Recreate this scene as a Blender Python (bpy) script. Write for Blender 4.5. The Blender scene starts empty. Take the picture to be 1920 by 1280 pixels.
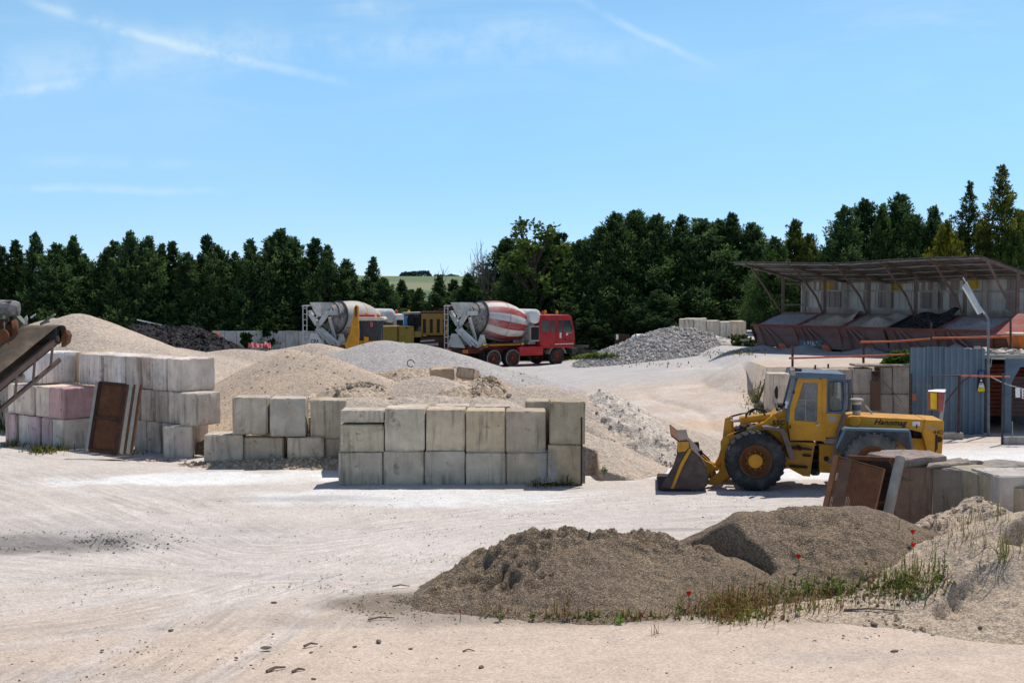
import bpy, bmesh, math, random
import numpy as np
from mathutils import Vector, Matrix
R = math.radians
random.seed(7); np.random.seed(7)
SC = bpy.context.scene
COL = SC.collection

# ------------------------------------------------------------------ camera, sky, sun, exposure
F = 2667.0                                  # focal length in photograph pixels (50 mm on 36 mm)
CAM = Vector((0, 0, 5.0))
TH = math.atan((640 - 530) / F)             # slight downward pitch
cam = bpy.data.objects.new('camera', bpy.data.cameras.new('camera'))
COL.objects.link(cam); SC.camera = cam
cam.location = CAM; cam.rotation_euler = (R(90) - TH, 0, 0)
cam.data.lens = 50; cam.data.sensor_width = 36
cam.data.clip_start = .1; cam.data.clip_end = 12000

SUN = Vector((.62, .85, 1.95)).normalized()
SUN_EL = math.asin(SUN.z); SUN_ROT = math.atan2(SUN.x, SUN.y)
sun = bpy.data.objects.new('sun', bpy.data.lights.new('sun', 'SUN'))
COL.objects.link(sun); sun.rotation_euler = SUN.to_track_quat('Z', 'Y').to_euler()
sun.location = (20, 30, 60)
sun.data.energy = 4.1; sun.data.angle = R(.53); sun.data.color = (1, .95, .87)

W = bpy.data.worlds.new('World'); SC.world = W; W.use_nodes = True
def build_world():
    nt = W.node_tree; N = nt.nodes; L = nt.links
    bg = N['Background']; bg.inputs['Strength'].default_value = .145
    sky = N.new('ShaderNodeTexSky'); sky.sky_type = 'NISHITA'; sky.sun_disc = False
    sky.sun_elevation = SUN_EL; sky.sun_rotation = SUN_ROT
    sky.air_density = .7; sky.dust_density = 0; sky.ozone_density = 8; sky.altitude = 2500
    tc = N.new('ShaderNodeTexCoord')
    sep = N.new('ShaderNodeSeparateXYZ'); L.new(tc.outputs['Generated'], sep.inputs[0])
    def m(op, a, b=None, c=None):
        n = N.new('ShaderNodeMath'); n.operation = op
        for i, v in enumerate((a, b, c)):
            if v is None: continue
            if isinstance(v, (int, float)): n.inputs[i].default_value = v
            else: L.new(v, n.inputs[i])
        return n.outputs[0]
    # direction on a cloud deck high above: x/z, y/z
    zz = m('MAXIMUM', sep.outputs['Z'], .015)
    # the cirrus hang on a shell: azimuth and elevation tangents of the direction to the cloud
    yy = m('MAXIMUM', sep.outputs['Y'], .05)
    az = m('DIVIDE', sep.outputs['X'], yy); el = m('DIVIDE', sep.outputs['Z'], yy)
    comb = N.new('ShaderNodeCombineXYZ'); L.new(az, comb.inputs[0]); L.new(el, comb.inputs[1])
    def noise(vec, scale, det=5, rough=.6, sx=1, sy=1, rot=0, dist=0):
        mp = N.new('ShaderNodeMapping'); mp.inputs['Scale'].default_value = (sx, sy, 1)
        mp.inputs['Rotation'].default_value = (0, 0, rot); L.new(vec, mp.inputs[0])
        n = N.new('ShaderNodeTexNoise'); n.inputs['Scale'].default_value = scale
        n.inputs['Detail'].default_value = det; n.inputs['Roughness'].default_value = rough
        n.inputs['Distortion'].default_value = dist
        L.new(mp.outputs[0], n.inputs[0]); return n.outputs[0]
    def ramp(v, a, b, o0=0, o1=1):
        n = N.new('ShaderNodeMapRange'); n.interpolation_type = 'SMOOTHSTEP'
        n.inputs[1].default_value = a; n.inputs[2].default_value = b
        n.inputs[3].default_value = o0; n.inputs[4].default_value = o1
        L.new(v, n.inputs[0]); return n.outputs[0]
    wob = noise(comb.outputs[0], 9, 3)
    wob2 = m('MULTIPLY', m('SUBTRACT', wob, .5), .012)
    def trail(p0, p1, w, amt, curve=0.0):
        ax, ay = (p0[0] - 960) / F, (530 - p0[1]) / F
        bx, by = (p1[0] - 960) / F, (530 - p1[1]) / F
        ln = math.hypot(bx - ax, by - ay); ux, uy = (bx - ax) / ln, (by - ay) / ln
        dx = m('SUBTRACT', az, ax); dy = m('SUBTRACT', el, ay)
        u = m('ADD', m('MULTIPLY', dx, ux), m('MULTIPLY', dy, uy))
        v = m('ADD', m('MULTIPLY', dx, -uy), m('MULTIPLY', dy, ux))
        v = m('ADD', v, wob2)
        if curve:
            un = m('DIVIDE', u, ln)
            v = m('SUBTRACT', v, m('MULTIPLY', m('MULTIPLY', un, m('SUBTRACT', 1, un)), curve))
        f = ramp(m('ABSOLUTE', v), w, 0)
        f = m('MULTIPLY', f, ramp(u, -.01, .03)); f = m('MULTIPLY', f, ramp(u, ln + .01, ln - .05))
        brk = noise(comb.outputs[0], 26, 4, .65)
        f = m('MULTIPLY', f, ramp(brk, .3, .62))
        return m('MULTIPLY', f, amt)
    t = trail((40, 0), (700, 172), .0055, .34, -.012)
    t = m('ADD', t, trail((60, 5), (440, 98), .013, .16, -.004))
    t = m('ADD', t, trail((1075, 2), (1345, 137), .0045, .32, -.006))
    t = m('ADD', t, trail((-40, 182), (230, 150), .006, .34))
    t = m('ADD', t, trail((-60, 357), (440, 358), .0045, .3))
    t = m('ADD', t, trail((40, 305), (440, 314), .007, .17))
    t = m('ADD', t, trail((620, 18), (800, 28), .012, .30))
    t = m('ADD', t, trail((420, 105), (1120, 45), .017, .20))
    t = m('ADD', t, trail((-50, 150), (560, 75), .03, .28))
    t = m('ADD', t, trail((620, 110), (1300, 98), .016, .2))
    ci = ramp(noise(comb.outputs[0], 5.5, 7, .62, 1, 5.5, .14, .7), .46, .8)
    hi = ramp(el, .07, .17)
    t = m('ADD', t, m('MULTIPLY', m('MULTIPLY', ci, hi), .24))
    t = m('ADD', t, m('MULTIPLY', ramp(noise(comb.outputs[0], 2.2, 4, .5, 1, 2.4, .2), .35, .75), .12))
    t = m('MINIMUM', t, .8)
    tint = N.new('ShaderNodeMix'); tint.data_type = 'RGBA'; tint.blend_type = 'MULTIPLY'
    tint.inputs[0].default_value = 1
    tn = N.new('ShaderNodeMix'); tn.data_type = 'RGBA'; L.new(ramp(el, -.02, .20), tn.inputs[0])
    tn.inputs[6].default_value = (.86, .86, .93, 1); tn.inputs[7].default_value = (1.62, 1.63, 1.22, 1)
    tz = N.new('ShaderNodeMix'); tz.data_type = 'RGBA'; L.new(ramp(sep.outputs['Z'], .2, .55), tz.inputs[0])
    L.new(tn.outputs[2], tz.inputs[6]); tz.inputs[7].default_value = (1.28, .98, .92, 1)
    L.new(sky.outputs[0], tint.inputs[6]); L.new(tz.outputs[2], tint.inputs[7])
    mix = N.new('ShaderNodeMix'); mix.data_type = 'RGBA'
    L.new(t, mix.inputs[0]); L.new(tint.outputs[2], mix.inputs[6])
    mix.inputs[7].default_value = (5.0, 6.1, 6.8, 1)
    L.new(mix.outputs[2], bg.inputs['Color'])
SKY_TINT = (1.0, 1.0, 1.0, 1)
build_world()
SC.view_settings.view_transform = 'Standard'; SC.view_settings.look = 'None'
SC.view_settings.exposure = 0.0; SC.view_settings.gamma = 1
SC.render.engine = 'CYCLES'
SC.cycles.max_bounces = 6; SC.cycles.diffuse_bounces = 3; SC.cycles.transparent_max_bounces = 12
SC.cycles.use_denoising = True

# ------------------------------------------------------------------ helpers
def P(px, py, Y):
    """world point seen at photograph pixel (px, py) at depth Y"""
    u = (px - 960) / F; v = -(py - 640) / F
    dy = math.cos(TH) + v * math.sin(TH); dz = -math.sin(TH) + v * math.cos(TH)
    t = Y / dy
    return Vector((u * t, Y, 5 + dz * t))
def G(px, py, z=0.0):
    u = (px - 960) / F; v = -(py - 640) / F
    dy = math.cos(TH) + v * math.sin(TH); dz = -math.sin(TH) + v * math.cos(TH)
    t = (z - 5) / dz
    return Vector((u * t, dy * t, z))

def _h(ix, iy, seed):
    n = (ix.astype(np.int64) * 374761393 + iy.astype(np.int64) * 668265263 + seed * 974711) & 0xffffffff
    n = ((n ^ (n >> 13)) * 1274126177) & 0xffffffff
    n = (n ^ (n >> 16)) & 0xffff
    return n / 65535.0
def vnoise(x, y, seed=0):
    x = np.asarray(x, float); y = np.asarray(y, float)
    ix = np.floor(x); iy = np.floor(y); fx = x - ix; fy = y - iy
    fx = fx * fx * fx * (fx * (fx * 6 - 15) + 10); fy = fy * fy * fy * (fy * (fy * 6 - 15) + 10)
    a = _h(ix, iy, seed); b = _h(ix + 1, iy, seed); c = _h(ix, iy + 1, seed); d = _h(ix + 1, iy + 1, seed)
    return (a + (b - a) * fx) * (1 - fy) + (c + (d - c) * fx) * fy
def fbm(x, y, octv=4, seed=0, gain=.5):
    """about -0.5 .. 0.5"""
    s = 0; a = 1; tot = 0; f = 1.0
    for i in range(octv):
        ca, sa = math.cos(.7 * i), math.sin(.7 * i)
        xx = x * ca - y * sa; yy = x * sa + y * ca
        s = s + a * (vnoise(xx * f + 17.3 * i, yy * f - 9.1 * i, seed + i) - .5); tot += a; a *= gain; f *= 2.03
    return s / tot * 1.3
def ridged(x, y, octv=4, seed=0):
    s = 0; a = 1; tot = 0; f = 1.0
    for i in range(octv):
        s = s + a * (1 - abs(2 * vnoise(x * f + 5.2 * i, y * f + 3.7 * i, seed + i) - 1)); tot += a; a *= .5; f *= 2.1
    return s / tot
def ss(a, b, x):
    t = np.clip((np.asarray(x, float) - a) / (b - a), 0, 1); return t * t * (3 - 2 * t)

# ---- materials
def s2l(c):
    return tuple((v / 12.92 if v <= .04045 else ((v + .055) / 1.055) ** 2.4) for v in c)
class NT:
    def __init__(s, name):
        s.m = bpy.data.materials.new(name); s.m.use_nodes = True
        s.nt = s.m.node_tree; s.N = s.nt.nodes; s.L = s.nt.links
        s.b = s.N['Principled BSDF']; s.tc = s.N.new('ShaderNodeTexCoord')
    def vec(s, kind='Object', scale=(1, 1, 1)):
        mp = s.N.new('ShaderNodeMapping'); mp.inputs['Scale'].default_value = scale
        if kind == 'World':
            g = s.N.new('ShaderNodeNewGeometry'); s.L.new(g.outputs['Position'], mp.inputs[0])
        elif kind == 'ObjRand':
            oi = s.N.new('ShaderNodeObjectInfo'); ad = s.N.new('ShaderNodeVectorMath'); ad.operation = 'MULTIPLY_ADD'
            s.L.new(oi.outputs['Random'], ad.inputs[0]); ad.inputs[1].default_value = (31, 47, 23)
            s.L.new(s.tc.outputs['Object'], ad.inputs[2]); s.L.new(ad.outputs[0], mp.inputs[0])
        else:
            s.L.new(s.tc.outputs[kind], mp.inputs[0])
        return mp.outputs[0]
    def noise(s, vec, scale, det=4, rough=.6, dist=0):
        n = s.N.new('ShaderNodeTexNoise'); n.inputs['Scale'].default_value = scale
        n.inputs['Detail'].default_value = det; n.inputs['Roughness'].default_value = rough
        n.inputs['Distortion'].default_value = dist
        s.L.new(vec, n.inputs[0]); return n.outputs[0]
    def voro(s, vec, scale, out='Color', feature='F1'):
        n = s.N.new('ShaderNodeTexVoronoi'); n.inputs['Scale'].default_value = scale; n.feature = feature
        s.L.new(vec, n.inputs[0]); return n.outputs[out]
    def ramp(s, v, a, b, o0=0, o1=1):
        n = s.N.new('ShaderNodeMapRange'); n.interpolation_type = 'SMOOTHSTEP'
        n.inputs[1].default_value = a; n.inputs[2].default_value = b
        n.inputs[3].default_value = o0; n.inputs[4].default_value = o1
        s.L.new(v, n.inputs[0]); return n.outputs[0]
    def math(s, op, a, b=0.0):
        n = s.N.new('ShaderNodeMath'); n.operation = op
        for i, v in enumerate((a, b)):
            if isinstance(v, (int, float)): n.inputs[i].default_value = v
            else: s.L.new(v, n.inputs[i])
        return n.outputs[0]
    def mix(s, f, a, b, mode='MIX'):
        n = s.N.new('ShaderNodeMix'); n.data_type = 'RGBA'; n.blend_type = mode
        for i, v in ((0, f), (6, a), (7, b)):
            if isinstance(v, (int, float)): n.inputs[i].default_value = v
            elif isinstance(v, (tuple, list)): n.inputs[i].default_value = (*v[:3], 1)
            else: s.L.new(v, n.inputs[i])
        return n.outputs[2]
    def N_sep(s, v, i):
        n = s.N.new('ShaderNodeSeparateXYZ'); s.L.new(v, n.inputs[0]); return n.outputs[i]
    def grey(s, v):
        c = s.N.new('ShaderNodeCombineColor')
        for i in range(3): s.L.new(v, c.inputs[i])
        return c.outputs[0]
    def bump(s, h, strength=.4, dist=.02):
        n = s.N.new('ShaderNodeBump'); n.inputs['Strength'].default_value = strength
        n.inputs['Distance'].default_value = dist; s.L.new(h, n.inputs['Height'])
        s.L.new(n.outputs[0], s.b.inputs['Normal'])
    def out(s, col, rough=.8, metal=0.0, spec=.3):
        if isinstance(col, (tuple, list)): s.b.inputs['Base Color'].default_value = (*col[:3], 1)
        else: s.L.new(col, s.b.inputs['Base Color'])
        if isinstance(rough, (int, float)): s.b.inputs['Roughness'].default_value = rough
        else: s.L.new(rough, s.b.inputs['Roughness'])
        s.b.inputs['Metallic'].default_value = metal
        s.b.inputs['Specular IOR Level'].default_value = spec
        return s.m

def mat_plain(name, c, rough=.6, metal=0.0, var=.25, scale=6, spec=.3):
    n = NT(name); v = n.vec('ObjRand')
    a = tuple(x * (1 - var) for x in c); b = tuple(min(1, x * (1 + var)) for x in c)
    f = n.ramp(n.noise(v, scale, 6, .65), .3, .7)
    col = n.mix(f, a, b)
    n.bump(n.noise(v, scale * 6, 4), .12, .01)
    return n.out(col, rough, metal, spec)
def mat_paint(name, c, wear, rough=.45, amt=.5, dust=(.42, .36, .29), dustamt=.35, sc=3.0):
    """worn vehicle paint: rust where it chipped, dust in blotches, drips"""
    n = NT(name); v = n.vec('ObjRand')
    base = n.mix(n.ramp(n.noise(v, sc, 5), .3, .7), tuple(x * .82 for x in c), tuple(min(1, x * 1.1) for x in c))
    du = n.math('MULTIPLY', n.ramp(n.noise(v, sc * .8, 7, .7), .42, .75), dustamt)
    base = n.mix(du, base, dust)
    st = n.ramp(n.noise(n.vec('ObjRand', (7, 7, .7)), 2.2, 5, .7), .58, .8)
    base = n.mix(n.math('MULTIPLY', st, .35), base, wear)
    ch = n.ramp(n.noise(v, sc * 3.6, 8, .72), .60 + .1 * (1 - amt), .66 + .1 * (1 - amt))
    col = n.mix(ch, base, wear)
    n.bump(n.noise(v, 30, 4), .1, .01)
    return n.out(col, n.ramp(n.noise(v, 5), .3, .7, rough, min(1, rough + .3)), 0, .4)
def mat_concrete(name):
    """cast concrete; the object colour tints it; drip stains, lichen, pits"""
    n = NT(name); v = n.vec('ObjRand')
    oi = n.N.new('ShaderNodeObjectInfo')
    big = n.ramp(n.noise(v, 1.6, 6, .65), .28, .72)
    fine = n.noise(v, 26, 6, .7)
    c = n.mix(big, (.72, .70, .67), (1.12, 1.1, 1.06))
    c = n.mix(n.math('MULTIPLY', n.ramp(fine, .35, .7), .35), c, (.7, .68, .65))
    c = n.mix(1.0, oi.outputs['Color'], c, 'MULTIPLY')
    warm = n.ramp(n.noise(v, 2.3, 4), .56, .74)
    c = n.mix(n.math('MULTIPLY', warm, .40), c, (.46, .35, .22))
    st = n.ramp(n.noise(n.vec('ObjRand', (4.2, 4.2, .34)), 2.1, 7, .60), .45, .78)
    gate = n.ramp(n.noise(v, .9, 2), .36, .58)
    c = n.mix(n.math('MULTIPLY', n.math('MULTIPLY', st, gate), .80), c, (.075, .062, .05))
    lich = n.math('MULTIPLY', n.ramp(n.noise(v, 3.1, 9, .75, .4), .58, .66), .55)
    c = n.mix(lich, c, (.10, .092, .08))
    soil = n.ramp(n.math('ADD', n.N_sep(n.tc.outputs['Object'], 2), n.math('MULTIPLY', n.noise(v, 3.5, 6, .7), .5)), .40, .22)
    c = n.mix(n.math('MULTIPLY', soil, .45), c, (.26, .215, .17))
    pale = n.math('MULTIPLY', n.ramp(n.noise(n.vec('ObjRand', (3, 3, .5)), 3.3, 5, .7), .58, .76), .5)
    c = n.mix(pale, c, (.60, .58, .55))
    pit = n.ramp(n.voro(v, 34, 'Distance'), .0, .22)
    h = n.math('ADD', n.math('MULTIPLY', fine, .8), n.math('MULTIPLY', pit, .35))
    h = n.math('ADD', h, n.math('MULTIPLY', n.noise(v, 5, 5), 1.1))
    n.bump(h, .55, .022)
    return n.out(c, .92, 0, .2)
def mat_grain(name, c1, c2, c3, grain=40., bump=.6, size=.03, patch=.6, patchamt=.5, speck=.5, second=9., plain=.35):
    """heaped sand / gravel: patches of two tones and single grains"""
    n = NT(name); v = n.vec('World')
    c = n.mix(n.math('MULTIPLY', n.ramp(n.noise(v, patch, 7, .62, .3), .32, .68), patchamt * 2), c1, c2)
    g = n.voro(v, grain, 'Color')
    sp = n.N.new('ShaderNodeSeparateColor'); n.L.new(g, sp.inputs[0])
    lum = n.ramp(sp.outputs[0], 0, 1, 1 - speck, 1 + speck)
    c = n.mix(n.ramp(sp.outputs[1], .55, .95, 0, plain), c, c3)
    c = n.mix(1.0, c, n.grey(lum), 'MULTIPLY')
    c = n.mix(1.0, c, n.grey(n.ramp(n.noise(v, second, 5, .7), .3, .7, .82, 1.16)), 'MULTIPLY')
    d = n.voro(v, grain * .8, 'Distance')
    h = n.math('ADD', n.math('MULTIPLY', d, -1.0), n.math('MULTIPLY', n.noise(v, second, 6, .7), 2.2))
    n.bump(h, bump, size)
    return n.out(c, .95, 0, .12)

M = {}
M['concrete'] = mat_concrete('concrete')
M['yellow'] = mat_paint('worn yellow paint', (.60, .27, .012), (.12, .05, .02), .5, .35, (.36, .25, .12), .3)
M['yellow_old'] = mat_paint('faded yellow paint', (.34, .19, .03), (.10, .05, .025), .65, .6, (.25, .2, .1), .5)
M['bluegrey'] = mat_paint('dusty blue grey paint', (.10, .15, .21), (.12, .10, .09), .6, .3, (.22, .25, .28), .3)
M['darkgrey'] = mat_plain('dark grey sheet', (.055, .058, .062), .7, 0, .35)
M['black'] = mat_plain('black rubber', (.018, .018, .018), .75, 0, .3)
M['tyre'] = mat_paint('tyre rubber', (.022, .024, .027), (.12, .11, .10), .85, .25, (.16, .15, .14), .45, 4)
M['tyre_grey'] = mat_paint('dusty tyre rubber', (.09, .09, .09), (.2, .19, .18), .9, .3, (.26, .24, .22), .5, 4)
M['rust'] = mat_paint('rust', (.13, .05, .022), (.045, .022, .014), .9, .7, (.22, .10, .045), .6, 5)
M['rust_dark'] = mat_paint('dark rust', (.05, .026, .018), (.02, .012, .01), .9, .6, (.12, .06, .03), .5, 5)
M['bucket'] = mat_paint('worn bucket steel', (.075, .052, .045), (.14, .07, .04), .6, .5, (.17, .14, .12), .5, 3)
M['steel'] = mat_plain('bare steel', (.55, .56, .57), .35, .8, .2)
M['white'] = mat_paint('white paint', (.74, .74, .72), (.28, .22, .17), .5, .3, (.5, .47, .43), .35)
M['whiterust'] = mat_paint('chipped white paint on rust', (.36, .33, .285), (.11, .05, .03), .7, .75, (.3, .24, .2), .5, 4)
M['red'] = mat_paint('dark red paint', (.42, .012, .016), (.10, .03, .02), .4, .25, (.30, .15, .13), .25)
M['redold'] = mat_paint('faded red paint', (.34, .10, .085), (.13, .06, .04), .8, .6, (.36, .25, .22), .6, 2)
M['redbrown'] = mat_paint('red oxide steel', (.19, .045, .03), (.06, .025, .02), .8, .5, (.25, .14, .11), .4)
M['orange'] = mat_paint('orange paint', (.62, .15, .02), (.15, .05, .02), .6, .3, (.4, .25, .15), .2)
M['orangerail'] = mat_paint('orange red rail paint', (.60, .14, .05), (.2, .08, .05), .6, .4, (.5, .3, .2), .3, 6)
M['post'] = mat_plain('brown painted steel', (.07, .035, .028), .6, 0, .3)
M['brownsteel'] = mat_paint('brown steel', (.15, .10, .085), (.08, .05, .04), .7, .4, (.25, .2, .18), .4)
M['palesteel'] = mat_paint('pale grey steel', (.36, .32, .29), (.14, .08, .06), .7, .4, (.4, .36, .32), .4)
M['polegrey'] = mat_plain('grey pole paint', (.15, .18, .20), .6, 0, .2)
M['galv'] = mat_plain('galvanised steel', (.42, .44, .46), .5, .35, .2, 3)
M['orangelamp'] = mat_plain('orange lamp lens', (.75, .16, .02), .25, 0, .1)
M['amber'] = mat_plain('amber lamp lens', (.8, .42, .02), .25, 0, .1)
M['redlamp'] = mat_plain('red lamp lens', (.6, .03, .02), .25, 0, .1)
M['cream'] = mat_plain('cream plastic', (.62, .57, .45), .6, 0, .15)
M['sticker'] = mat_plain('white sticker', (.72, .72, .7), .5, 0, .1, 30)
M['ink'] = mat_plain('black lettering', (.012, .012, .012), .5, 0, .1)
M['silvertext'] = mat_plain('white lettering', (.7, .7, .68), .5, 0, .1)
M['blue'] = mat_plain('blue plastic', (.02, .06, .32), .4, 0, .2)
M['bluecab'] = mat_plain('blue curtain', (.12, .30, .55), .6, 0, .4)
M['signyellow'] = mat_plain('yellow plastic', (.75, .5, .01), .4, 0, .15)
M['tarp'] = mat_plain('red plastic sheet', (.45, .10, .12), .5, 0, .5, 5)
M['wood'] = mat_plain('weathered plank', (.22, .19, .16), .9, 0, .35)
M['olive'] = mat_paint('faded olive yellow paint', (.26, .18, .025), (.10, .06, .03), .7, .5, (.2, .17, .1), .5, 2)
M['belt'] = mat_paint('dusty conveyor belt', (.13, .095, .068), (.03, .025, .022), .8, .4, (.30, .21, .14), .8, 3)
def glass(name, tint, alpha):
    n = NT(name); b = n.b
    g = n.N.new('ShaderNodeBsdfGlossy'); g.inputs['Roughness'].default_value = .06; g.inputs['Color'].default_value = (.8, .85, .9, 1)
    t = n.N.new('ShaderNodeBsdfTransparent'); t.inputs['Color'].default_value = (*tint, 1)
    d = n.N.new('ShaderNodeBsdfDiffuse'); d.inputs['Color'].default_value = (.42, .42, .42, 1)
    fr = n.N.new('ShaderNodeFresnel'); fr.inputs[0].default_value = 1.45
    m1 = n.N.new('ShaderNodeMixShader'); n.L.new(fr.outputs[0], m1.inputs[0]); n.L.new(t.outputs[0], m1.inputs[1]); n.L.new(g.outputs[0], m1.inputs[2])
    dust = n.ramp(n.noise(n.vec('ObjRand'), 3, 6, .7), .25, .8, alpha * .5, alpha * 1.5)  # blotchy grey film; on the door panes it also paints interior light
    m2 = n.N.new('ShaderNodeMixShader'); n.L.new(dust, m2.inputs[0]); n.L.new(m1.outputs[0], m2.inputs[1]); n.L.new(d.outputs[0], m2.inputs[2])
    n.L.new(m2.outputs[0], n.N['Material Output'].inputs[0]); return n.m
M['glass'] = glass('dusty hazed glass', (.72, .76, .78), .30)  # dust, with the door window's interior light painted in as grey haze
M['glassclear'] = glass('clear glass', (.80, .84, .86), .05)
M['glassdark'] = glass('dark tinted glass', (.35, .45, .50), .05)

# ---- mesh builder
class MB:
    def __init__(s): s.v = []; s.f = []; s.mi = []
    def add(s, vs, fs, mi=0):
        o = len(s.v); s.v += [tuple(v) for v in vs]; s.f += [tuple(i + o for i in f) for f in fs]; s.mi += [mi] * len(fs); return s
    def box(s, c, d, rot=None, mi=0):
        hx, hy, hz = d[0] / 2, d[1] / 2, d[2] / 2; c = Vector(c)
        vs = [Vector((x, y, z)) for x in (-hx, hx) for y in (-hy, hy) for z in (-hz, hz)]
        if rot is not None: vs = [rot @ v for v in vs]
        vs = [v + c for v in vs]
        return s.add(vs, [(0, 1, 3, 2), (4, 6, 7, 5), (0, 4, 5, 1), (2, 3, 7, 6), (0, 2, 6, 4), (1, 5, 7, 3)], mi)
    def bar(s, a, b, w, h=None, up=(0, 0, 1), mi=0):
        """square bar from a to b"""
        a = Vector(a); b = Vector(b); d = (b - a); L = d.length; d.normalize(); h = h or w
        u = Vector(up)
        if abs(d.dot(u)) > .98: u = Vector((0, 1, 0))
        x = d.cross(u).normalized(); y = x.cross(d).normalized()
        vs = []
        for p in (a, b):
            for sx, sy in ((-1, -1), (1, -1), (1, 1), (-1, 1)): vs.append(p + x * (sx * w / 2) + y * (sy * h / 2))
        return s.add(vs, [(3, 2, 1, 0), (4, 5, 6, 7), (0, 1, 5, 4), (1, 2, 6, 5), (2, 3, 7, 6), (3, 0, 4, 7)], mi)
    def tube(s, pts, r, n=8, mi=0, cap=True):
        pts = [Vector(p) for p in pts]; rs = r if isinstance(r, (list, tuple)) else [r] * len(pts)
        base = len(s.v); vs = []; fs = []
        prev = None
        for i, p in enumerate(pts):
            d = (pts[min(i + 1, len(pts) - 1)] - pts[max(i - 1, 0)]).normalized()
            if prev is None:
                u = Vector((0, 0, 1)) if abs(d.z) < .9 else Vector((0, 1, 0)); x = d.cross(u).normalized()
            else: x = (prev - d * prev.dot(d)).normalized()
            prev = x; y = d.cross(x)
            for k in range(n):
                a = 2 * math.pi * k / n; vs.append(p + (x * math.cos(a) + y * math.sin(a)) * rs[i])
        for i in range(len(pts) - 1):
            for k in range(n):
                fs.append((i * n + k, i * n + (k + 1) % n, (i + 1) * n + (k + 1) % n, (i + 1) * n + k))
        if cap:
            fs.append(tuple(range(n - 1, -1, -1))); fs.append(tuple((len(pts) - 1) * n + k for k in range(n)))
        return s.add(vs, fs, mi)
    def cyl(s, a, b, r0, r1=None, n=20, mi=0):
        return s.tube([a, b], [r0, r0 if r1 is None else r1], n, mi)
    def lathe(s, prof, o, axis, n=32, mi=0, mifn=None, ref=None):
        """prof = [(dist along axis, radius)]"""
        o = Vector(o); ax = Vector(axis).normalized()
        u = Vector(ref) if ref else (Vector((0, 0, 1)) if abs(ax.z) < .9 else Vector((1, 0, 0)))
        x = (u - ax * u.dot(ax)).normalized(); y = ax.cross(x); vs = []; fs = []; mis = []
        for h, r in prof:
            for k in range(n):
                a = 2 * math.pi * k / n; vs.append(o + ax * h + (x * math.cos(a) + y * math.sin(a)) * max(r, 1e-4))
        for i in range(len(prof) - 1):
            for k in range(n):
                fs.append((i * n + k, i * n + (k + 1) % n, (i + 1) * n + (k + 1) % n, (i + 1) * n + k))
                mis.append(mifn(i, k) if mifn else mi)
        b = len(s.v); s.v += [tuple(v) for v in vs]; s.f += [tuple(i + b for i in f) for f in fs]; s.mi += mis
        return s
    def prism(s, pts, off, mi=0):
        """planar polygon pts swept by the vector off"""
        pts = [Vector(p) for p in pts]; off = Vector(off); n = len(pts)
        vs = pts + [p + off for p in pts]
        fs = [tuple(range(n - 1, -1, -1)), tuple(range(n, 2 * n))]
        for i in range(n): fs.append((i, (i + 1) % n, n + (i + 1) % n, n + i))
        return s.add(vs, fs, mi)
    def px(s, poly, Y0, Y1, mi=0):
        """outline read at depth Y0 made a solid from Y0 back to Y1"""
        return s.prism([P(x, y, Y0) for x, y in poly], (0, Y1 - Y0, 0), mi)
    def ring(s, outer, inner, off, mi=0):
        outer = [Vector(p) for p in outer]; inner = [Vector(p) for p in inner]; off = Vector(off); n = len(outer)
        vs = outer + inner + [p + off for p in outer] + [p + off for p in inner]; fs = []
        for i in range(n):
            j = (i + 1) % n
            fs += [(i, j, n + j, n + i), (2 * n + i, 3 * n + i, 3 * n + j, 2 * n + j), (i, 2 * n + i, 2 * n + j, j), (n + i, n + j, 3 * n + j, 3 * n + i)]
        return s.add(vs, fs, mi)
    def ringpx(s, outer, inner, Y0, Y1, mi=0):
        return s.ring([P(x, y, Y0) for x, y in outer], [P(x, y, Y0) for x, y in inner], (0, Y1 - Y0, 0), mi)
    def xf(s, mtx):
        s.v = [tuple(mtx @ Vector(v)) for v in s.v]; return s
    def build(s, name, mats, parent=None, smooth=False, bevel=0, origin=None):
        me = bpy.data.meshes.new(name)
        o = Vector((0, 0, 0))
        if origin is not None: o = Vector(origin)
        elif parent is not None and parent.get('_wo') is not None: o = Vector(parent['_wo'])
        me.from_pydata([(v[0] - o.x, v[1] - o.y, v[2] - o.z) for v in s.v], [], s.f)
        mats = mats if isinstance(mats, (list, tuple)) else [mats]
        for mm in mats: me.materials.append(M[mm] if isinstance(mm, str) else mm)
        if len(mats) > 1: me.polygons.foreach_set('material_index', s.mi)
        bm = bmesh.new(); bm.from_mesh(me)
        bmesh.ops.recalc_face_normals(bm, faces=bm.faces)
        if bevel:
            ed = [e for e in bm.edges if len(e.link_faces) == 2 and e.calc_face_angle(0) > .5]
            bmesh.ops.bevel(bm, geom=ed, offset=bevel, segments=2, affect='EDGES', profile=.5, clamp_overlap=True)
        bm.to_mesh(me); bm.free()
        if smooth:
            me.polygons.foreach_set('use_smooth', [True] * len(me.polygons))
            try: me.set_sharp_from_angle(angle=R(38))
            except Exception: pass
        me.update()
        ob = bpy.data.objects.new(name, me); COL.objects.link(ob)
        if parent is not None:
            ob.parent = parent
            if parent.get('_wo') is not None: ob['_wo'] = parent['_wo']
        elif origin is not None: ob.location = o
        return ob
def tag(o, label, cat, group=None, kind=None):
    if label: o['label'] = label
    if cat: o['category'] = cat
    if group: o['group'] = group
    if kind: o['kind'] = kind
    return o
def root(name, loc, label, cat, group=None, world=True, rz=0):
    """Empty at the thing's base; world=True: children are given in world coordinates"""
    o = bpy.data.objects.new(name, None); COL.objects.link(o); o.location = loc; o.rotation_euler = (0, 0, rz)
    o.empty_display_size = .3
    o['_wo'] = tuple(loc) if world else (0, 0, 0)
    return tag(o, label, cat, group)
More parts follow.
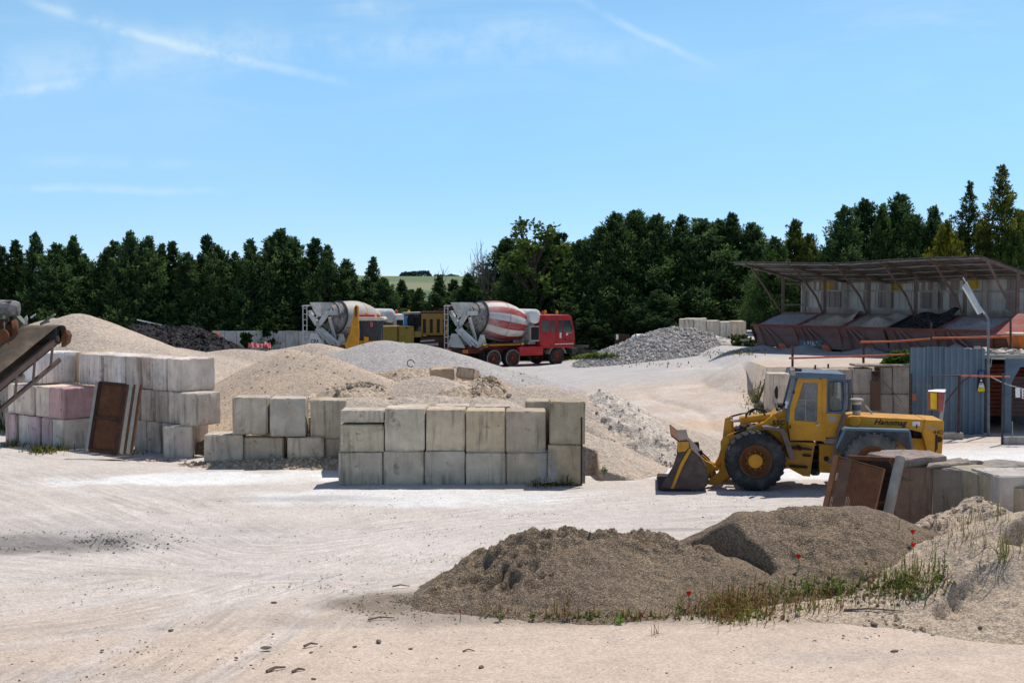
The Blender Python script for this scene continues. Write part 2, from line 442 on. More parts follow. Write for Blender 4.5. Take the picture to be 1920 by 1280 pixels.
def text(body, name, mat, parent, loc, rot, size, shear=0, ext=.004, spacing=1.0, bold=0.0):
    cu = bpy.data.curves.new(name, 'FONT'); cu.body = body; cu.size = size; cu.extrude = ext; cu.shear = shear
    cu.align_x = 'CENTER'; cu.align_y = 'CENTER'; cu.space_character = spacing
    cu.materials.append(M[mat]); o = bpy.data.objects.new(name, cu); COL.objects.link(o)
    o.parent = parent; wo = parent.get('_wo'); l = Vector(loc)
    if wo is not None: l = l - Vector(wo)
    cu.offset = bold
    dg = bpy.context.evaluated_depsgraph_get()
    me = bpy.data.meshes.new_from_object(o.evaluated_get(dg)); bpy.data.objects.remove(o)
    me.materials.clear(); me.materials.append(M[mat])
    o = bpy.data.objects.new(name, me); COL.objects.link(o); o.parent = parent
    if wo is not None: o['_wo'] = wo
    o.location = l; o.rotation_euler = rot
    return o
# ------------------------------------------------------------------ terrain
def step_right(X, Y):
    front = np.where(X < 14.2, 51.35, 52.6)
    return np.where(Y > front, 1.0, 0.0)
def Tbase(X, Y):
    X = np.asarray(X, float); Y = np.asarray(Y, float)
    b = ss(42.5, 62, Y)
    ramp = np.clip(.42 + .117 * X, 0, 1.95) / 1.95 * ss(-5, 0, X)         # even slope climbing to the right
    back = ss(2.6, 10.5, X)
    left = (ramp + (back - ramp) * ss(74, 86, Y)) * b
    w = ss(8.5, 9.5, X); w2 = ss(6.2, 9.5, X)
    near = left * (1 - w2 * ss(51.5, 48, Y)) * (1 - w)
    h = np.where(Y > 51.35, np.maximum(left, np.where(X > 9.1, 1.0, ss(5.6, 9.3, X) * ss(50.0, 57, Y))), near)
    h = np.where((Y > 51.35) & (Y <= 52.6) & (X >= 14.2), 0.0, h)
    far = np.maximum(left, ss(5.6, 10.5, X) * .98)
    h = np.where(Y > 55, far + (h - far) * ss(60, 55, Y), h)
    h = 1.95 * h
    # far plain and the hill with fields on the horizon
    D = np.hypot(X, Y)
    h = h * ss(320, 180, D) if np.ndim(D) else h
    h = h + ss(500, 1500, Y) * (15.5 * np.exp(-((X + 150) / 900.0) ** 2) + 1.5 * fbm(X / 260, Y / 260, 3, 5) * 4) - 3.0 * ss(150, 500, Y)
    return h
def tracks(X, Y, full=False):
    """wheel ruts swept by lorries: returns depth 0..1"""
    d = np.zeros_like(X); near = np.full(X.shape, 9.0); along = np.zeros_like(X)
    paths = [
        [(-60, 862), (120, 905), (330, 985), (450, 1045), (700, 1010), (1000, 965), (1350, 938)],
        [(-60, 885), (140, 945), (360, 1040), (560, 1075), (800, 1010), (1150, 958), (1400, 945)],
        [(-60, 1120), (300, 1085), (620, 1030), (900, 985), (1250, 952), (1500, 940)],
        [(-60, 1185), (250, 1150), (560, 1060), (820, 1000), (1050, 975), (1380, 955)],
        [(200, 1300), (420, 1180), (470, 1130), (700, 1060), (1000, 990), (1300, 965)],
        [(-60, 1050), (200, 1075), (500, 1090), (760, 1080), (900, 1020)],
    ]
    for k, pp in enumerate(paths):
        w = np.array([G(x, y)[:2] for x, y in pp])
        # smooth the path
        for _ in range(3):
            q = [w[0]]
            for i in range(len(w) - 1): q += [w[i] * .75 + w[i + 1] * .25, w[i] * .25 + w[i + 1] * .75]
            q.append(w[-1]); w = np.array(q)
        best = np.full(X.shape, 1e9); side = np.zeros(X.shape)
        lo = w.min(0) - 3; hi = w.max(0) + 3
        idx = (X > lo[0]) & (X < hi[0]) & (Y > lo[1]) & (Y < hi[1])
        x = X[idx]; y = Y[idx]; bb = np.full(x.shape, 1e9); al = np.zeros(x.shape); acc = 0.0
        for i in range(len(w) - 1):
            ax, ay = w[i]; bx, by = w[i + 1]; ux, uy = bx - ax, by - ay; L2 = ux * ux + uy * uy + 1e-9
            t = np.clip(((x - ax) * ux + (y - ay) * uy) / L2, 0, 1)
            cr = ((x - ax) * uy - (y - ay) * ux) / math.sqrt(L2); dd = np.hypot(x - ax - t * ux, y - ay - t * uy)
            up = dd < np.abs(bb); bb = np.where(up, np.sign(cr) * dd, bb); al = np.where(up, acc + t * math.sqrt(L2), al); acc += math.sqrt(L2)
        r = np.exp(-((np.abs(bb) - .95) / .26) ** 2) * (.5 + 1.0 * vnoise(x * .7, y * .7, 40 + k))
        d[idx] = np.maximum(d[idx], r)
        cur = near[idx]; better = np.abs(bb) < np.abs(cur); near[idx] = np.where(better, bb, cur); q = along[idx]; along[idx] = np.where(better, al + 31 * k, q)
    return (d, near, along) if full else d
def Tdetail(X, Y, trk):
    return .026 * fbm(X / 2.5, Y / 2.5, 4, 11) + .016 * fbm(X / .35, Y / .35, 3, 12) - .022 * trk
SURF = []                                      # every heap adds its surface here
def grid_mesh(name, xs, ys, zf, mat, keep=None, colf=None, trk=False):
    X, Y = np.meshgrid(xs, ys); Z = zf(X, Y)
    nx, ny = len(xs), len(ys)
    co = np.stack([X, Y, Z], -1).reshape(-1, 3)
    i = np.arange(ny - 1)[:, None] * nx + np.arange(nx - 1)[None, :]
    q = np.stack([i, i + 1, i + nx + 1, i + nx], -1).reshape(-1, 4)
    if keep is not None:
        k = keep(X, Y, Z).reshape(-1); q = q[k[q].any(1)]
        used = np.zeros(len(co), bool); used[q.reshape(-1)] = True
        mp = np.cumsum(used) - 1; q = mp[q]; sel = used; co = co[used]
    else: sel = np.ones(len(co), bool)
    me = bpy.data.meshes.new(name)
    me.vertices.add(len(co)); me.vertices.foreach_set('co', co.reshape(-1).astype(np.float32))
    me.loops.add(q.size); me.loops.foreach_set('vertex_index', q.reshape(-1).astype(np.int32))
    me.polygons.add(len(q)); me.polygons.foreach_set('loop_start', np.arange(0, q.size, 4, dtype=np.int32))
    me.polygons.foreach_set('use_smooth', np.ones(len(q), bool))
    me.update(calc_edges=True); me.validate()
    if colf is not None:
        c = colf(X.reshape(-1)[sel], Y.reshape(-1)[sel])
        at = me.color_attributes.new('Col', 'FLOAT_COLOR', 'POINT')
        at.data.foreach_set('color', np.concatenate([c, np.ones((len(c), 1))], 1).reshape(-1).astype(np.float32))
        if trk:
            d_, nr_, al_ = tracks(X.reshape(-1)[sel], Y.reshape(-1)[sel], True)
            v_ = me.attributes.new('Trk', 'FLOAT_VECTOR', 'POINT'); mk = np.exp(-(nr_ / 2.2) ** 4) * .95
            v_.data.foreach_set('vector', np.stack([nr_, al_, mk], 1).reshape(-1).astype(np.float32))
    me.materials.append(M[mat] if isinstance(mat, str) else mat)
    ob = bpy.data.objects.new(name, me); COL.objects.link(ob); return ob

def ground_mat():
    n = NT('quarry ground'); v = n.vec('World')
    at = n.N.new('ShaderNodeVertexColor'); at.layer_name = 'Col'
    c = at.outputs[0]
    c = n.mix(1.0, c, n.grey(n.ramp(n.noise(v, .5, 8, .68, .5), .3, .7, .92, 1.06)), 'MULTIPLY')
    c = n.mix(1.0, c, n.grey(n.ramp(n.noise(v, 3.2, 6, .7), .28, .72, .92, 1.07)), 'MULTIPLY')
    # grains and pebbles
    sp = n.N.new('ShaderNodeSeparateColor'); n.L.new(n.voro(v, 34), sp.inputs[0])
    c = n.mix(1.0, c, n.grey(n.ramp(sp.outputs[0], 0, 1, .84, 1.12)), 'MULTIPLY')
    sp2 = n.N.new('ShaderNodeSeparateColor'); n.L.new(n.voro(v, 11), sp2.inputs[0])
    dk = n.math('MULTIPLY', n.ramp(sp2.outputs[0], .88, .96), n.ramp(n.voro(v, 11, 'Distance'), .34, .2))
    dk = n.math('MULTIPLY', dk, n.ramp(n.noise(v, .8, 4), .44, .62))
    c = n.mix(n.math('MULTIPLY', dk, .75), c, (.16, .14, .125))
    # tyre tread combing, only in patches
    ta = n.N.new('ShaderNodeAttribute'); ta.attribute_name = 'Trk'
    mp = n.N.new('ShaderNodeMapping'); mp.inputs['Scale'].default_value = (3.4, .20, 1); n.L.new(ta.outputs['Vector'], mp.inputs[0])
    wv = n.noise(mp.outputs[0], 2.0, 6, .68, .25)
    sp3 = n.N.new('ShaderNodeSeparateXYZ'); n.L.new(ta.outputs['Vector'], sp3.inputs[0])
    st = n.math('MULTIPLY', sp3.outputs[2], n.ramp(n.noise(v, .42, 4, .6), .34, .62, .12, 1))
    c = n.mix(st, c, n.mix(1.0, c, n.grey(n.ramp(wv, .32, .68, .76, 1.14)), 'MULTIPLY'))
    tread = n.math('MULTIPLY', n.math('SINE', n.math('MULTIPLY', sp3.outputs[1], 42.0)), n.math('MULTIPLY', st, n.ramp(n.noise(v, .7, 3), .45, .65)))
    wv = n.math('ADD', n.math('MULTIPLY', wv, st), n.math('MULTIPLY', tread, .10))
    h = n.math('ADD', n.math('MULTIPLY', n.noise(v, 9, 7, .72), 1.5), n.math('MULTIPLY', n.voro(v, 30, 'Distance'), -.5))
    h = n.math('ADD', h, n.math('MULTIPLY', wv, .9))
    h = n.math('ADD', h, n.math('MULTIPLY', dk, .8))
    n.bump(h, .42, .025)
    return n.out(c, .95, 0, .1)
M['ground'] = ground_mat()
BEI = np.array([.60, .525, .46]); PAL = np.array([.61, .55, .50]); GRY = np.array([.40, .375, .36]); WHT = np.array([.80, .79, .77])
TAN = np.array([.60, .44, .31]); DRK = np.array([.13, .118, .11]); GRN = np.array([.085, .11, .035]); FLD = np.array([.15, .19, .09])
def blob(X, Y, pxy, rx, ry, soft=.5, seed=0, rot=0, z=0.0):
    p = G(*pxy, z); nx = fbm(X / 1.1, Y / 1.1, 4, 60 + seed) * .9
    dx = X - p.x; dy = Y - p.y; c, s_ = math.cos(rot), math.sin(rot)
    u = (dx * c + dy * s_) / rx; v = (-dx * s_ + dy * c) / ry
    return ss(1 + soft, 1 - soft, np.hypot(u, v) + nx)
def ground_col(X, Y):
    n1 = fbm(X / 6, Y / 4, 4, 21); n2 = fbm(X / 1.7, Y / 1.2, 4, 22)
    c = BEI[None] + (n1[:, None] * .06 + n2[:, None] * .03) * np.array([1, .95, .9])[None]
    def mixc(col, f, amt=1.0):
        nonlocal c
        f = (np.clip(f, 0, 1) * amt)[:, None]; c = c * (1 - f) + col[None] * f
    mixc(PAL, ss(23, 30, Y + 2 * n1 * 4), .75)
    mixc(np.array([.60, .475, .375]), ss(26, 18, Y + 3 * n1 - .35 * X) , .85)
    trk = tracks(X, Y)
    mixc(np.array([.63, .585, .55]), ss(.25, .9, trk), .35)
    # streaky greys of crushed stone
    mixc(GRY, ss(.12, .42, fbm(X / 5, Y / 1.1, 5, 23)) * ss(36, 28, Y), .35)
    mixc(DRK, blob(X, Y, (40, 1018), 2.3, 1.0, .5, 1), .72)
    mixc(GRY, blob(X, Y, (40, 990), 3.2, 2.0, .7, 2), .25)
    mixc(np.array([.30, .28, .26]), blob(X, Y, (1290, 992), .9, .18, .7, 3), .6)
    mixc(np.array([.22, .175, .13]), blob(X, Y, (775, 1128), 1.15, .85, .55, 41), .85)
    mixc(np.array([.24, .19, .14]), blob(X, Y, (1080, 1158), 3.4, .5, .6, 42), .6)
    mixc(WHT, blob(X, Y, (380, 896), 3.9, 1.1, .35, 4, .1), .95)
    mixc(WHT * .93, blob(X, Y, (780, 932), 3.6, 1.25, .45, 5), .9)
    mixc(GRY * .9, blob(X, Y, (560, 935), 2.2, .45, .6, 15), .5)
    mixc(WHT, blob(X, Y, (1180, 886), 1.7, 1.3, .3, 6), .95)
    mixc(WHT, blob(X, Y, (1480, 885), 3.3, 1.2, .3, 7), .9)
    mixc(WHT * .97, blob(X, Y, (1850, 845), 5.0, 5.5, .4, 8), .9)
    mixc(TAN, ss(.05, .35, fbm(X / 2, Y / 2, 3, 29)) * blob(X, Y, (1200, 858), 2.5, 2.5, .5, 9), .5)
    # the ramp and the upper yard
    up = ss(.1, .5, Tbase(X, Y)) * ss(200, 120, Y)
    mixc(np.array([.58, .48, .40]), ss(40, 46, Y) * ss(.5, 3, X) * ss(62, 56, Y))
    mixc(TAN * 1.0, ss(-.02, .3, fbm(X / 3.3, Y / 2.4, 4, 31)) * ss(41, 46, Y) * ss(1.5, 4, X) * ss(60, 55, Y), .75)
    mixc(GRY * 1.28, ss(56, 63, Y + n1 * 8) * ss(140, 100, Y), .95)
    mixc(PAL * 1.08, ss(.1, .35, fbm(X / 4, Y / 1.6, 4, 33)) * ss(44, 50, Y) * ss(2, 5, X) * ss(68, 60, Y), .7)
    mixc(WHT, np.exp(-((X - 5.6 + (Y - 46) * .25) / .45) ** 2) * ss(43, 45, Y) * ss(49, 47.5, Y), .8)
    mixc(GRN, ss(88.5, 92.5, Y + n2 * 3) * ss(6, 2.5, X - (Y - 90) * .05) * ss(400, 130, Y) * ss(-6, 0, X), .9)
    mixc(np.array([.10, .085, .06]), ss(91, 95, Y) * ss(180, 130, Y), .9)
    mixc(FLD, ss(160, 260, Y)); 
    stripes = np.floor(Y / 260 + .4 * fbm(X / 400, Y / 400, 2, 50)).astype(int)
    fcol = np.array([[.16, .20, .10], [.30, .28, .16], [.12, .18, .09], [.24, .25, .15], [.15, .2, .11]])[stripes % 5]
    f = ss(300, 420, Y)[:, None]; c = c * (1 - f) + fcol * f
    return np.clip(c, .01, .9)
def graded(a, b, s0, edges):
    """coordinates a..b fine (s0) inside, growing outside"""
    return None
xs = np.concatenate([-np.geomspace(4000, 26, 46), np.arange(-25, -14, .35), np.arange(-14, 14, .10), np.arange(14, 24, .3), np.geomspace(24.5, 4000, 46)])
ys = np.concatenate([-np.geomspace(300, 2, 10), np.arange(-1, 16.5, 1.0), np.arange(16.5, 38, .08), np.arange(38, 62, .16), np.arange(62, 110, .6), np.geomspace(111, 6000, 60)])
# a clean vertical step behind the retaining wall
ys = np.sort(np.concatenate([ys, [51.34, 51.36, 52.59, 52.61]]))
def gz(X, Y):
    near = (np.abs(X) < 30) & (Y < 120) & (Y > 0)
    trk = np.zeros_like(X); trk[near] = tracks(X[near], Y[near])
    gl = np.abs(X - (5.2 + .35 * np.sin(Y * .9) + (56 - Y) * .22))      # washed-out gully on the ramp
    gully = .12 * np.exp(-(gl / .28) ** 2) * ss(44, 47, Y) * ss(57, 54, Y)
    return Tbase(X, Y) + Tdetail(X, Y, trk) * ss(400, 100, np.hypot(X, Y)) - gully
gr = grid_mesh('ground', xs, ys, gz, 'ground', colf=ground_col, trk=True); gr['kind'] = 'structure'

# ------------------------------------------------------------------ heaps of sand and gravel
M['sand'] = mat_grain('beige crushed sand', (.54, .415, .305), (.44, .35, .275), (.68, .60, .50), 30, .35, .03, .5, .5, .16)
M['sand_grey'] = mat_grain('grey beige grit', (.52, .42, .33), (.43, .355, .29), (.64, .57, .5), 26, .45, .035, .5, .5, .22)
M['gravel_grey'] = mat_grain('blue grey gravel', (.455, .42, .395), (.38, .35, .33), (.58, .56, .54), 26, .45, .035, .5, .5, .2)
M['gravel_black'] = mat_grain('black asphalt millings', (.035, .033, .036), (.055, .05, .052), (.12, .11, .11), 14, .9, .08, .6, .5, .6)
M['gravel_coarse'] = mat_grain('coarse grey stones', (.37, .335, .31), (.43, .385, .35), (.6, .57, .54), 8, .55, .06, .5, .4, .55, 4, .6)
M['sand_dirt'] = mat_grain('lumpy sandy spoil', (.44, .335, .235), (.52, .41, .31), (.58, .5, .4), 18, .6, .05, .8, .5, .3)
M['sand_dark'] = mat_grain('dark grey brown grit', (.245, .18, .122), (.168, .124, .088), (.38, .30, .22), 55, .85, .024, .7, .5, .42, 8, .6)
M['sand_bank'] = mat_grain('pale brown sand', (.50, .39, .285), (.41, .32, .24), (.62, .52, .42), 38, .5, .02, .7, .5, .30)
M['rubble'] = mat_grain('pale broken spoil', (.52, .45, .375), (.58, .50, .42), (.66, .61, .55), 26, .4, .03, .8, .4, .3, 5)

def heap(name, label, cat, mat, cones, res, amp=.06, sc=1.0, k=15.0, lump=0.0, lsc=.5, lm=(.35, .62), seed=0, clip=None, group=None, carve=None, fine=.012, smin=None):
    """cones: (px, py, Y, slope x, slope y[, slope x right[, round]]) - slope x to the left"""
    cs = []
    for c in cones:
        p = P(c[0], c[1], c[2]); sxl = c[3]; sy = c[4]; sxr = c[5] if len(c) > 5 else sxl; rd = c[6] if len(c) > 6 else .35
        cs.append((p.x, p.y, p.z, sxl, sxr, sy, rd))
    memo = {}
    def ph(px_, py):
        """where the smooth heap is seen at a pixel"""
        if (px_, py) not in memo:
            u = (px_ - 960) / F; v = -(py - 640) / F; dy = math.cos(TH) + v * math.sin(TH); dz = -math.sin(TH) + v * math.cos(TH)
            yy = np.arange(18, 60, .02); xx = u / dy * yy; zz = 5 + dz / dy * yy; q = np.nonzero(zz <= np.maximum(base(xx, yy), 0))[0][0]
            memo[(px_, py)] = (float(xx[q]), float(yy[q]))
        return memo[(px_, py)]
    def base(X, Y):
        acc = 0
        for cx, cy, cz, sxl, sxr, sy, rd in cs:
            dx = X - cx; dx = np.where(dx < 0, dx * sxl, dx * sxr); dy = (Y - cy) * sy
            r = np.sqrt(dx * dx + dy * dy + (rd * .5) ** 2) - rd * .5
            acc = acc + np.exp(np.clip(k * (cz - r), -60, 60))
        return np.log(acc + 1e-20) / k
    def hf(X, Y):
        h = base(X, Y)
        rel = np.clip(h - Tbase(X, Y), 0, None)
        fade = np.clip(rel / .5, .15, 1)
        h = h + amp * 2 * fbm(X / sc, Y / sc, 5, seed + 3) * fade + fine * fbm(X / .12, Y / .12, 2, seed + 9)
        if lump: h = h + lump * (ridged(X / lsc, Y / lsc, 4, seed + 20) - .62) * fade * ss(lm[0], lm[1], vnoise(X / 1.3, Y / 1.3, seed + 31))
        if carve: h = carve(X, Y, h, ph)
        if clip: h = np.where(clip(X, Y), h, -3.0)
        return h
    x0 = min(c[0] - (c[2] + .4) / c[3] - .4 for c in cs); x1 = max(c[0] + (c[2] + .4) / c[4] + .4 for c in cs)
    y0 = min(c[1] - (c[2] + .4) / c[5] - .4 for c in cs); y1 = max(c[1] + (c[2] + .4) / c[5] + .4 for c in cs)
    xs = np.arange(x0, x1, res); ys = np.arange(max(y0, 17), y1, res)
    X, Y = np.meshgrid(xs, ys); H = hf(X, Y); T = Tbase(X, Y)
    ob = grid_mesh(name, xs, ys, lambda a, b: np.maximum(H, T - .25), mat, keep=lambda a, b, c: (H > T - .08))
    me = ob.data; n = len(me.vertices); co = np.empty(n * 3, np.float32); me.vertices.foreach_get('co', co); co = co.reshape(-1, 3)
    o = np.array([co[:, 0].mean(), co[:, 1].mean(), 0], np.float32)
    me.vertices.foreach_set('co', (co - o).reshape(-1)); ob.location = o; me.update()
    SURF.append(hf)
    return tag(ob, label, cat, group)

WL = (Vector((-16.9, 47.4, 0)), Vector((-8.7, 40.4, 0)))       # face of the stepped wall at the left
def behind_left(X, Y):
    d = (WL[1] - WL[0]); s_ = (X - WL[0].x) * d.y - (Y - WL[0].y) * d.x
    side = -s_ / d.length
    return (side > .55) | (X > -8.2)
def behind_row(X, Y): return behind_left(X, Y) & ((Y > 39.6) | (X > -4.5)) & ((Y > 36.9) | (X > 2.2)) & (Y > 35.9)
HG = 'heaps of sand and gravel in the yard'
heap('sand_heap', 'tall beige sand heap behind the stepped block wall by the conveyor', 'sand heap', 'sand_grey',
     [(145, 587, 51, .42, .5, .42, .4), (100, 596, 52, .4, .5, .4), (168, 612, 49.4, .5, .5), (30, 625, 51, .4, .5), (235, 630, 51.5, .4, .5, .36)], .16, .05, 1.6, seed=1, clip=behind_left, group=HG)
heap('gravel_heap', 'long low grey gravel ridge running behind the other heaps to the cement mixers', 'gravel heap', 'sand_grey',
     [(330, 652, 57, .3, .5), (455, 653, 59, .2, .5, .2), (540, 652, 60, .3, .5), (592, 642, 60, .3, .5, .32), (620, 655, 58, .4, .5), (400, 672, 54, .4, .5), (300, 646, 56, .35, .5)], .2, .10, 2.2, seed=2, group=HG)
heap('asphalt_heap', 'black asphalt millings heap in front of the conifers', 'asphalt heap', 'gravel_black',
     [(265, 611, 66, .5, .5, .4, 1.), (300, 610, 66, .4, .5), (340, 612, 66, .4, .5, .5, 1.), (385, 634, 65, .5, .5, .5)], .16, .16, 1.2, lump=.25, lsc=.6, seed=3, group=HG)
heap('sand_heap', 'smooth cone of beige sand behind the low block wall', 'sand heap', 'sand',
     [(545, 655, 46.5, .52, .55, .42, .4), (600, 667, 46.3, .5, .55, .42), (660, 692, 45.8, .5, .55, .45), (705, 715, 45.5, .5, .55, .45)], .1, .035, 1.5, seed=4, clip=behind_row, group=HG)
heap('gravel_heap', 'wide pale grey gravel heap in front of the backhoe', 'gravel heap', 'gravel_grey',
     [(720, 640, 57, .36, .5, .3, .6), (780, 646, 57, .36, .5, .3), (840, 662, 56.5, .3, .5, .42), (890, 686, 55.5, .4, .5, .46)], .16, .05, 1.6, seed=5, group=HG)
heap('spoil_bank', 'ragged sandy spoil bank with half buried blocks below the grey gravel', 'spoil bank', 'sand_dirt',
     [(770, 688, 49, .4, .55), (840, 692, 48.5, .4, .55), (900, 708, 47.5, .4, .55, .5), (930, 730, 45.5, .5, .55, .5), (720, 700, 49, .4, .5)], .1, .16, .9, lump=.42, lsc=.55, seed=6, group=HG)
heap('spoil_heap', 'crumbly clod covered sand heap behind the middle of the block walls', 'spoil heap', 'sand_dirt',
     [(675, 722, 41.5, .42, .6, .42, .6), (640, 735, 41.3, .4, .6), (715, 733, 41.2, .4, .6, .5)], .06, .14, .5, lump=.40, lsc=.3, seed=7, clip=behind_row, group=HG)
heap('grit_heap', 'rounded grey grit heap between the clods and the rutted spoil', 'grit heap', 'sand_grey',
     [(805, 706, 42, .5, .6, .5, .8), (845, 722, 41.8, .5, .6)], .08, .05, .8, seed=8, clip=behind_row, group=HG)
heap('spoil_heap', 'lumpy rutted sand heap with a crumbling edge beside the grey grit', 'spoil heap', 'sand_dirt',
     [(880, 712, 43, .45, .6, .5), (915, 728, 42, .5, .6, .55), (860, 730, 41, .5, .6)], .06, .16, .5, lump=.45, lsc=.36, seed=9, clip=behind_row, group=HG)
for i, (px_, nm) in enumerate(((693, 'leftmost small grit heap, tipped just behind the facing block wall'), (768, 'second small grit heap from the left just behind the facing block wall'), (838, 'third small grit heap from the left just behind the facing block wall'), (905, 'rightmost small grit heap, tipped just behind the facing block wall'))):
    heap('grit_heap', nm, 'grit heap', 'sand_grey', [(px_, 743 + (i % 2) * 2, 38.6, .40, .5, .42, .5)], .06, .05, .5, lump=.06, lsc=.3, seed=12 + i, clip=behind_row, group='small grit heaps behind the facing wall')
heap('sand_heap', 'broad beige sand heap right of the tall corner block', 'sand heap', 'sand_grey',
     [(1003, 722, 42.4, .42, .5, .36, .8), (1050, 732, 42.2, .42, .5, .55), (1090, 748, 41.6, .5, .6, .8), (1108, 795, 39.4, .8, .9, .9)], .09, .05, 1.2, lump=.05, seed=16, clip=behind_row, group=HG)
heap('rubble_heap', 'pale broken spoil slope left of the wheel loader bucket', 'rubble heap', 'rubble',
     [(1128, 733, 42.0, .6, .6, .62, .3), (1150, 748, 41.5, .6, .6, .62, .3), (1178, 775, 40.7, .6, .7, .60, .3), (1208, 802, 40.0, .6, .7, .55, .3), (1232, 820, 39.6, .6, .7, .5, .3)], .06, .13, .45, lump=.26, lsc=.30, seed=17, group=HG)
heap('dirt_ridge', 'low rough dirt ridge along the foot of the rear blocks', 'dirt ridge', 'sand_dirt',
     [(250, 868, 39.9, .25, .6), (310, 863, 39.7, .2, .7), (380, 868, 39.0, .2, .6), (450, 866, 38.6, .2, .6), (520, 866, 38.5, .2, .6), (590, 862, 38.5, .2, .6), (640, 862, 38.4, .2, .6)], .06, .08, .5, lump=.18, lsc=.28, seed=18, group=HG)
heap('gravel_heap', 'coarse grey stone heap below the blocks left of the bins', 'gravel heap', 'gravel_coarse',
     [(1262, 617, 72, .45, .5, .3, 1.), (1300, 620, 72, .4, .5, .55, 1.), (1215, 640, 72.5, .4, .5), (1150, 676, 73.5, .3, .5), (1110, 690, 74.5, .2, .5)], .16, .10, .9, lump=.14, lsc=.35, seed=19, group=HG)
# heaps in the foreground
def carve_claw(X, Y, h, ph):
    # strokes of a bucket's teeth: each a groove whose right hand wall stands steep
    for (a, b, w, d) in (((925, 1045), (876, 1087), .17, .20), ((941, 1051), (892, 1096), .17, .22), ((958, 1062), (913, 1110), .18, .24), ((975, 1078), (941, 1108), .16, .18), ((845, 1088), (812, 1108), .14, .10)):
        A = ph(*a); B = ph(*b); u = Vector((B[0] - A[0], B[1] - A[1])); L = u.length; u /= L
        s_ = (X - A[0]) * u.x + (Y - A[1]) * u.y; t = (X - A[0]) * u.y - (Y - A[1]) * u.x
        h = h - d * ss(-.03, .03, t) * ss(w, .05, t) * ss(-.05, .10, s_) * ss(L + .10, L - .12, s_)
    return h
heap('grit_heap', 'dark grey brown grit heap with claw marks, left one of the foreground pair', 'grit heap', 'sand_dark',
     [(1005, 1003, 23.0, .56, .52, .40), (1080, 995, 23.2, .5, .52), (1140, 1000, 23.2, .5, .52), (1200, 993, 23.5, .6, .6, .6, .1), (1225, 1006, 23.2, .5, .52), (905, 1060, 22.6, .62, .5, .42), (1290, 1030, 23.0, .4, .5), (850, 1094, 22.2, .6, .5), (1100, 1060, 22.3, .4, .42)],
     .032, .09, .55, k=20, lump=.34, lsc=.26, lm=(.2, .55), seed=20, carve=carve_claw, group='foreground heaps')
def carve_scarp(X, Y, h, ph):
    # the left front corner was dug out: a steep face looking left and forward
    A = P(1345, 1052, 24.1); B = P(1440, 1004, 23.0); u = Vector((B.x - A.x, B.y - A.y)); L = u.length; u /= L
    t = (X - A.x) * u.y - (Y - A.y) * u.x + .16 * fbm(X / .45, Y / .45, 3, 77)
    s_ = (X - A.x) * u.x + (Y - A.y) * u.y
    return h - (ss(-.02, .14, t) * .58 + ss(.1, 1.2, t) * .5) * ss(L + .55, L - .35, s_) * ss(-1.4, 0, s_)
heap('grit_heap', 'dark grey brown grit heap with a steep left end, in front of the rusty screens', 'grit heap', 'sand_dark',
     [(1392, 960, 24.3, 1.0, .5, .5, .5), (1440, 960, 24.4, .5, .5), (1510, 953, 24.5, .5, .5, .5, .7), (1600, 953, 24.5, .5, .5, .5, .8), (1655, 975, 24.2, .5, .5), (1700, 1010, 23.6, .5, .5), (1560, 1030, 23.2, .35, .45), (1690, 1062, 22.7, .4, .4)],
     .032, .07, .6, k=20, lump=.20, lsc=.30, seed=23, carve=carve_scarp, group='foreground heaps')
heap('spoil_heap', 'lumpy brown earth heap against the foreground block wall', 'spoil heap', 'sand_dirt' if False else 'sand_bank',
     [(1835, 938, 25.6, .7, .55, .6, .3), (1790, 965, 25.2, .6, .55), (1740, 985, 25.0, .6, .6), (1880, 968, 25.2, .5, .55), (1930, 965, 25.0, .5, .5), (1800, 1000, 24.6, .5, .5)],
     .045, .14, .45, k=20, lump=.30, lsc=.26, seed=24, group='foreground heaps')
def carve_bank(X, Y, h, ph):
    for (a, b, d) in (((1745, 1172), (1840, 1112), .25), ((1875, 1075), (1935, 1030), .38)):
        A = hp(a); B = hp(b); u = Vector((B.x - A.x, B.y - A.y)); L = u.length; u /= L
        s_ = (X - A.x) * u.x + (Y - A.y) * u.y; t = -(X - A.x) * u.y + (Y - A.y) * u.x + .12 * fbm(X / .3, Y / .3, 3, 91)
        h = h - d * ss(.06, -.04, t) * ss(-.9, -.1, t) * ss(-.15, .25, s_) * ss(L + .2, L - .3, s_)
    return h
def hp(a): return P(a[0], a[1], 20.6 + (1172 - a[1]) / 70.0)
heap('sand_bank', 'pale brown sand bank with crumbled scarps at the right edge', 'sand bank', 'sand_bank',
     [(1990, 955, 22.6, .42, .5, .4, .6), (1920, 1000, 22.3, .42, .5), (1850, 1050, 22.0, .36, .5), (1780, 1092, 21.6, .32, .5), (1700, 1122, 21.3, .22, .45), (1600, 1128, 21.6, .15, .35), (1960, 1080, 21.0, .4, .5), (1890, 1120, 20.7, .35, .5), (1990, 1130, 20.4, .3, .5)],
     .04, .06, .5, k=20, lump=.12, lsc=.22, seed=26, carve=carve_bank, group='foreground heaps')
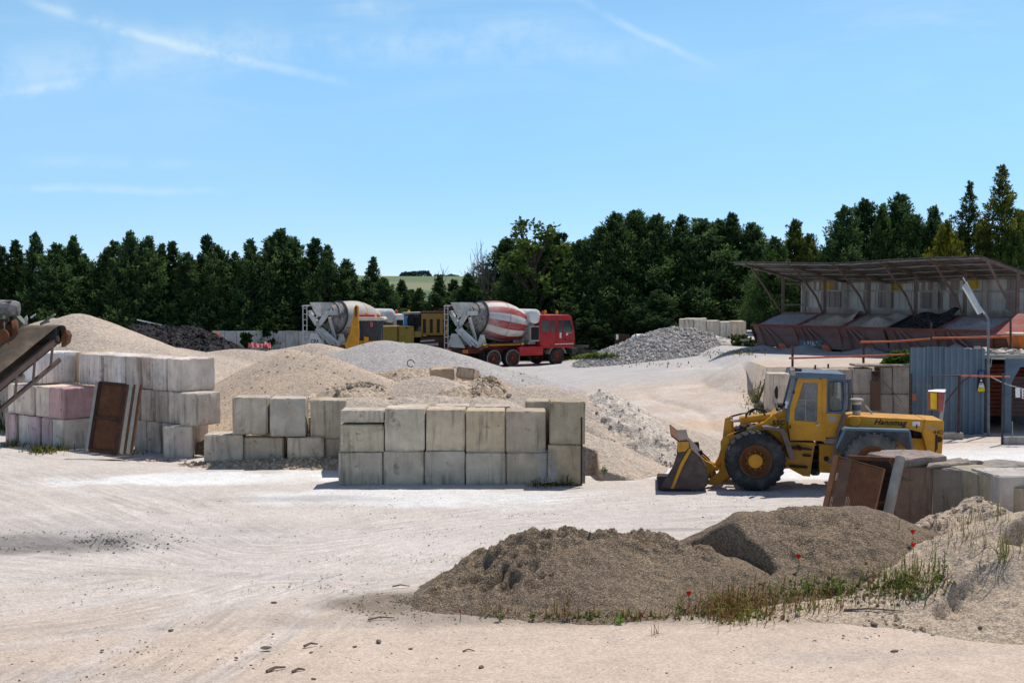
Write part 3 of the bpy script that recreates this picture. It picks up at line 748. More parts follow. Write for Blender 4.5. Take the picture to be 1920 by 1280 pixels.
# height cache of ground and heaps, for resting things on them
class HMap:
    def __init__(s, x0, x1, y0, y1, st):
        s.x0, s.y0, s.st = x0, y0, st; s.xs = np.arange(x0, x1, st); s.ys = np.arange(y0, y1, st)
        X, Y = np.meshgrid(s.xs, s.ys); Z = Tbase(X, Y)
        for f in SURF: Z = np.maximum(Z, f(X, Y))
        s.Z = Z
    def get(s, X, Y):
        u = np.clip((X - s.x0) / s.st, 0, len(s.xs) - 1.001); v = np.clip((Y - s.y0) / s.st, 0, len(s.ys) - 1.001)
        i = u.astype(int); j = v.astype(int); a = u - i; b = v - j; Z = s.Z
        return (Z[j, i] * (1 - a) + Z[j, i + 1] * a) * (1 - b) + (Z[j + 1, i] * (1 - a) + Z[j + 1, i + 1] * a) * b
HMA = HMap(-19, 17, 16, 50, .08); HMB = HMap(-40, 45, 48, 125, .3)
_YS = np.concatenate([np.arange(17, 50, .03), np.arange(50, 122, .15)])
def hit(px, py, y0=17.0):
    """first point of ground or heap seen at a pixel"""
    u = (px - 960) / F; v = -(py - 640) / F
    dy = math.cos(TH) + v * math.sin(TH); dz = -math.sin(TH) + v * math.cos(TH)
    X = u / dy * _YS; Z = 5 + dz / dy * _YS
    H = np.where(_YS < 50, HMA.get(X, _YS), HMB.get(X, _YS))
    k = np.nonzero(Z <= H)[0]; k = k[0] if len(k) else len(_YS) - 1
    return Vector((X[k], _YS[k], H[k]))
# ------------------------------------------------------------------ cast concrete blocks
def block_mesh(w, d, h, seed, chip=1.0, cuts=9, top_irreg=0.0):
    """box with uneven faces, worn edges and knocked-off corners; base centred at the origin"""
    rnd = random.Random(seed)
    bm = bmesh.new(); bmesh.ops.create_cube(bm, size=1)
    bmesh.ops.subdivide_edges(bm, edges=bm.edges[:], cuts=cuts, use_grid_fill=True)
    co = np.array([v.co[:] for v in bm.verts]); dm = np.array([w, d, h]); lim = .5 - 1 / (cuts + 1)
    ins = np.abs(np.abs(co) - lim) < 1e-3; co = np.where(ins, np.sign(co) * (.5 - np.minimum(.026 / dm, .2))[None], co)
    e = (np.abs(np.abs(co) - .5) < 1e-4); ne = e.sum(1)
    sx = rnd.random() * 90
    for i, v in enumerate(bm.verts):
        x, y, z = co[i]
        p = np.array([x * w, y * d, (z + .5) * h])
        n1 = float(fbm(np.array(p[0] * 2.1 + p[2] * .9 + sx), np.array(p[1] * 2.1 - p[2] * 1.1 + sx), 3, seed % 50))
        n2 = float(fbm(np.array(p[0] * 9 + p[2] * 5.1 + sx), np.array(p[1] * 9 - p[2] * 6.7), 2, seed % 37))
        sg = np.sign(co[i]) * e[i]
        if ne[i] == 1: p += sg * (n1 * .016 + n2 * .004)
        else:
            ch = chip * (.006 + .040 * max(0, n1 - .02) + .085 * max(0, n2 - .05)) * (1.4 if ne[i] == 3 else 1)
            p -= sg * ch
        if top_irreg and z > .49: p[2] += top_irreg * n1
        v.co = p
    me = bpy.data.meshes.new('concrete_block'); bm.to_mesh(me); bm.free()
    me.polygons.foreach_set('use_smooth', [True] * len(me.polygons))
    try: me.set_sharp_from_angle(angle=R(30))
    except Exception: pass
    me.materials.append(M['concrete']); return me
_bs = [100]
def cblock(loc, yaw, w, d, h, label, group, tint=(.36, .345, .32), name='concrete_block', chip=1.0, tilt=(0, 0), ti=0.0, cat='concrete block'):
    _bs[0] += 7
    me = block_mesh(w, d, h, _bs[0], chip, 9 if max(w, d) < 1.6 else 11, ti)
    o = bpy.data.objects.new(name, me); COL.objects.link(o)
    o.location = loc; o.rotation_euler = (tilt[0], tilt[1], yaw); r = random.Random(_bs[0])
    j = (.93 + .16 * r.random()) * 1.50; wm = r.uniform(-.01, .06); cool = .06 if group and ('stepped' in group or 'pink' in group) else 0; o.color = (tint[0] * j * (1.07 + wm - cool * .4), tint[1] * j * (1 - cool * .35), tint[2] * j * (.92 - wm + cool), 1)
    return tag(o, label, cat, group)
GREYC = (.37, .35, .32); WARMC = (.40, .36, .29); PINK = (.40, .315, .32); PALEC = (.50, .48, .45); DARKC = (.25, .23, .20); REDC = (.22, .175, .165)
# -- the facing wall: five columns, two courses, and the taller corner at its right end
gW = 'concrete blocks of the facing wall'
YF = 35.05
def face_block(x0, x1, y_top, y_bot, Y, d, label, tint=GREYC, grp=gW, yaw=0.0, chip=1.0, tilt=(0, 0), ti=0.0, name='concrete_block'):
    a = P(x0, y_bot, Y); b = P(x1, y_bot, Y); t = P(x0, y_top, Y)
    w = b.x - a.x; c = Vector(((a.x + b.x) / 2, Y + d / 2, max(a.z, -.03)))
    return cblock(c, yaw, w - .015, d, t.z - c.z, label, grp, tint, name, chip, tilt, ti)
face_block(634, 717, 848, 911, YF - .05, 1.0, 'grey block at the left end of the facing wall, bottom course, dusted white below', GREYC)
face_block(638, 720, 796, 847.5, YF, 1.0, 'pale block under the thin cap slab at the left end of the facing wall', WARMC)
face_block(637, 720, 769, 792, YF, .9, 'thin concrete slab capping the left end of the facing wall', (.42, .40, .37), name='concrete_slab')
face_block(721, 797, 766, 845, YF, 1.0, 'two tone block next to the capped column, top course of the facing wall', (.42, .39, .34))
face_block(718, 795, 845.5, 912, YF, 1.0, 'streaked block second from the left in the bottom course of the facing wall', GREYC)
face_block(798, 872, 768, 845, YF + .02, 1.0, 'yellowish stained block at the middle of the top course of the facing wall', (.43, .39, .33))
face_block(796, 872, 845.5, 913, YF, 1.0, 'grey block at the middle of the bottom course of the facing wall', GREYC)
face_block(873, 947, 770, 848, YF + .03, 1.0, 'finely streaked tan block second from the right in the top course of the facing wall', WARMC)
face_block(873, 948, 848.5, 914, YF, 1.0, 'grey block second from the right in the bottom course, below the finely streaked tan one', GREYC)
face_block(948, 1024, 771, 848, YF + .05, 1.0, 'dark streaked block beside the taller corner block, top course of the facing wall', (.30, .275, .25))
face_block(949, 1026, 848.5, 915, YF + .04, 1.0, 'stained bottom block behind the small wire grid in the facing wall', (.33, .30, .26))
face_block(1030, 1098, 753, 833, YF - .10, 1.15, 'tall mossy corner block with black lichen patches at the right end of the facing wall', (.30, .27, .215), chip=1.6)
face_block(1027, 1094, 833.5, 908, YF - .07, 1.2, 'brown stained lower corner block behind the upright rusty rod', (.30, .265, .21), chip=1.5)
face_block(985, 1074, 752, 833, YF + 1.18, 1.1, 'weathered block behind the tall mossy corner block', (.36, .34, .30), chip=1.5)
face_block(988, 1074, 834, 898, YF + 1.3, 1.0, 'lower block hidden behind the corner of the facing wall', (.33, .31, .28))
for i, (a, b, l) in enumerate(((740, 805, 'leftmost backing block whose top edge shows behind the facing wall'), (815, 880, 'middle backing block whose top edge shows behind the facing wall'), (888, 958, 'rightmost backing block whose top edge shows behind the facing wall'))):
    face_block(a, b, 762 - i % 2, 880, YF + 1.25, .9, l, (.38, .36, .34), 'backing blocks behind the facing wall', yaw=R(1.5 * (i - 1)))
# -- rear row between the two walls
gR = 'concrete blocks of the set back row'
face_block(436, 503, 745, 814, 38.7, .9, 'grey upper block at the left of the set back row, beside the smooth sand cone', (.34, .325, .30), gR, R(-2))
face_block(504, 572, 747, 818, 38.6, .9, 'grey upper block second from the left in the set back row', (.34, .325, .30), gR, R(3))
face_block(584, 658, 750, 822, 38.7, .95, 'stained upper block at the right of the set back row, half behind the facing wall', (.38, .34, .28), gR, R(-6))
face_block(381, 455, 815, 872, 38.9, 1.0, 'dusty bottom block at the left of the set back row', (.40, .37, .34), gR, R(2), 1.6)
face_block(457, 533, 820, 868, 39.0, 1.0, 'sunken bottom block between two gaps in the set back row', (.38, .36, .33), gR, R(-2), 1.8)
face_block(538, 608, 820, 880, 38.6, 1.0, 'dirt splashed bottom block third from the left in the set back row', (.38, .345, .31), gR, 0, 1.5)
face_block(609, 660, 821, 882, 38.75, 1.0, 'bottom block of the set back row next to the facing wall', (.35, .32, .29), gR, 0, 1.3)
# -- stepped wall at the left: courses of narrow blocks set end on, running back to the left
gL = 'concrete blocks of the stepped wall'
ORI = Vector((-9.55, 40.85, 0)); DIR = Vector((-.76, .65, 0)).normalized(); PER = Vector((-DIR.y, DIR.x, 0)) * -1
YAW = math.atan2(PER.y, PER.x)
def wblock(s_, k, z0, h, L=1.25, wdt=.62, out=0.0, label='', tint=PALEC, tw=0.0, grp=gL, o=ORI):
    c = o + DIR * (s_ + wdt / 2) + PER * (L / 2 - out); c.z = z0
    return cblock(c, YAW + tw, L, wdt - .015, h - .01, label, grp, tint)
top = ['right hand end block of the top course of the stepped wall, broad pale face', 'second block from the right in the stepped wall top course, with a dark stain', 'third block from the right in the stepped wall top course, with a pink band', 'fourth block from the right in the stepped wall top course, above the rusty rack', 'fifth block from the right in the stepped wall top course', 'sixth block from the right in the stepped wall top course', 'seventh block from the right in the stepped wall top course', 'eighth block from the right in the stepped wall top course', 'ochre stained block in the recess of the top course of the stepped wall']
outs = [0, .04, -.03, .05, .03, -.05, .02, -.02, -.32]
for i, l in enumerate(top):
    wblock(i * .66, i, 1.86, .95, out=outs[i], label=l, tint=[PALEC, (.5, .48, .44), (.5, .44, .4), PALEC, (.54, .53, .5), PALEC, (.55, .54, .52), PALEC, (.48, .38, .24)][i], tw=R([0, 1, -1, .5, -1, 1, 0, -.6, 0][i]), )
wblock(9 * .66, 9, 1.86, .98, L=1.5, wdt=.9, out=.95, label='large pale block standing forward at the left of the top course behind the conveyor', tint=(.58, .57, .55))
mid = ['right hand end block of the middle course, broad stained face', 'block with a broad pale face next to the end of the middle course', 'third block from the right in the middle course beside the rusty rack', 'fourth block from the right in the middle course, behind the rusty rack edge', 'fifth block from the right in the middle course, partly behind the rusty rack']
for i, l in enumerate(mid):
    wblock(i * .68 - .75, i, .93, .93, out=[.18, .06, 0, .02, 0][i], label=(l + ' of the stepped wall') if len(l.split()) < 13 else l.replace('middle course', 'stepped wall middle course'), tint=[(.37, .345, .30), (.46, .43, .38), GREYC, (.44, .42, .39), GREYC][i], tw=R([14, 6, 0, 1, -1][i]), L=1.1 if i == 0 else 1.25)
bot = ['bottom end block of the stepped wall with a dark side, next to the dirt ridge', 'shadowed bottom block of the stepped wall, right of the rusty rack', 'bottom block of the stepped wall directly behind the rusty rack', 'bottom block of the stepped wall between the rusty rack and the pink stack']
for i, l in enumerate(bot):
    wblock(i * .7 - .45, i, -.03, .96, out=[.42, 0, .03, 0][i], label=l, tint=[(.42, .40, .36), GREYC, GREYC, GREYC][i], tw=R([-42, 2, 0, 0][i]), wdt=.66 if i else .95, L=1.2 if i else .8)
# -- low pink stack in front of it
gP = 'concrete blocks of the pink stack'
OP = Vector((-13.42, 42.55, 0))
names = [('bottom end block of the pink stack, grey with a broad face, beside the rusty rack', (.44, .42, .38)), ('pale pink bottom block second from the right in the pink stack', PINK), ('narrow pink bottom block third from the right in the pink stack', (.42, .325, .34)), ('whitish bottom block fourth from the right in the pink stack', PALEC), ('pink topped bottom block at the left end of the pink stack', (.42, .32, .31))]
for i, (l, t) in enumerate(names):
    wblock(i * .68, i, -.03, .93, out=[.05, 0, .03, -.02, .04][i], label=l, tint=t, grp=gP, o=OP)
names = [('bright pink end block with a broad face on top of the pink stack', (.42, .30, .325)), ('two tone pale block beside the bright pink one on top of the pink stack', (.48, .45, .41)), ('brown streaked block third from the right on top of the pink stack', (.48, .44, .39)), ('pale block at the left end on top of the pink stack', (.52, .49, .45))]
for i, (l, t) in enumerate(names):
    wblock(i * .82, i, .91, .93, out=[.04, 0, .03, -.02][i], label=l, tint=t, grp=gP, o=OP, wdt=.8)
# -- retaining wall below the upper yard
gT = 'concrete blocks of the retaining wall'
def rw(x0, x1, yt, yb, Y, d, l, t=(.33, .30, .28), yaw=0, z0=None):
    a = P(x0, yb, Y); b = P(x1, yb, Y); tp = P(x0, yt, Y)
    z = a.z if z0 is None else z0
    cblock(Vector(((a.x + b.x) / 2, Y + d / 2, z)), yaw, (b.x - a.x) - .02, d, tp.z - z - .01, l, gT, t)
rw(1443, 1482, 700, 770, 49.6, .9, 'upper block at the free left end of the retaining wall, behind the loader mirror', (.42, .40, .38), R(3))
rw(1441, 1482, 770, 800, 49.6, .9, 'lower block at the free left end of the retaining wall, above the weeds', (.38, .36, .34), R(3), z0=-.05)
xs_ = [1484, 1536, 1588, 1641, 1652, 1697, 1718]
for i, (a, b, yt, l) in enumerate(((1484, 1538, 697, 'upper retaining block behind the loader cab roof'), (1539, 1598, 692, 'upper retaining block seen past the rear of the loader cab'), (1599, 1637, 690, 'broad upper retaining block left of the rusty beam'), (1650, 1673, 688, 'narrow upper retaining block right of the rusty beam'), (1674, 1716, 686, 'upper retaining block next to the corrugated sheet, under the green bush'))):
    rw(a, b, yt, 738, 50.4, .9, l, (.31, .285, .27), R([0, 1, -3, 0, -1][i]))
for i, (a, b, l) in enumerate(((1484, 1538, 'lower retaining block hidden behind the loader cab'), (1539, 1598, 'lower retaining block seen through the rear cab window'), (1599, 1640, 'lower retaining block left of the rusty beam foot'), (1650, 1674, 'lower retaining block right of the rusty beam foot'), (1675, 1716, 'lower retaining block next to the corrugated sheet'))):
    rw(a, b, 738.6, 800, 50.4, .9, l, (.34, .325, .315), 0, z0=-.05)
rw(1604, 1718, 683, 687.5, 50.3, 1.0, 'thin broken slab lying along the top of the retaining wall', (.3, .285, .27))
# -- foreground wall at the right
gF = 'concrete blocks of the foreground wall'
def fw(p0, p1, zt, d, l, t, chip=1.0, z0=-.05):
    a = Vector(p0).to_3d(); b = Vector(p1).to_3d(); v = b - a; L = v.length; yaw = math.atan2(v.y, v.x)
    n = Vector((-v.y, v.x, 0)).normalized(); c = (a + b) / 2 + n * d / 2; c.z = z0
    return cblock(c, yaw, L - .015, d, zt - z0, l, gF, t, chip=chip)
def at(px, py, z):                       # plan point where the top edge (height z) is seen
    g = G(px, py, z); return (g.x, g.y)
ZT = 1.30
q = [at(1676, 872, ZT), at(1748, 875, ZT), at(1822, 884, ZT)]
fw(q[0], q[1], ZT, 2.2, 'reddish gravelly block behind the rusty screens in the foreground wall', REDC, 1.6)
fw(q[1], q[2], ZT + .0, 2.2, 'dark grey gravelly block second from the left in the foreground wall', (.20, .195, .195), 1.2)
q2 = [at(1820, 877, 1.36), at(1876, 893, 1.36)]
fw(q2[0], q2[1], 1.36, 2.4, 'smooth pale grey block standing forward in the foreground wall', (.36, .355, .36), .6)
q3 = [at(1878, 896, 1.32), at(1945, 893, 1.32)]
fw(q3[0], q3[1], 1.32, 2.0, 'tan block with a notched top at the right of the foreground wall', (.30, .275, .22), 1.0)
q4 = [at(1892, 905, 1.2), at(1975, 907, 1.2)]
fw((q4[0][0], q4[0][1] - .25), (q4[1][0], q4[1][1] - .25), 1.16, 1.2, 'lower tan block at the right edge in front of the foreground wall', (.31, .28, .225), 1.0)
def slab(pts, zt, th, label, tint, seed, back=1.2):
    """irregular broken slab lying flat"""
    rnd = random.Random(seed); poly = [at(x, y, zt) for x, y in pts]
    cx = sum(p[0] for p in poly) / len(poly); cy = sum(p[1] for p in poly) / len(poly)
    fine = []
    for i in range(len(poly)):
        a, b = poly[i], poly[(i + 1) % len(poly)]
        for k in range(6):
            t = k / 6; fine.append((a[0] + (b[0] - a[0]) * t + rnd.uniform(-.03, .03), a[1] + (b[1] - a[1]) * t + rnd.uniform(-.03, .03)))
    m = MB(); n = len(fine); vs = []
    for z, sc, wob in ((zt - th, .97, 0), (zt - th * .45, 1.0, .01), (zt - .02, .985, .012), (zt, .93, .012)):
        for x, y in fine: vs.append((cx + (x - cx) * sc, cy + (y - cy) * sc, z + rnd.uniform(-wob, wob)))
    vs.append((cx, cy, zt + .01)); fs = []
    for r_ in range(3):
        for i in range(n): fs.append((r_ * n + i, r_ * n + (i + 1) % n, (r_ + 1) * n + (i + 1) % n, (r_ + 1) * n + i))
    for i in range(n): fs.append((3 * n + i, 3 * n + (i + 1) % n, 4 * n))
    fs.append(tuple(range(n - 1, -1, -1))); m.add(vs, fs)
    o = m.build('concrete_slab', 'concrete', origin=(cx, cy, zt - th)); o.color = (*tint, 1)
    return tag(o, label, 'concrete slab', 'broken slabs on the foreground wall')
slab([(1628, 848), (1690, 860), (1776, 853), (1740, 843), (1660, 842)], 1.49, .17, 'reddish gravelly slab on top of the rusty screens, in front of the loader wheel', (.36, .29, .26), 3)
slab([(1738, 872), (1790, 869), (1842, 864), (1800, 858), (1742, 861)], 1.37, .06, 'thin crumbling reddish slab lying on the dark grey foreground block', (.40, .32, .28), 4)
# -- blocks at the far heap
gB = 'concrete blocks behind the coarse stone heap'
for (a, b, yt, yb, Y, d, l, t) in ((1277, 1301, 598, 640, 76, 1.0, 'leftmost block showing above the coarse stone heap', (.50, .48, .46)), (1302, 1325, 600, 640, 75.8, 1.0, 'second block from the left above the coarse stone heap', (.56, .55, .54)), (1326, 1350, 601, 640, 75.6, 1.0, 'spotted block in the middle above the coarse stone heap', (.52, .50, .48)), (1351, 1373, 603, 645, 75.4, 1.0, 'spotted block right of the middle above the coarse stone heap', (.52, .51, .49)), (1373, 1399, 602, 648, 74.6, 1.4, 'broad tan end block right of the coarse stone heap', (.42, .39, .35)), (1346, 1366, 634, 662, 73.2, .9, 'low block at the right foot of the coarse stone heap beside the shrub', (.42, .39, .36))):
    face_block(a, b, yt, yb, Y, d, l, t, gB)
face_block(1287, 1326, 596.5, 599.5, 76.2, .8, 'flat slab lying on top of the far blocks', (.6, .59, .57), gB, name='concrete_slab')
face_block(1144, 1161, 650, 674, 77.5, .8, 'small left block at the left foot of the coarse stone heap', (.44, .41, .37), gB)
face_block(1162, 1195, 650, 672, 77.6, .8, 'wide block at the left foot of the coarse stone heap', (.42, .39, .35), gB)
# -- chunks sticking out of the spoil bank
face_block(806, 850, 690, 712, 46.6, .7, 'half buried concrete chunk sticking out of the spoil bank, left one', (.36, .30, .24), 'chunks in the spoil bank', R(8), 2.5, (R(5), R(-3)))
face_block(858, 893, 692, 712, 45.6, .7, 'half buried concrete chunk sticking out of the spoil bank, right one', (.38, .31, .25), 'chunks in the spoil bank', R(-14), 2.8, (R(-8), R(6)))

# ------------------------------------------------------------------ wheel loader (side on, facing left)
def wheel(name, c, axis, R0, wd, parent, hubmat='yellow', tyre='tyre', rimmat='rust', lugs=26, world=True, label=None):
    """tyre with lugs, dished rim and hub; axis points to the outer side"""
    c = Vector(c); ax = Vector(axis).normalized(); t = MB(); r = R0
    prof = [(-wd * .42, r * .58), (-wd * .5, r * .66), (-wd * .52, r * .80), (-wd * .46, r * .93), (-wd * .36, r * .965), (wd * .36, r * .965), (wd * .46, r * .93), (wd * .52, r * .80), (wd * .5, r * .66), (wd * .44, r * .56), (wd * .30, r * .52)]
    t.lathe(prof, c, ax, 48)
    u = Vector((0, 0, 1)) if abs(ax.z) < .9 else Vector((1, 0, 0)); x = (u - ax * u.dot(ax)).normalized(); y = ax.cross(x)
    if lugs:
        for k in range(lugs):
            for s_ in (-1, 1):
                a = 2 * math.pi * (k + (.5 if s_ > 0 else 0)) / lugs
                d = x * math.cos(a) + y * math.sin(a); tn = -x * math.sin(a) + y * math.cos(a)
                p0 = c + d * r * .955 + ax * s_ * wd * .03; p1 = c + d * r * .945 + ax * s_ * wd * .47 + tn * s_ * r * .10
                t.bar(p0, p1, r * .085, r * .09, d)
                p2 = c + d * r * .86 + ax * s_ * wd * .515 + tn * s_ * r * .11
                t.bar(p1, p2, r * .07, r * .06, ax)
    ty = t.build('wheel', tyre, parent, smooth=True)
    if label: ty['label'] = label
    rm = MB(); rm.lathe([(wd * .28, r * .53), (wd * .44, r * .545), (wd * .42, r * .50), (wd * .30, r * .47), (wd * .16, r * .40), (wd * .10, r * .30), (wd * .12, r * .24)], c, ax, 40)
    rm.lathe([(-wd * .28, r * .53), (-wd * .42, r * .53), (-wd * .2, r * .4), (-wd * .2, .0)], c, ax, 24)
    rm.build('rim', rimmat, ty, smooth=True)
    hb = MB(); hb.lathe([(wd * .08, r * .25), (wd * .30, r * .245), (wd * .36, r * .22), (wd * .38, r * .12), (wd * .38, 0)], c, ax, 32)
    for k in range(10):
        a = 2 * math.pi * k / 10; d = x * math.cos(a) + y * math.sin(a)
        hb.cyl(c + d * r * .30 + ax * wd * .1, c + d * r * .30 + ax * wd * .19, r * .02, n=6)
    hb.build('hub', hubmat, ty, smooth=True)
    return ty

def make_loader():
    g = G(1500, 920); LD = root('wheel_loader', (g.x, 35.0, 0), 'old yellow wheel loader with grey cab roof and lowered rusty bucket', 'wheel loader')
    Yn, Yf = 33.85, 36.15
    rw_ = .725
    fx = P(1420, 868, Yn).x; rx = P(1637, 868, Yn).x
    for (X, tm, rm, lb) in ((fx, 'tyre', 'rust', None), (rx, 'tyre_grey', 'rust', 'grey dusty rear wheel')):
        wheel('wheel', (X, Yn + .27, rw_ - .01), (0, -1, 0), rw_, .52, LD, 'yellow', tm, rm, label=lb)
        wheel('wheel', (X, Yf - .27, rw_ - .01), (0, 1, 0), rw_, .52, LD, 'yellow', tm, rm)
    # chassis: front frame, joint, rear frame, axles
    m = MB(); m.px([(1427, 797), (1458, 771), (1476, 769), (1479, 826), (1477, 842), (1440, 842), (1400, 880), (1385, 880), (1400, 830)], 34.5, 35.5)
    m.px([(1477, 828), (1526, 829), (1522, 850), (1516, 893), (1503, 892), (1477, 878), (1455, 880), (1455, 828)], 34.45, 35.55)
    m.build('front_frame', 'yellow', LD, bevel=.015)
    m = MB(); m.px([(1532, 831), (1568, 832), (1600, 815), (1730, 820), (1730, 868), (1600, 880), (1558, 886), (1532, 885)], 34.55, 35.45)
    m.build('rear_frame', 'yellow', LD, bevel=.015)
    m = MB(); m.px([(1518, 838), (1536, 838), (1536, 882), (1518, 884)], 34.8, 35.2)
    for yy in (842, 860, 878): m.px([(1516, yy), (1538, yy), (1538, yy + 5), (1516, yy + 5)], 34.6, 35.4)
    m.cyl(P(1521, 885, 34.5), P(1521, 885, 35.5), .075, n=12)
    for X in (fx, rx): m.cyl((X, Yn + .4, rw_), (X, Yf - .4, rw_), .2, n=16)
    m.cyl(P(1545, 859, 34.53), P(1545, 859, 34.56), .065, n=16)  # black disc painted in for the dark inside of a frame hole
    m.build('articulation_joint', 'black', LD)
    for poly in ([(1479, 838), (1520, 841), (1520, 844), (1479, 842)], [(1480, 872), (1512, 874), (1512, 878), (1480, 876)], [(1504, 852), (1519, 853), (1518, 856), (1504, 855)]):
        m = MB(); m.px(poly, 34.32, 34.46); m.build('step', 'rust_dark', LD)
    m = MB(); m.tube([P(1492, 836, 34.40), P(1500, 842, 34.40)], .05, 10); m.build('hydraulic_port', 'black', LD)
    # lift arms and the bucket linkage, one arm each side
    arm = [(1450, 776), (1429, 793), (1367, 815), (1355, 821), (1350, 831), (1352, 877), (1345, 889), (1330, 899), (1326, 910), (1339, 912), (1352, 905), (1367, 893), (1374, 872), (1368, 842), (1378, 826), (1428, 808), (1446, 806), (1462, 798)]
    for y0, y1 in ((34.42, 34.54), (35.46, 35.58)):
        m = MB(); m.px(arm, y0, y1)
        for (cx, cy, r_) in ((1361, 829, .085), (1333, 904, .07), (1437, 797, .06)): m.cyl(P(cx, cy, y0 - .03), P(cx, cy, y0 + .15), r_, n=16)
        m.build('lift_arm', 'yellow', LD, bevel=.01)
    m = MB(); m.cyl(P(1361, 829, 34.5), P(1361, 829, 35.5), .07, n=14); m.cyl(P(1356, 862, 34.5), P(1356, 862, 35.5), .08, n=14); m.build('cross_tube', 'yellow', LD)
    for y0 in (34.62, 35.26):
        m = MB(); lev = [(1357, 786), (1362, 783), (1367, 785), (1370, 815), (1364, 832), (1352, 862), (1344, 876), (1340, 880), (1336, 874), (1345, 858), (1352, 832), (1353, 818)]
        m.px(lev, y0, y0 + .12); m.cyl(P(1362, 789, y0 - .03), P(1362, 789, y0 + .15), .06, n=14)
        m.build('tilt_lever', 'yellow', LD, bevel=.008)
        c = MB(); c.cyl(P(1385, 788.5, y0 + .06), P(1440, 781, y0 + .06), .095, n=18); c.cyl(P(1384, 788.6, y0 + .06), P(1391, 787.8, y0 + .06), .11, n=18)
        ty = c.build('tilt_cylinder', 'yellow', LD, smooth=True)
        c = MB(); c.cyl(P(1362, 790.5, y0 + .06), P(1386, 788.4, y0 + .06), .035, n=12); c.build('piston_rod', 'steel', ty, smooth=True)
        c = MB(); c.tube([P(x, y, y0 + .0) for x, y in ((1396, 790), (1396, 780), (1400, 773), (1407, 768), (1415, 766.5), (1423, 768), (1429, 773), (1432, 781))], .022, 8); c.tube([P(x, y, y0) for x, y in ((1363, 785), (1368, 781), (1386, 776), (1396, 775))], .014, 6)
        c.build('hydraulic_hose', 'black', LD, smooth=True)
    # bucket: curved shell between two side plates
    B0, B1 = 33.72, 36.28
    side = [(1275, 831), (1296, 830), (1298, 845), (1316, 861), (1326, 878), (1331, 897), (1331, 907), (1324, 915), (1308, 920), (1242, 919), (1266, 877), (1273, 856)]
    back = [(1275, 831), (1296, 830), (1299, 845), (1316, 861), (1326, 878), (1331, 897), (1331, 907), (1324, 915), (1308, 920), (1242, 920.5)]
    sh = MB()
    pin = [P(x, y, B0) for x, y in back]; cen = P(1290, 885, B0)
    pout = [p + (p - cen).normalized() * .03 for p in pin]
    for i in range(len(back) - 1):
        sh.prism([pin[i], pin[i + 1], pout[i + 1], pout[i]], (0, B1 - B0, 0))
    sh.px(side, B0 - .02, B0 + .02); sh.px(side, B1 - .02, B1 + .02)
    bk = sh.build('bucket', 'bucket', LD)
    m = MB(); m.px([(1274, 831), (1296, 830), (1297, 840), (1290, 848), (1276, 850)], B0 - .045, B0 - .02); m.px([(1297, 842), (1301, 846), (1283, 880), (1268, 919), (1262, 919), (1280, 872)], B0 - .04, B0 - .02)
    m.build('rib', 'yellow', bk)
    m = MB(); m.prism([P(1263, 817, B0), P(1281, 831, B0), P(1279, 833, B0), P(1262, 820, B0)], (0, 2.56, 0)); m.px([(1280, 828), (1293, 826), (1293, 830), (1282, 832)], B0 - .03, B0 + .2)
    m.build('spill_guard', 'rust', bk)
    m = MB(); m.px([(1239, 918), (1300, 919), (1300, 922.5), (1237, 921)], B0 - .03, B1 + .03); m.build('cutting_edge', 'rust_dark', bk)
    for y0 in (34.45, 35.4):
        m = MB(); m.px([(1300, 846), (1322, 866), (1336, 872), (1341, 879), (1338, 884), (1330, 884), (1326, 897), (1320, 880), (1308, 862)], y0, y0 + .14); m.cyl(P(1334, 878, y0 - .03), P(1334, 878, y0 + .18), .06, n=12)
        m.build('hinge_bracket', 'yellow', bk, bevel=.008)
        m = MB(); m.bar(P(1336, 878, y0 + .07), P(1352, 880, y0 + .07), .09, .08); m.build('link', 'yellow', bk)
    m = MB(); m.cyl(P(1306, 852, 34.6), P(1315, 849, 34.6), .06, n=10); m.build('clamp', 'black', bk)
    # front fenders
    for y0, y1 in ((33.95, 34.45), (35.55, 36.05)):
        m = MB(); m.px([(1432, 801), (1440, 800), (1471, 803.5), (1477, 812), (1493, 861), (1482, 862), (1468, 818), (1462, 809), (1433, 805)], y0, y1)
        m.build('front_fender', 'brownsteel', LD, bevel=.01)
        m = MB(); m.px([(1436, 806), (1462, 809), (1468, 818), (1480, 858), (1470, 836), (1452, 818)], y0 + .3, y0 + .34); m.build('fender_skirt', 'yellow', LD)
    # cab
    C0, C1 = 34.32, 35.68
    m = MB(); m.px([(1488, 699), (1494, 697.5), (1582, 700.5), (1584, 703), (1583, 710.5), (1490, 708.5)], C0 - .08, C1 + .08)
    rf = m.build('cab_roof', 'bluegrey', LD, bevel=.025)
    door_o = [(1494, 710), (1539, 711), (1539, 826), (1480, 825), (1477, 800), (1478, 768)]
    door_i = [(1504, 716.5), (1531, 717.5), (1529.5, 790.5), (1489, 788), (1487.5, 785), (1488.5, 770)]
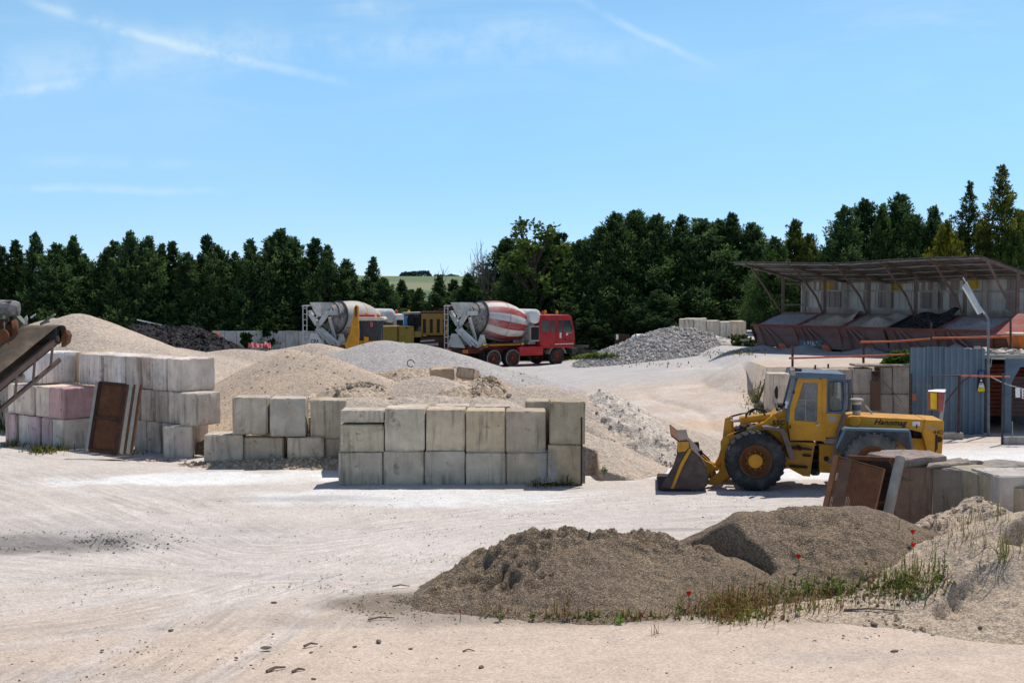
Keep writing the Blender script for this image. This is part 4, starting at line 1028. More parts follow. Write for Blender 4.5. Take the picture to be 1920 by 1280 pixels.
    for y0, y1, lab in ((C0, C0 + .05, 1), (C1 - .05, C1, 0)):
        m = MB(); m.ringpx(door_o, door_i, y0, y1)
        dr = m.build('cab_door', 'yellow', LD, bevel=.006)
        m = MB(); yy = (y0 + y1) / 2; m.px(door_i, yy - .006, yy + .006); m.build('pane', 'glass', dr)
        if lab:
            m = MB(); m.tube([P(1527.5, 797, y0 - .05), P(1535, 794.5, y0 - .05)], .016, 8); m.cyl(P(1534.5, 794.5, y0 - .05), P(1534.5, 794.5, y0 + .02), .016, n=8); m.build('handle', 'steel', dr)
            m = MB()
            for yy in (735, 800): m.cyl(P(1480 if yy > 780 else 1487.5, yy - 3, y0 - .015), P(1480 if yy > 780 else 1486.5, yy + 3, y0 - .015), .018, n=8)
            m.build('hinge', 'rust_dark', dr)
            m = MB(); m.px([(1508, 716), (1509, 716), (1509, 789), (1508, 789)], y0 + .012, y0 + .03); m.px([(1490, 749), (1530, 750), (1530, 751), (1490, 750)], y0 + .012, y0 + .03); m.build('sliding_frame', 'palesteel', dr)
        m = MB(); m.px([(1539, 709), (1548, 709), (1545.5, 827), (1539, 827)], y0 - .01, y1 + .01); m.px([(1541, 776), (1545, 776), (1544, 822), (1541, 822)], y0 - .02, y0 - .005); m.build('cab_pillar', 'yellow', LD)
        ro = [(1548, 709.5), (1565, 709.7), (1583, 710), (1583, 742), (1582, 774), (1564, 774), (1546, 774), (1547, 742)]
        ri = [(1553, 716), (1565, 715), (1577, 716), (1578.5, 740), (1576, 768), (1564, 770), (1552, 769), (1551, 742)]
        m = MB(); m.ringpx(ro, ri, y0, y1); rq = m.build('rear_quarter', 'bluegrey', LD, bevel=.005)
        m = MB(); gk = [((x - 1565) * 1.06 + 1565, (y - 742) * 1.04 + 742) for x, y in ri]; m.ringpx(gk, ri, y0 - .012, y0 + .01); m.build('window_seal', 'black', rq)
        m = MB(); yy = (y0 + y1) / 2; m.px(ri, yy - .006, yy + .006); m.build('pane', 'glassclear', rq)
        m = MB(); m.px([(1546, 774.5), (1581, 774.5), (1572, 806), (1563, 819), (1545.5, 819)], y0, y1); m.build('lower_panel', 'yellow', LD)
    m = MB()
    wf = [P(1494, 709, C0), P(1478, 768, C0)]
    for y0 in (C0, C1 - .06): m.prism([P(1490, 709, C0) + Vector((0, y0 - C0, 0)), P(1494.5, 709, C0) + Vector((0, y0 - C0, 0)), P(1479, 768, C0) + Vector((0, y0 - C0, 0)), P(1475, 768, C0) + Vector((0, y0 - C0, 0))], (0, .06, 0))
    m.prism([P(1475, 767, C0), P(1480, 767, C0), P(1478, 790, C0), P(1473, 790, C0)], (0, C1 - C0, 0)); m.prism([P(1490, 708, C0), P(1494, 708, C0), P(1493, 714, C0), P(1489, 714, C0)], (0, C1 - C0, 0))
    ws = m.build('windscreen_frame', 'bluegrey', LD)
    m = MB(); m.prism([P(1491.5, 710, C0), P(1492.2, 710, C0), P(1477.5, 768, C0), P(1476.8, 768, C0)], (0, C1 - C0, 0)); m.build('pane', 'glassclear', ws)
    m = MB(); m.prism([P(1581.5, 711, C0), P(1582.5, 711, C0), P(1581.5, 773, C0), P(1580.5, 773, C0)], (0, C1 - C0, 0)); m.build('rear_pane', 'glassclear', LD)
    m = MB(); m.px([(1480, 822), (1563, 816), (1563, 820), (1478, 828)], C0 + .04, C1 - .04); m.px([(1575, 776), (1580, 776), (1566, 818), (1561, 818)], C0 + .05, C1 - .05); m.build('cab_floor', 'darkgrey', LD)
    m = MB(); m.px([(1555, 748), (1562, 743), (1569, 748), (1573, 760), (1573, 772), (1557, 772)], 34.75, 35.25); m.px([(1530, 776), (1570, 772), (1572, 784), (1532, 786)], 34.75, 35.25); m.build('seat', 'cream', LD, bevel=.04)
    m = MB(); 
    m.tube([P(1494, 800, 35), P(1505, 768, 35)], .035, 8)
    cc = P(1506, 765, 35); ax = Vector((.45, 0, .9)).normalized(); ux = Vector((0, 1, 0)); uy = ax.cross(ux)
    m.tube([cc + (ux * math.cos(a) + uy * math.sin(a)) * .22 for a in [i * math.pi / 10 for i in range(21)]], .018, 8)
    for a in (0, 2.1, 4.2): m.tube([cc, cc + (ux * math.cos(a) + uy * math.sin(a)) * .22], .012, 6)
    m.px([(1487, 772), (1500, 770), (1500, 800), (1487, 800)], 34.7, 35.3)
    m.build('steering_wheel', 'black', LD)
    # lamps and mirrors
    m = MB(); m.cyl(P(1481, 698, C0 - .02), P(1489, 697, C0 - .02), .075, .09, 16); m.bar(P(1487, 698, C0), P(1493, 706, C0), .03); m.build('work_lamp', 'palesteel', LD, smooth=True)
    m = MB(); m.bar(P(1482, 692, 34.6), P(1499, 694.5, 34.6), .09, .08); m.build('lamp_bracket', 'darkgrey', LD)
    m = MB(); m.prism([P(x, y, C0 - .25) for x, y in ((1452.5, 733), (1455, 725), (1457, 724), (1458.5, 730), (1458.5, 746), (1457, 749), (1454, 745))], (.03, .16, 0)); m.build('mirror', 'black', LD)
    m = MB(); m.tube([P(1457, 747, C0 - .2), P(1457, 764, C0 - .2), P(1462, 770, C0)], .014, 6); m.bar(P(1460, 765, C0), P(1460, 775, C0), .05); m.build('mirror_arm', 'palesteel', LD)
    m = MB(); m.prism([P(x, y, C1 + .1) for x, y in ((1474, 725), (1478, 718), (1482, 722), (1482, 745), (1476, 750), (1473, 740))], (.03, .16, 0)); m.build('mirror', 'black', LD)
    m = MB(); m.lathe([(0, .0), (.0, .10), (.05, .105), (.12, .08), (.16, .02)], P(1452, 763, 34.5), (1, 0, .1), 18); m.build('headlight', 'black', LD, smooth=True)
    m = MB(); m.lathe([(0, .0), (.0, .10), (.05, .105), (.12, .08), (.16, .02)], P(1452, 763, 35.5), (1, 0, .1), 18); m.build('headlight', 'black', LD, smooth=True)
    m = MB(); m.prism([P(1472, 752, 34.36), P(1476, 753, 34.36), P(1474, 766, 34.36), P(1470, 765, 34.36)], (0, .02, 0)); m.build('sticker', 'sticker', LD)
    # engine hood and counterweight
    H0, H1 = 34.38, 35.62
    m = MB(); m.px([(1588, 780), (1594, 778.5), (1727, 784), (1723, 809), (1703, 804), (1580, 801)], H0, H1); m.build('hood', 'yellow', LD, bevel=.03)
    m = MB(); m.px([(1727.5, 784), (1761, 786), (1762, 792), (1758, 848), (1731, 846), (1721.5, 808)], H0 - .02, H1 + .02)
    cw = m.build('counterweight', 'yellow', LD, bevel=.025)
    m = MB(); m.px([(1746, 812), (1750, 812), (1750, 838), (1745, 846)], H0 - .03, H0 - .021); m.cyl(P(1753, 821, H0 - .06), P(1753, 821, H0), .07, n=14); m.build('exhaust_hole', 'rust_dark', cw)  # disc in dark rust colour stands for the inside of the exhaust hole
    m = MB(); m.px([(1728, 800), (1734, 797), (1741, 798), (1753, 801), (1740, 802)], H0 - .026, H0 - .021); m.build('bare_patch', 'palesteel', cw)
    m = MB(); m.px([(1703, 804), (1722, 809), (1730, 846), (1708, 846)], H0 + .25, H1 - .25); m.build('engine', 'black', LD)
    m = MB(); m.cyl(P(1599, 789, H0 - .06), P(1599, 789, H0 + .05), .125, n=24); m.cyl(P(1599, 789, H0 - .075), P(1599, 789, H0), .035, n=8); m.build('tank_cap', 'yellow', LD, smooth=True)
    m = MB(); m.cyl(P(1598, 779, 34.9), P(1598, 752, 34.9), .10, n=20); m.cyl(P(1598, 757, 34.9), P(1598, 752, 34.9), .115, n=20); pc = m.build('air_filter', 'cream', LD, smooth=True)
    m = MB(); m.cyl(P(1598, 768, 34.9), P(1598, 757, 34.9), .112, n=20); m.build('filter_bowl', 'bluegrey', pc, smooth=True)
    m = MB(); m.lathe([(0, .09), (.02, .17), (.06, .165), (.085, .12), (.09, 0)], P(1598, 752, 34.9), (0, 0, 1), 24); m.build('rain_cap', 'palesteel', pc, smooth=True)
    m = MB(); m.tube([P(1612, 759, 35.2), P(1628, 779, 35.2)], .025, 8); m.build('exhaust_pipe', 'galv', LD, smooth=True)
    # rear fenders
    for y0, y1, ysk in ((33.95, 34.42, 33.95), (35.58, 36.05, 36.03)):
        m = MB(); m.px([(1586, 801.5), (1702, 804), (1704, 807), (1709, 841), (1705, 841), (1700, 808), (1586, 806), (1570, 840), (1566, 838), (1580, 806)], y0, y1)
        fd = m.build('rear_fender', 'bluegrey', LD, bevel=.008)
        m = MB(); m.px([(1586, 806), (1700, 808), (1705, 841), (1698, 841), (1680, 826), (1660, 818), (1637, 815), (1612, 819), (1594, 832), (1583, 850), (1567, 850), (1570, 840)], ysk, ysk + .02); m.build('fender_skirt', 'darkgrey', fd)
    m = MB(); m.tube([P(1584, 776, 34.15), P(1570, 812, 34.1), P(1566, 832, 34.05), P(1557, 866, 34.05)], .035, 8); m.tube([P(1581, 774, 34.2), P(1568, 812, 34.2)], .05, 8); m.px([(1555, 864), (1560, 866), (1557, 870), (1553, 868)], 34.0, 34.1)
    m.build('grab_rail', 'brownsteel', LD)
    m = MB(); m.px([(1543, 819.5), (1568, 821), (1566, 832), (1542, 830)], 34.4, 35.6); m.px([(1575, 780), (1583, 776), (1568, 826), (1562, 826)], 34.5, 34.62); m.build('platform', 'palesteel', LD)
    # lettering
    t = text('55C', 'lettering', 'ink', LD, P(1458, 793, 34.405), (R(90), 0, 0), .155, 0, .004, 1.15, .006)
    text('TT', 'lettering', 'ink', LD, P(1462, 784, 34.405), (R(90), 0, R(0)), .07)
    t = text('Hanomag', 'lettering', 'ink', LD, P(1663, 790.5, H0 - .006), (R(90), R(1.5), 0), .19, .35, .004, 1.05, .004)
    text('44D', 'lettering', 'ink', cw, P(1751, 808, H0 - .026), (R(90), 0, 0), .14, .1)
    m = MB(); m.px([(1704, 788), (1718, 788), (1718, 796), (1704, 796)], H0 - .006, H0 + .002); m.build('sticker', 'sticker', LD)
    m = MB(); m.px([(1711, 793), (1713, 793), (1713, 800), (1711, 800)], H0 - .012, H0 - .006); m.build('latch', 'black', LD)
    m = MB(); m.px([(1551, 780), (1566, 779.5), (1566, 790), (1551, 790)], C0 - .008, C0); m.build('sticker', 'palesteel', LD)
    m = MB(); m.px([(1374, 813), (1398, 803), (1399, 806.5), (1375, 817)], 34.41, 34.42); m.build('decal', 'ink', LD)
    m = MB(); m.px([(1402, 803), (1413, 799), (1414, 803), (1403, 807)], 34.41, 34.42); m.build('sticker', 'palesteel', LD)
make_loader()
LDR = bpy.data.objects['wheel_loader']; LDR.rotation_euler.z = R(-5.5); LDR.location.x += .09

# ------------------------------------------------------------------ mesh screens leaning on the foreground wall
def bars_screen(corners, n, r, mat, parent, name='mesh', cross=6):
    """screen of many thin wires between two sides; corners: bl, br, tr, tl"""
    bl, br, tr, tl = [Vector(c) for c in corners]; m = MB()
    for i in range(n + 1):
        t = i / n; m.bar(bl.lerp(tl, t), br.lerp(tr, t), r, r)
    for i in range(cross + 1):
        t = i / cross; m.bar(bl.lerp(br, t), tl.lerp(tr, t), r, r)
    return m.build(name, mat, parent)
S0 = root('screen_panel', P(1600, 990, 27.0) * 1, 'rusty fine mesh screen tilted against the loose white tube side frame', 'mesh screen', 'rusty screens by the foreground wall')
a, b, c, d = P(1544, 966, 27.4), P(1638, 972, 26.9), P(1659, 880, 27.8), P(1568, 855, 28.4)
bars_screen((a, b, c, d), 64, .013, 'rust', S0, 'mesh', 30)
m = MB(); m.bar(a, d, .10, .05); m.bar(d, c, .025, .025); m.bar(b, c, .025, .03); m.bar(a, b, .05, .05); m.build('frame', 'rust', S0)
m = MB(); m.bar(P(1568, 960, 27.3), P(1588, 862, 28.2), .22, .03); m.build('batten', 'rust_dark', S0)
S1 = root('screen_panel', P(1660, 990, 27.4), 'dark rusty bar screen with a chipped white end tube, behind the fine mesh screen', 'mesh screen', 'rusty screens by the foreground wall')
a, b, c, d = P(1600, 985, 28.0), P(1662, 985, 27.2), P(1690, 862, 27.9), P(1592, 857, 28.9)
bars_screen((a, b, c, d), 60, .02, 'rust_dark', S1, 'mesh', 5)
m = MB(); m.bar(a, d, .07, .07); m.bar(d, c, .10, .08); m.bar(P(1600, 948, 28.1), P(1672, 944, 27.5), .10, .10); m.bar(a, b, .09, .09); m.build('frame', 'rust', S1)
m = MB(); m.tube([P(1660, 986, 27.15), P(1688, 858, 27.8)], .10, 14); m.build('end_tube', 'whiterust', S1, smooth=True)
m = MB(); m.px([(1672, 858), (1680, 862), (1676, 880), (1668, 866)], 27.75, 27.8); m.build('bracket', 'rust', S1)

# rusty rack leaning on the stepped wall
RK = root('screen_panel', G(215, 850), 'tall rusty screen rack with chipped white side rails leaning on the stepped wall', 'mesh screen')
a, b, c, d = P(168, 843, 40.2), P(217, 850, 39.9), P(236, 722, 40.9), P(187, 717, 41.1)
m = MB(); m.prism([a, b, c, d], Vector((.03, .05, .02))); m.build('sheet', 'rust', RK)
m = MB()
for (p, q) in ((a, d), (b, c)):
    m.bar(p, q, .12, .09)
for t in (0, .48, 1): m.bar(a.lerp(d, t), b.lerp(c, t), .08, .10)
m.build('frame', 'rust_dark', RK)
m = MB()
for o in (.16, .34): m.bar(b + Vector((o, .12 * o, 0)), c + Vector((o, .12 * o, 0)), .10, .12)
m.bar(a + Vector((-.07, 0, 0)), d + Vector((-.07, 0, 0)), .08, .12); m.build('side_rail', 'whiterust', RK)
m = MB()
for o in (.08, .25, .43): m.bar(b + Vector((o, .12 * o, 0)), c + Vector((o, .12 * o, 0)), .05, .10)
m.build('edge_rail', 'rust', RK)
# small wire grid and rod at the end of the facing wall
WG = root('wire_grid', G(1030, 905), 'small galvanised wire grid leaning on the bottom blocks of the facing wall', 'wire grid')
bars_screen((P(1016, 905, 34.3), P(1046, 900, 34.3), P(1038, 843, 34.95), P(1003, 848, 34.95)), 16, .007, 'galv', WG, 'mesh', 8)
RD = MB(); RD.tube([P(1090, 908, 34.6), P(1090.5, 782, 34.85)], .022, 8); tag(RD.build('steel_rod', 'rust_dark', origin=P(1090, 908, 34.6), smooth=True), 'thin rusty rod standing against the tall mossy corner block', 'steel rod')
RD = MB(); RD.bar(P(1094, 906, 34.7), P(1095.5, 838, 34.95), .08, .04); tag(RD.build('plank', 'wood', origin=P(1094, 906, 34.7)), 'narrow weathered plank standing beside the rusty rod at the corner block', 'plank')
CH = MB()
c0 = G(1540, 912); n_ = 30
x0, x1 = P(1225, 0, 38.5).x, P(1560, 0, 38.5).x
CH.bar((x0, 38.5, .03), (x1, 38.5, .03), .05, .05)
for i in range(46):
    x = x0 + (x1 - x0) * i / 45; CH.bar((x, 38.5, .03), (x - .03, 38.35, .10), .03, .02)
tag(CH.build('harrow_bar', 'palesteel', origin=((x0 + x1) / 2, 38.5, 0)), 'long pale toothed steel bar lying on the ground behind the loader', 'steel bar')
# ------------------------------------------------------------------ concrete mixer lorries (x forward, y left)
def mat_drum(name, base, red):
    n = NT(name); v = n.vec('Object'); sp = n.N.new('ShaderNodeSeparateXYZ'); n.L.new(n.tc.outputs['Object'], sp.inputs[0])
    c = n.mix(n.ramp(n.noise(v, 1.6, 6, .7), .3, .7), tuple(x * .85 for x in base), base)
    grime = n.ramp(n.noise(n.vec('Object', (.6, 3, 3)), 1.6, 7, .72), .42, .72)
    c = n.mix(n.math('MULTIPLY', grime, .5), c, (.36, .32, .28))
    rear = n.ramp(sp.outputs[0], 1.3, -.3)                                   # dried cement thickest near the mouth
    crust = n.math('MULTIPLY', rear, n.ramp(n.noise(v, 2.6, 8, .72), .25, .7))
    c = n.mix(n.math('MULTIPLY', crust, .72 if red else .5), c, (.50, .46, .44))
    return n.out(c, .6, 0, .35)
M['drumwhite'] = mat_drum('drum white paint', (.66, .64, .60), False)
M['drumred'] = mat_drum('drum red stripe paint', (.40, .03, .03), True)
M['drumtan'] = mat_drum('cement stained drum paint', (.52, .47, .41), False)
M['crust'] = mat_plain('cement crusted steel', (.24, .22, .21), .8, .2, .6, 5)

M['mixerwhite'] = mat_paint('grimy white paint', (.56, .55, .53), (.22, .18, .15), .6, .4, (.36, .33, .30), .6)
def make_mixer(pos, yaw, label, striped, cabmat, letters):
    T_ = root('mixer_truck', pos, label, 'concrete mixer', 'concrete mixers', world=False, rz=yaw)
    # chassis
    m = MB()
    for y in (-.42, .42): m.box((2.3, y, .98), (7.6, .14, .28))
    for x in (-1.3, .2, 1.8, 3.4, 5.2): m.box((x, 0, .98), (.14, .9, .2))
    m.box((.7, 0, 1.22), (4.2, 1.0, .16)); m.build('chassis', 'redbrown', T_, bevel=.01)
    m = MB(); m.box((2.65, -1.1, .92), (1.75, .35, .55)); m.build('side_tank', 'red', T_, bevel=.03)
    m = MB(); m.box((2.65, 1.1, .92), (1.3, .35, .5)); m.build('side_tank', 'red', T_, bevel=.03)
    m = MB(); m.box((.7, -1.13, 1.36), (2.9, .10, .10)); m.build('guard_rail', 'signyellow', T_)
    for x in (0, 1.36):
        for y in (-1, 1):
            wheel('wheel', (x, y * .93, .53), (0, y, 0), .53, .52, T_, 'redbrown', 'tyre', 'redbrown', 30)
            m = MB(); m.lathe([(.255, .42), (.262, .50), (.25, .515)], (x, y * .93, .53), (0, y, 0), 36); m.build('chalk_ring', 'palesteel', T_)
    for y in (-1, 1):
        wheel('wheel', (4.68, y * 1.0, .53), (0, y, 0), .53, .32, T_, 'redbrown', 'tyre', 'redbrown', 30)
        m = MB()
        for k in range(9):
            a0 = math.pi * (.08 + .84 * k / 9); a1 = math.pi * (.08 + .84 * (k + 1) / 9)
            m.prism([(4.68 + .64 * math.cos(a0), y * 1.0 - .2, .53 + .64 * math.sin(a0)), (4.68 + .64 * math.cos(a1), y * 1.0 - .2, .53 + .64 * math.sin(a1)), (4.68 + .68 * math.cos(a1), y * 1.0 - .2, .53 + .68 * math.sin(a1)), (4.68 + .68 * math.cos(a0), y * 1.0 - .2, .53 + .68 * math.sin(a0))], (0, .42, 0))
        m.build('mudguard', 'palesteel', T_)
    for x in (0, 1.36): 
        m = MB(); m.cyl((x, -.8, .53), (x, .8, .53), .11, n=10); m.build('axle', 'rust_dark', T_)
    m = MB(); m.cyl((4.68, -.9, .53), (4.68, .9, .53), .09, n=10); m.build('axle', 'rust_dark', T_)
    m = MB(); m.prism([(-1.0, -1.2, 1.15), (-.35, -1.2, 1.42), (1.95, -1.2, 1.42), (2.1, -1.2, 1.2), (2.1, -1.2, 1.12), (1.9, -1.2, 1.34), (-.3, -1.2, 1.34), (-1.0, -1.2, 1.05)], (0, .55, 0)); m.build('rear_mudguard', 'redbrown', T_)
    # cab: double cab with a slightly raked front
    sec = [(3.35, 1.05), (5.85, 1.05), (5.98, 1.35), (5.95, 2.1), (5.72, 2.95), (5.55, 3.05), (3.4, 3.08), (3.32, 3.0)]
    m = MB(); m.prism([(x, -1.22, z) for x, z in sec], (0, 2.44, 0)); cb = m.build('cab', cabmat, T_, bevel=.05, smooth=True)
    for y in (-1.226, 1.226):
        for (x0, x1, z0, z1, rk) in ((3.45, 3.98, 2.08, 2.72, 0), (4.12, 4.42, 2.0, 2.72, 0), (4.72, 4.98, 1.98, 2.72, 0), (5.08, 5.80, 1.98, 2.72, .18)):
            m = MB(); m.prism([(x0, y - .012, z0), (x1, y - .012, z0), (x1 - rk, y - .012, z1), (x0, y - .012, z1)], (0, .024, 0)); w_ = m.build('window', 'glassdark_solid', cb)
        m = MB()
        for x in (4.55, 5.03):
            m.box((x, y, 2.0), (.02, .014, 1.8))
        m.box((4.95, y, 1.18), (1.8, .02, .05)); m.build('door_seam', 'redbrown', cb)
        m = MB(); m.box((5.25, y, 1.28), (1.2, .03, .05)); m.box((4.62, y, 1.28), (.38, .03, .05)); m.build('trim_strip', 'sticker', cb)
        m = MB(); m.box((5.2, y, 1.55), (.16, .03, .06)); m.build('door_handle', 'black', cb)
        m = MB(); m.box((4.86, y, 1.82), (.13, .016, .34)); m.build('sticker', 'sticker', cb)
        m = MB(); m.box((5.36, y, 1.86), (.14, .016, .12)); m.build('emblem', 'silvertext', cb)
        ry = 0 if y < 0 else math.pi
        text('BETON', 'lettering', 'silvertext', cb, (5.5, y * 1.004, 1.96), (R(90), 0, ry), .12)
        text('Tel. 01', 'lettering', 'silvertext', cb, (5.42, y * 1.004, 1.72), (R(90), 0, ry), .12, .2) if False else None
    m = MB(); m.prism([(5.955, -1.08, 2.12), (5.74, -1.08, 2.88), (5.76, -1.08, 2.90), (5.98, -1.08, 2.12)], (0, 2.16, 0)); m.build('windscreen', 'glassdark_solid', cb)
    m = MB(); m.box((5.98, 0, 1.45), (.04, 1.5, .5)); m.build('grille', 'black', cb)
    m = MB(); m.box((5.95, 0, .82), (.34, 2.4, .36)); m.box((6.15, -.9, .88), (.2, .5, .3)); bp = m.build('bumper', 'darkgrey', T_, bevel=.03)
    for y in (-.9, .9):
        m = MB(); m.lathe([(0, .11), (.03, .11), (.05, .08), (.055, 0)], (6.12 if y > 0 else 6.25, y, .86), (1, 0, 0), 16); m.build('headlight', 'sticker', bp, smooth=True)
    for x, y, mm in ((3.9, -.7, 'redlamp'), (5.2, -.4, 'amber'), (5.2, .8, 'amber')):
        m = MB(); m.cyl((x, y, 3.0), (x, y, 3.14), .07, n=12); m.lathe([(0, .085), (.12, .08), (.17, .05), (.18, 0)], (x, y, 3.13), (0, 0, 1), 14); m.build('beacon', mm, cb, smooth=True)
    for y in (-1.4, 1.4):
        m = MB(); m.box((5.9, y, 2.35), (.08, .2, .42)); m.tube([(5.8, y * .88, 2.65), (5.9, y, 2.6)], .02, 6); m.build('mirror', 'black', cb)
    m = MB(); m.tube([(3.2, .9, 1.2), (3.2, .9, 3.3)], .07, 10); m.build('exhaust_stack', 'crust', T_, smooth=True)
    # drum on an axis that drops to the front
    o = Vector((-1.25, 0, 3.10)); ax = Vector((4.6, 0, -.78)).normalized()
    prof = [(0, .56), (.18, .60), (.20, .66), (.26, .66), (.28, .64), (.52, .76), (.54, .83), (.62, .83), (.64, .79), (.88, .90), (.90, .97), (1.0, .97), (1.02, .93), (1.5, 1.07), (2.0, 1.17), (2.35, 1.20), (2.75, 1.19), (3.3, 1.09), (3.9, .90), (4.3, .70), (4.46, .55), (4.5, .3), (4.5, 0)]
    nn = 64
    def mf(i, k):
        if i < 12: return 2
        if not striped: return 0
        return 1 if (k // 4) % 2 == 0 else 0
    m = MB(); m.lathe(prof, o, ax, nn, mifn=mf)
    dm = m.build('drum', ['drumwhite' if striped else 'drumtan', 'drumred', 'crust'], T_, smooth=True)
    m = MB(); m.lathe([(.92, .98), (.93, 1.03), (1.02, 1.03), (1.03, .97)], o, ax, 48); m.build('roller_ring', 'darkgrey', dm, smooth=True)
    m = MB(); m.lathe([(2.43, 1.203), (2.45, 1.208), (2.47, 1.203)], o, ax, 64); m.build('weld_seam', 'crust', dm, smooth=True)
    m = MB(); m.prism([(2.75, -.8, 1.3), (3.3, -.8, 1.3), (3.2, -.8, 2.6), (3.0, -.8, 2.6)], (0, 1.6, 0)); m.build('drum_mount', 'mixerwhite', T_)
    # water tank across the lorry, cooler, motor
    m = MB(); m.lathe([(0, 0), (.0, .2), (.04, .36), (.12, .435), (2.2, .435), (2.28, .36), (2.32, .2), (2.32, 0)], (3.05, -1.2, 2.98), (0, 1, 0), 32); m.build('water_tank', 'white', T_, smooth=True)
    m = MB(); m.box((3.0, -1.02, 1.95), (.75, .25, .95)); ck = m.build('oil_cooler', 'palesteel', T_, bevel=.02)
    m = MB(); m.box((3.0, -1.155, 1.95), (.56, .03, .76)); m.build('grille', 'black', ck)
    m = MB(); m.cyl((2.45, -.7, 1.75), (2.7, -.7, 1.75), .25, n=16); m.box((2.5, -.75, 2.3), (.25, .3, .5)); m.tube([(2.3, -.8, 1.5), (2.6, -.95, 1.9), (2.5, -.8, 2.3), (2.75, -.7, 2.6)], .05, 8); m.build('drum_motor', 'crust', T_)
    # rear: hopper, chutes, frame, ladder
    def frustum(top, bot, th=.03):
        t = [Vector(p) for p in top]; b = [Vector(p) for p in bot]; mm = MB(); ct = sum(t, Vector()) / 4; cb_ = sum(b, Vector()) / 4
        ti = [p + (ct - p).normalized() * th for p in t]; bi = [p + (cb_ - p).normalized() * th for p in b]; n = 4
        vs = t + b + ti + bi; fs = []
        for i in range(4):
            j = (i + 1) % 4; fs += [(i, j, 4 + j, 4 + i), (8 + i, 12 + i, 12 + j, 8 + j), (i, 8 + i, 8 + j, j), (4 + i, 4 + j, 12 + j, 12 + i)]
        return mm.add(vs, fs)
    frustum([(-1.95, -.52, 3.84), (-1.0, -.52, 3.84), (-1.0, .52, 3.84), (-1.95, .52, 3.84)], [(-1.65, -.22, 3.0), (-1.2, -.3, 3.0), (-1.2, .3, 3.0), (-1.65, .22, 3.0)]).build('hopper', 'mixerwhite', T_)
    m = MB()
    for y in (-1, 1):
        m.prism([(-1.75, y * .15, 2.45), (-1.75, y * .25, 2.45), (-1.75, y * .95, 3.10), (-1.75, y * .95, 3.35), (-1.75, y * .75, 3.35), (-1.75, y * .1, 2.75)], (.10, 0, 0))
        m.prism([(-1.75, y * .82, 3.1), (-1.75, y * .98, 3.1), (-1.75, y * .98, 3.35), (-1.75, y * .82, 3.35)], (.75, 0, 0))
    m.build('v_chute', 'mixerwhite', T_)
    m = MB()
    for y in (-.62, .62): m.bar((-1.35, y, 2.95), (-.75, y * .9, 1.25), .16, .12); 
    m.build('rear_strut', 'mixerwhite', T_)
    m = MB(); m.bar((-1.9, -.3, 2.3), (-1.15, -.85, 1.35), .34, .08); m.bar((-1.98, -.12, 2.28), (-1.2, -.62, 1.3), .08, .18); m.bar((-1.9, -.48, 2.32), (-1.0, -1.0, 1.4), .08, .18); m.build('chute', 'galv', T_)
    m = MB(); m.tube([(-1.75, 0, 2.45), (-1.75, 0, 1.2)], .07, 10); m.bar((-1.7, .1, 2.25), (-.95, -.7, 1.25), .12, .12); m.build('swivel_post', 'mixerwhite', T_)
    m = MB(); m.prism([(-1.1, -.95, 1.2), (-.3, -.95, 1.2), (-.55, -.95, 1.95), (-.8, -.95, 1.95)], (0, .06, 0)); m.prism([(-1.1, .95, 1.2), (-.3, .95, 1.2), (-.55, .95, 1.95), (-.8, .95, 1.95)], (0, .06, 0)); m.prism([(-1.9, -.95, 1.2), (-1.9, .95, 1.2), (-1.9, .5, 2.0), (-1.9, -.1, 2.0)], (.04, 0, 0)); m.build('side_plate', 'mixerwhite', T_)
    if letters: text('CIFA', 'lettering', 'ink', T_, (-1.915, .1, 1.5), (R(90), 0, R(-90)), .36, .15)
    m = MB()
    for y in (.72, 1.10): m.tube([(-2.0, y, .95), (-2.0, y, 3.65)], .03, 8)
    for k in range(8): m.tube([(-2.0, .72, 1.1 + k * .34), (-2.0, 1.10, 1.1 + k * .34)], .022, 6)
    m.tube([(-2.0, .72, 3.65), (-1.3, .72, 3.65)], .025, 6); m.tube([(-2.0, 1.1, 3.65), (-1.3, 1.1, 3.65)], .025, 6); m.tube([(-2.0, .5, 3.62), (-2.0, 1.2, 3.62)], .03, 6); m.build('ladder', 'mixerwhite', T_)
    m = MB(); m.box((-1.75, 0, .98), (.12, 2.3, .26)); lb = m.build('rear_bar', 'rust_dark', T_)
    for y in (-.88, .88):
        m = MB(); m.box((-1.83, y, 1.0), (.06, .5, .2)); m.build('tail_light', 'orangelamp', lb)
    m = MB(); m.box((-1.7, 0, .5), (.1, 2.0, .14)); m.build('underrun_bar', 'signyellow', T_)
    for y in (-1, 1):
        m = MB(); m.box((-.72, y * .95, .62), (.03, .6, .55)); m.build('mud_flap', 'black', T_)
    return T_
M['glassdark_solid'] = mat_plain('dark window glass', (.03, .055, .06), .08, 0, .2, 3, .7)
M['bluecab_'] = M['bluecab']
yw = R(35)
g = G(924, 689)
make_mixer(Vector((g.x - math.sin(yw) * 1.05, g.y + math.cos(yw) * 1.05, 0)), yw, 'cement mixer truck with a red and white striped drum and red cab', True, 'red', False)
yw = R(46); g = G(672, 676)
make_mixer(Vector((g.x - math.sin(yw) * .9 + .1, 86.4, -.02)), yw, 'white cement mixer truck with a plain stained drum, half hidden by gravel heaps', False, 'white', True)

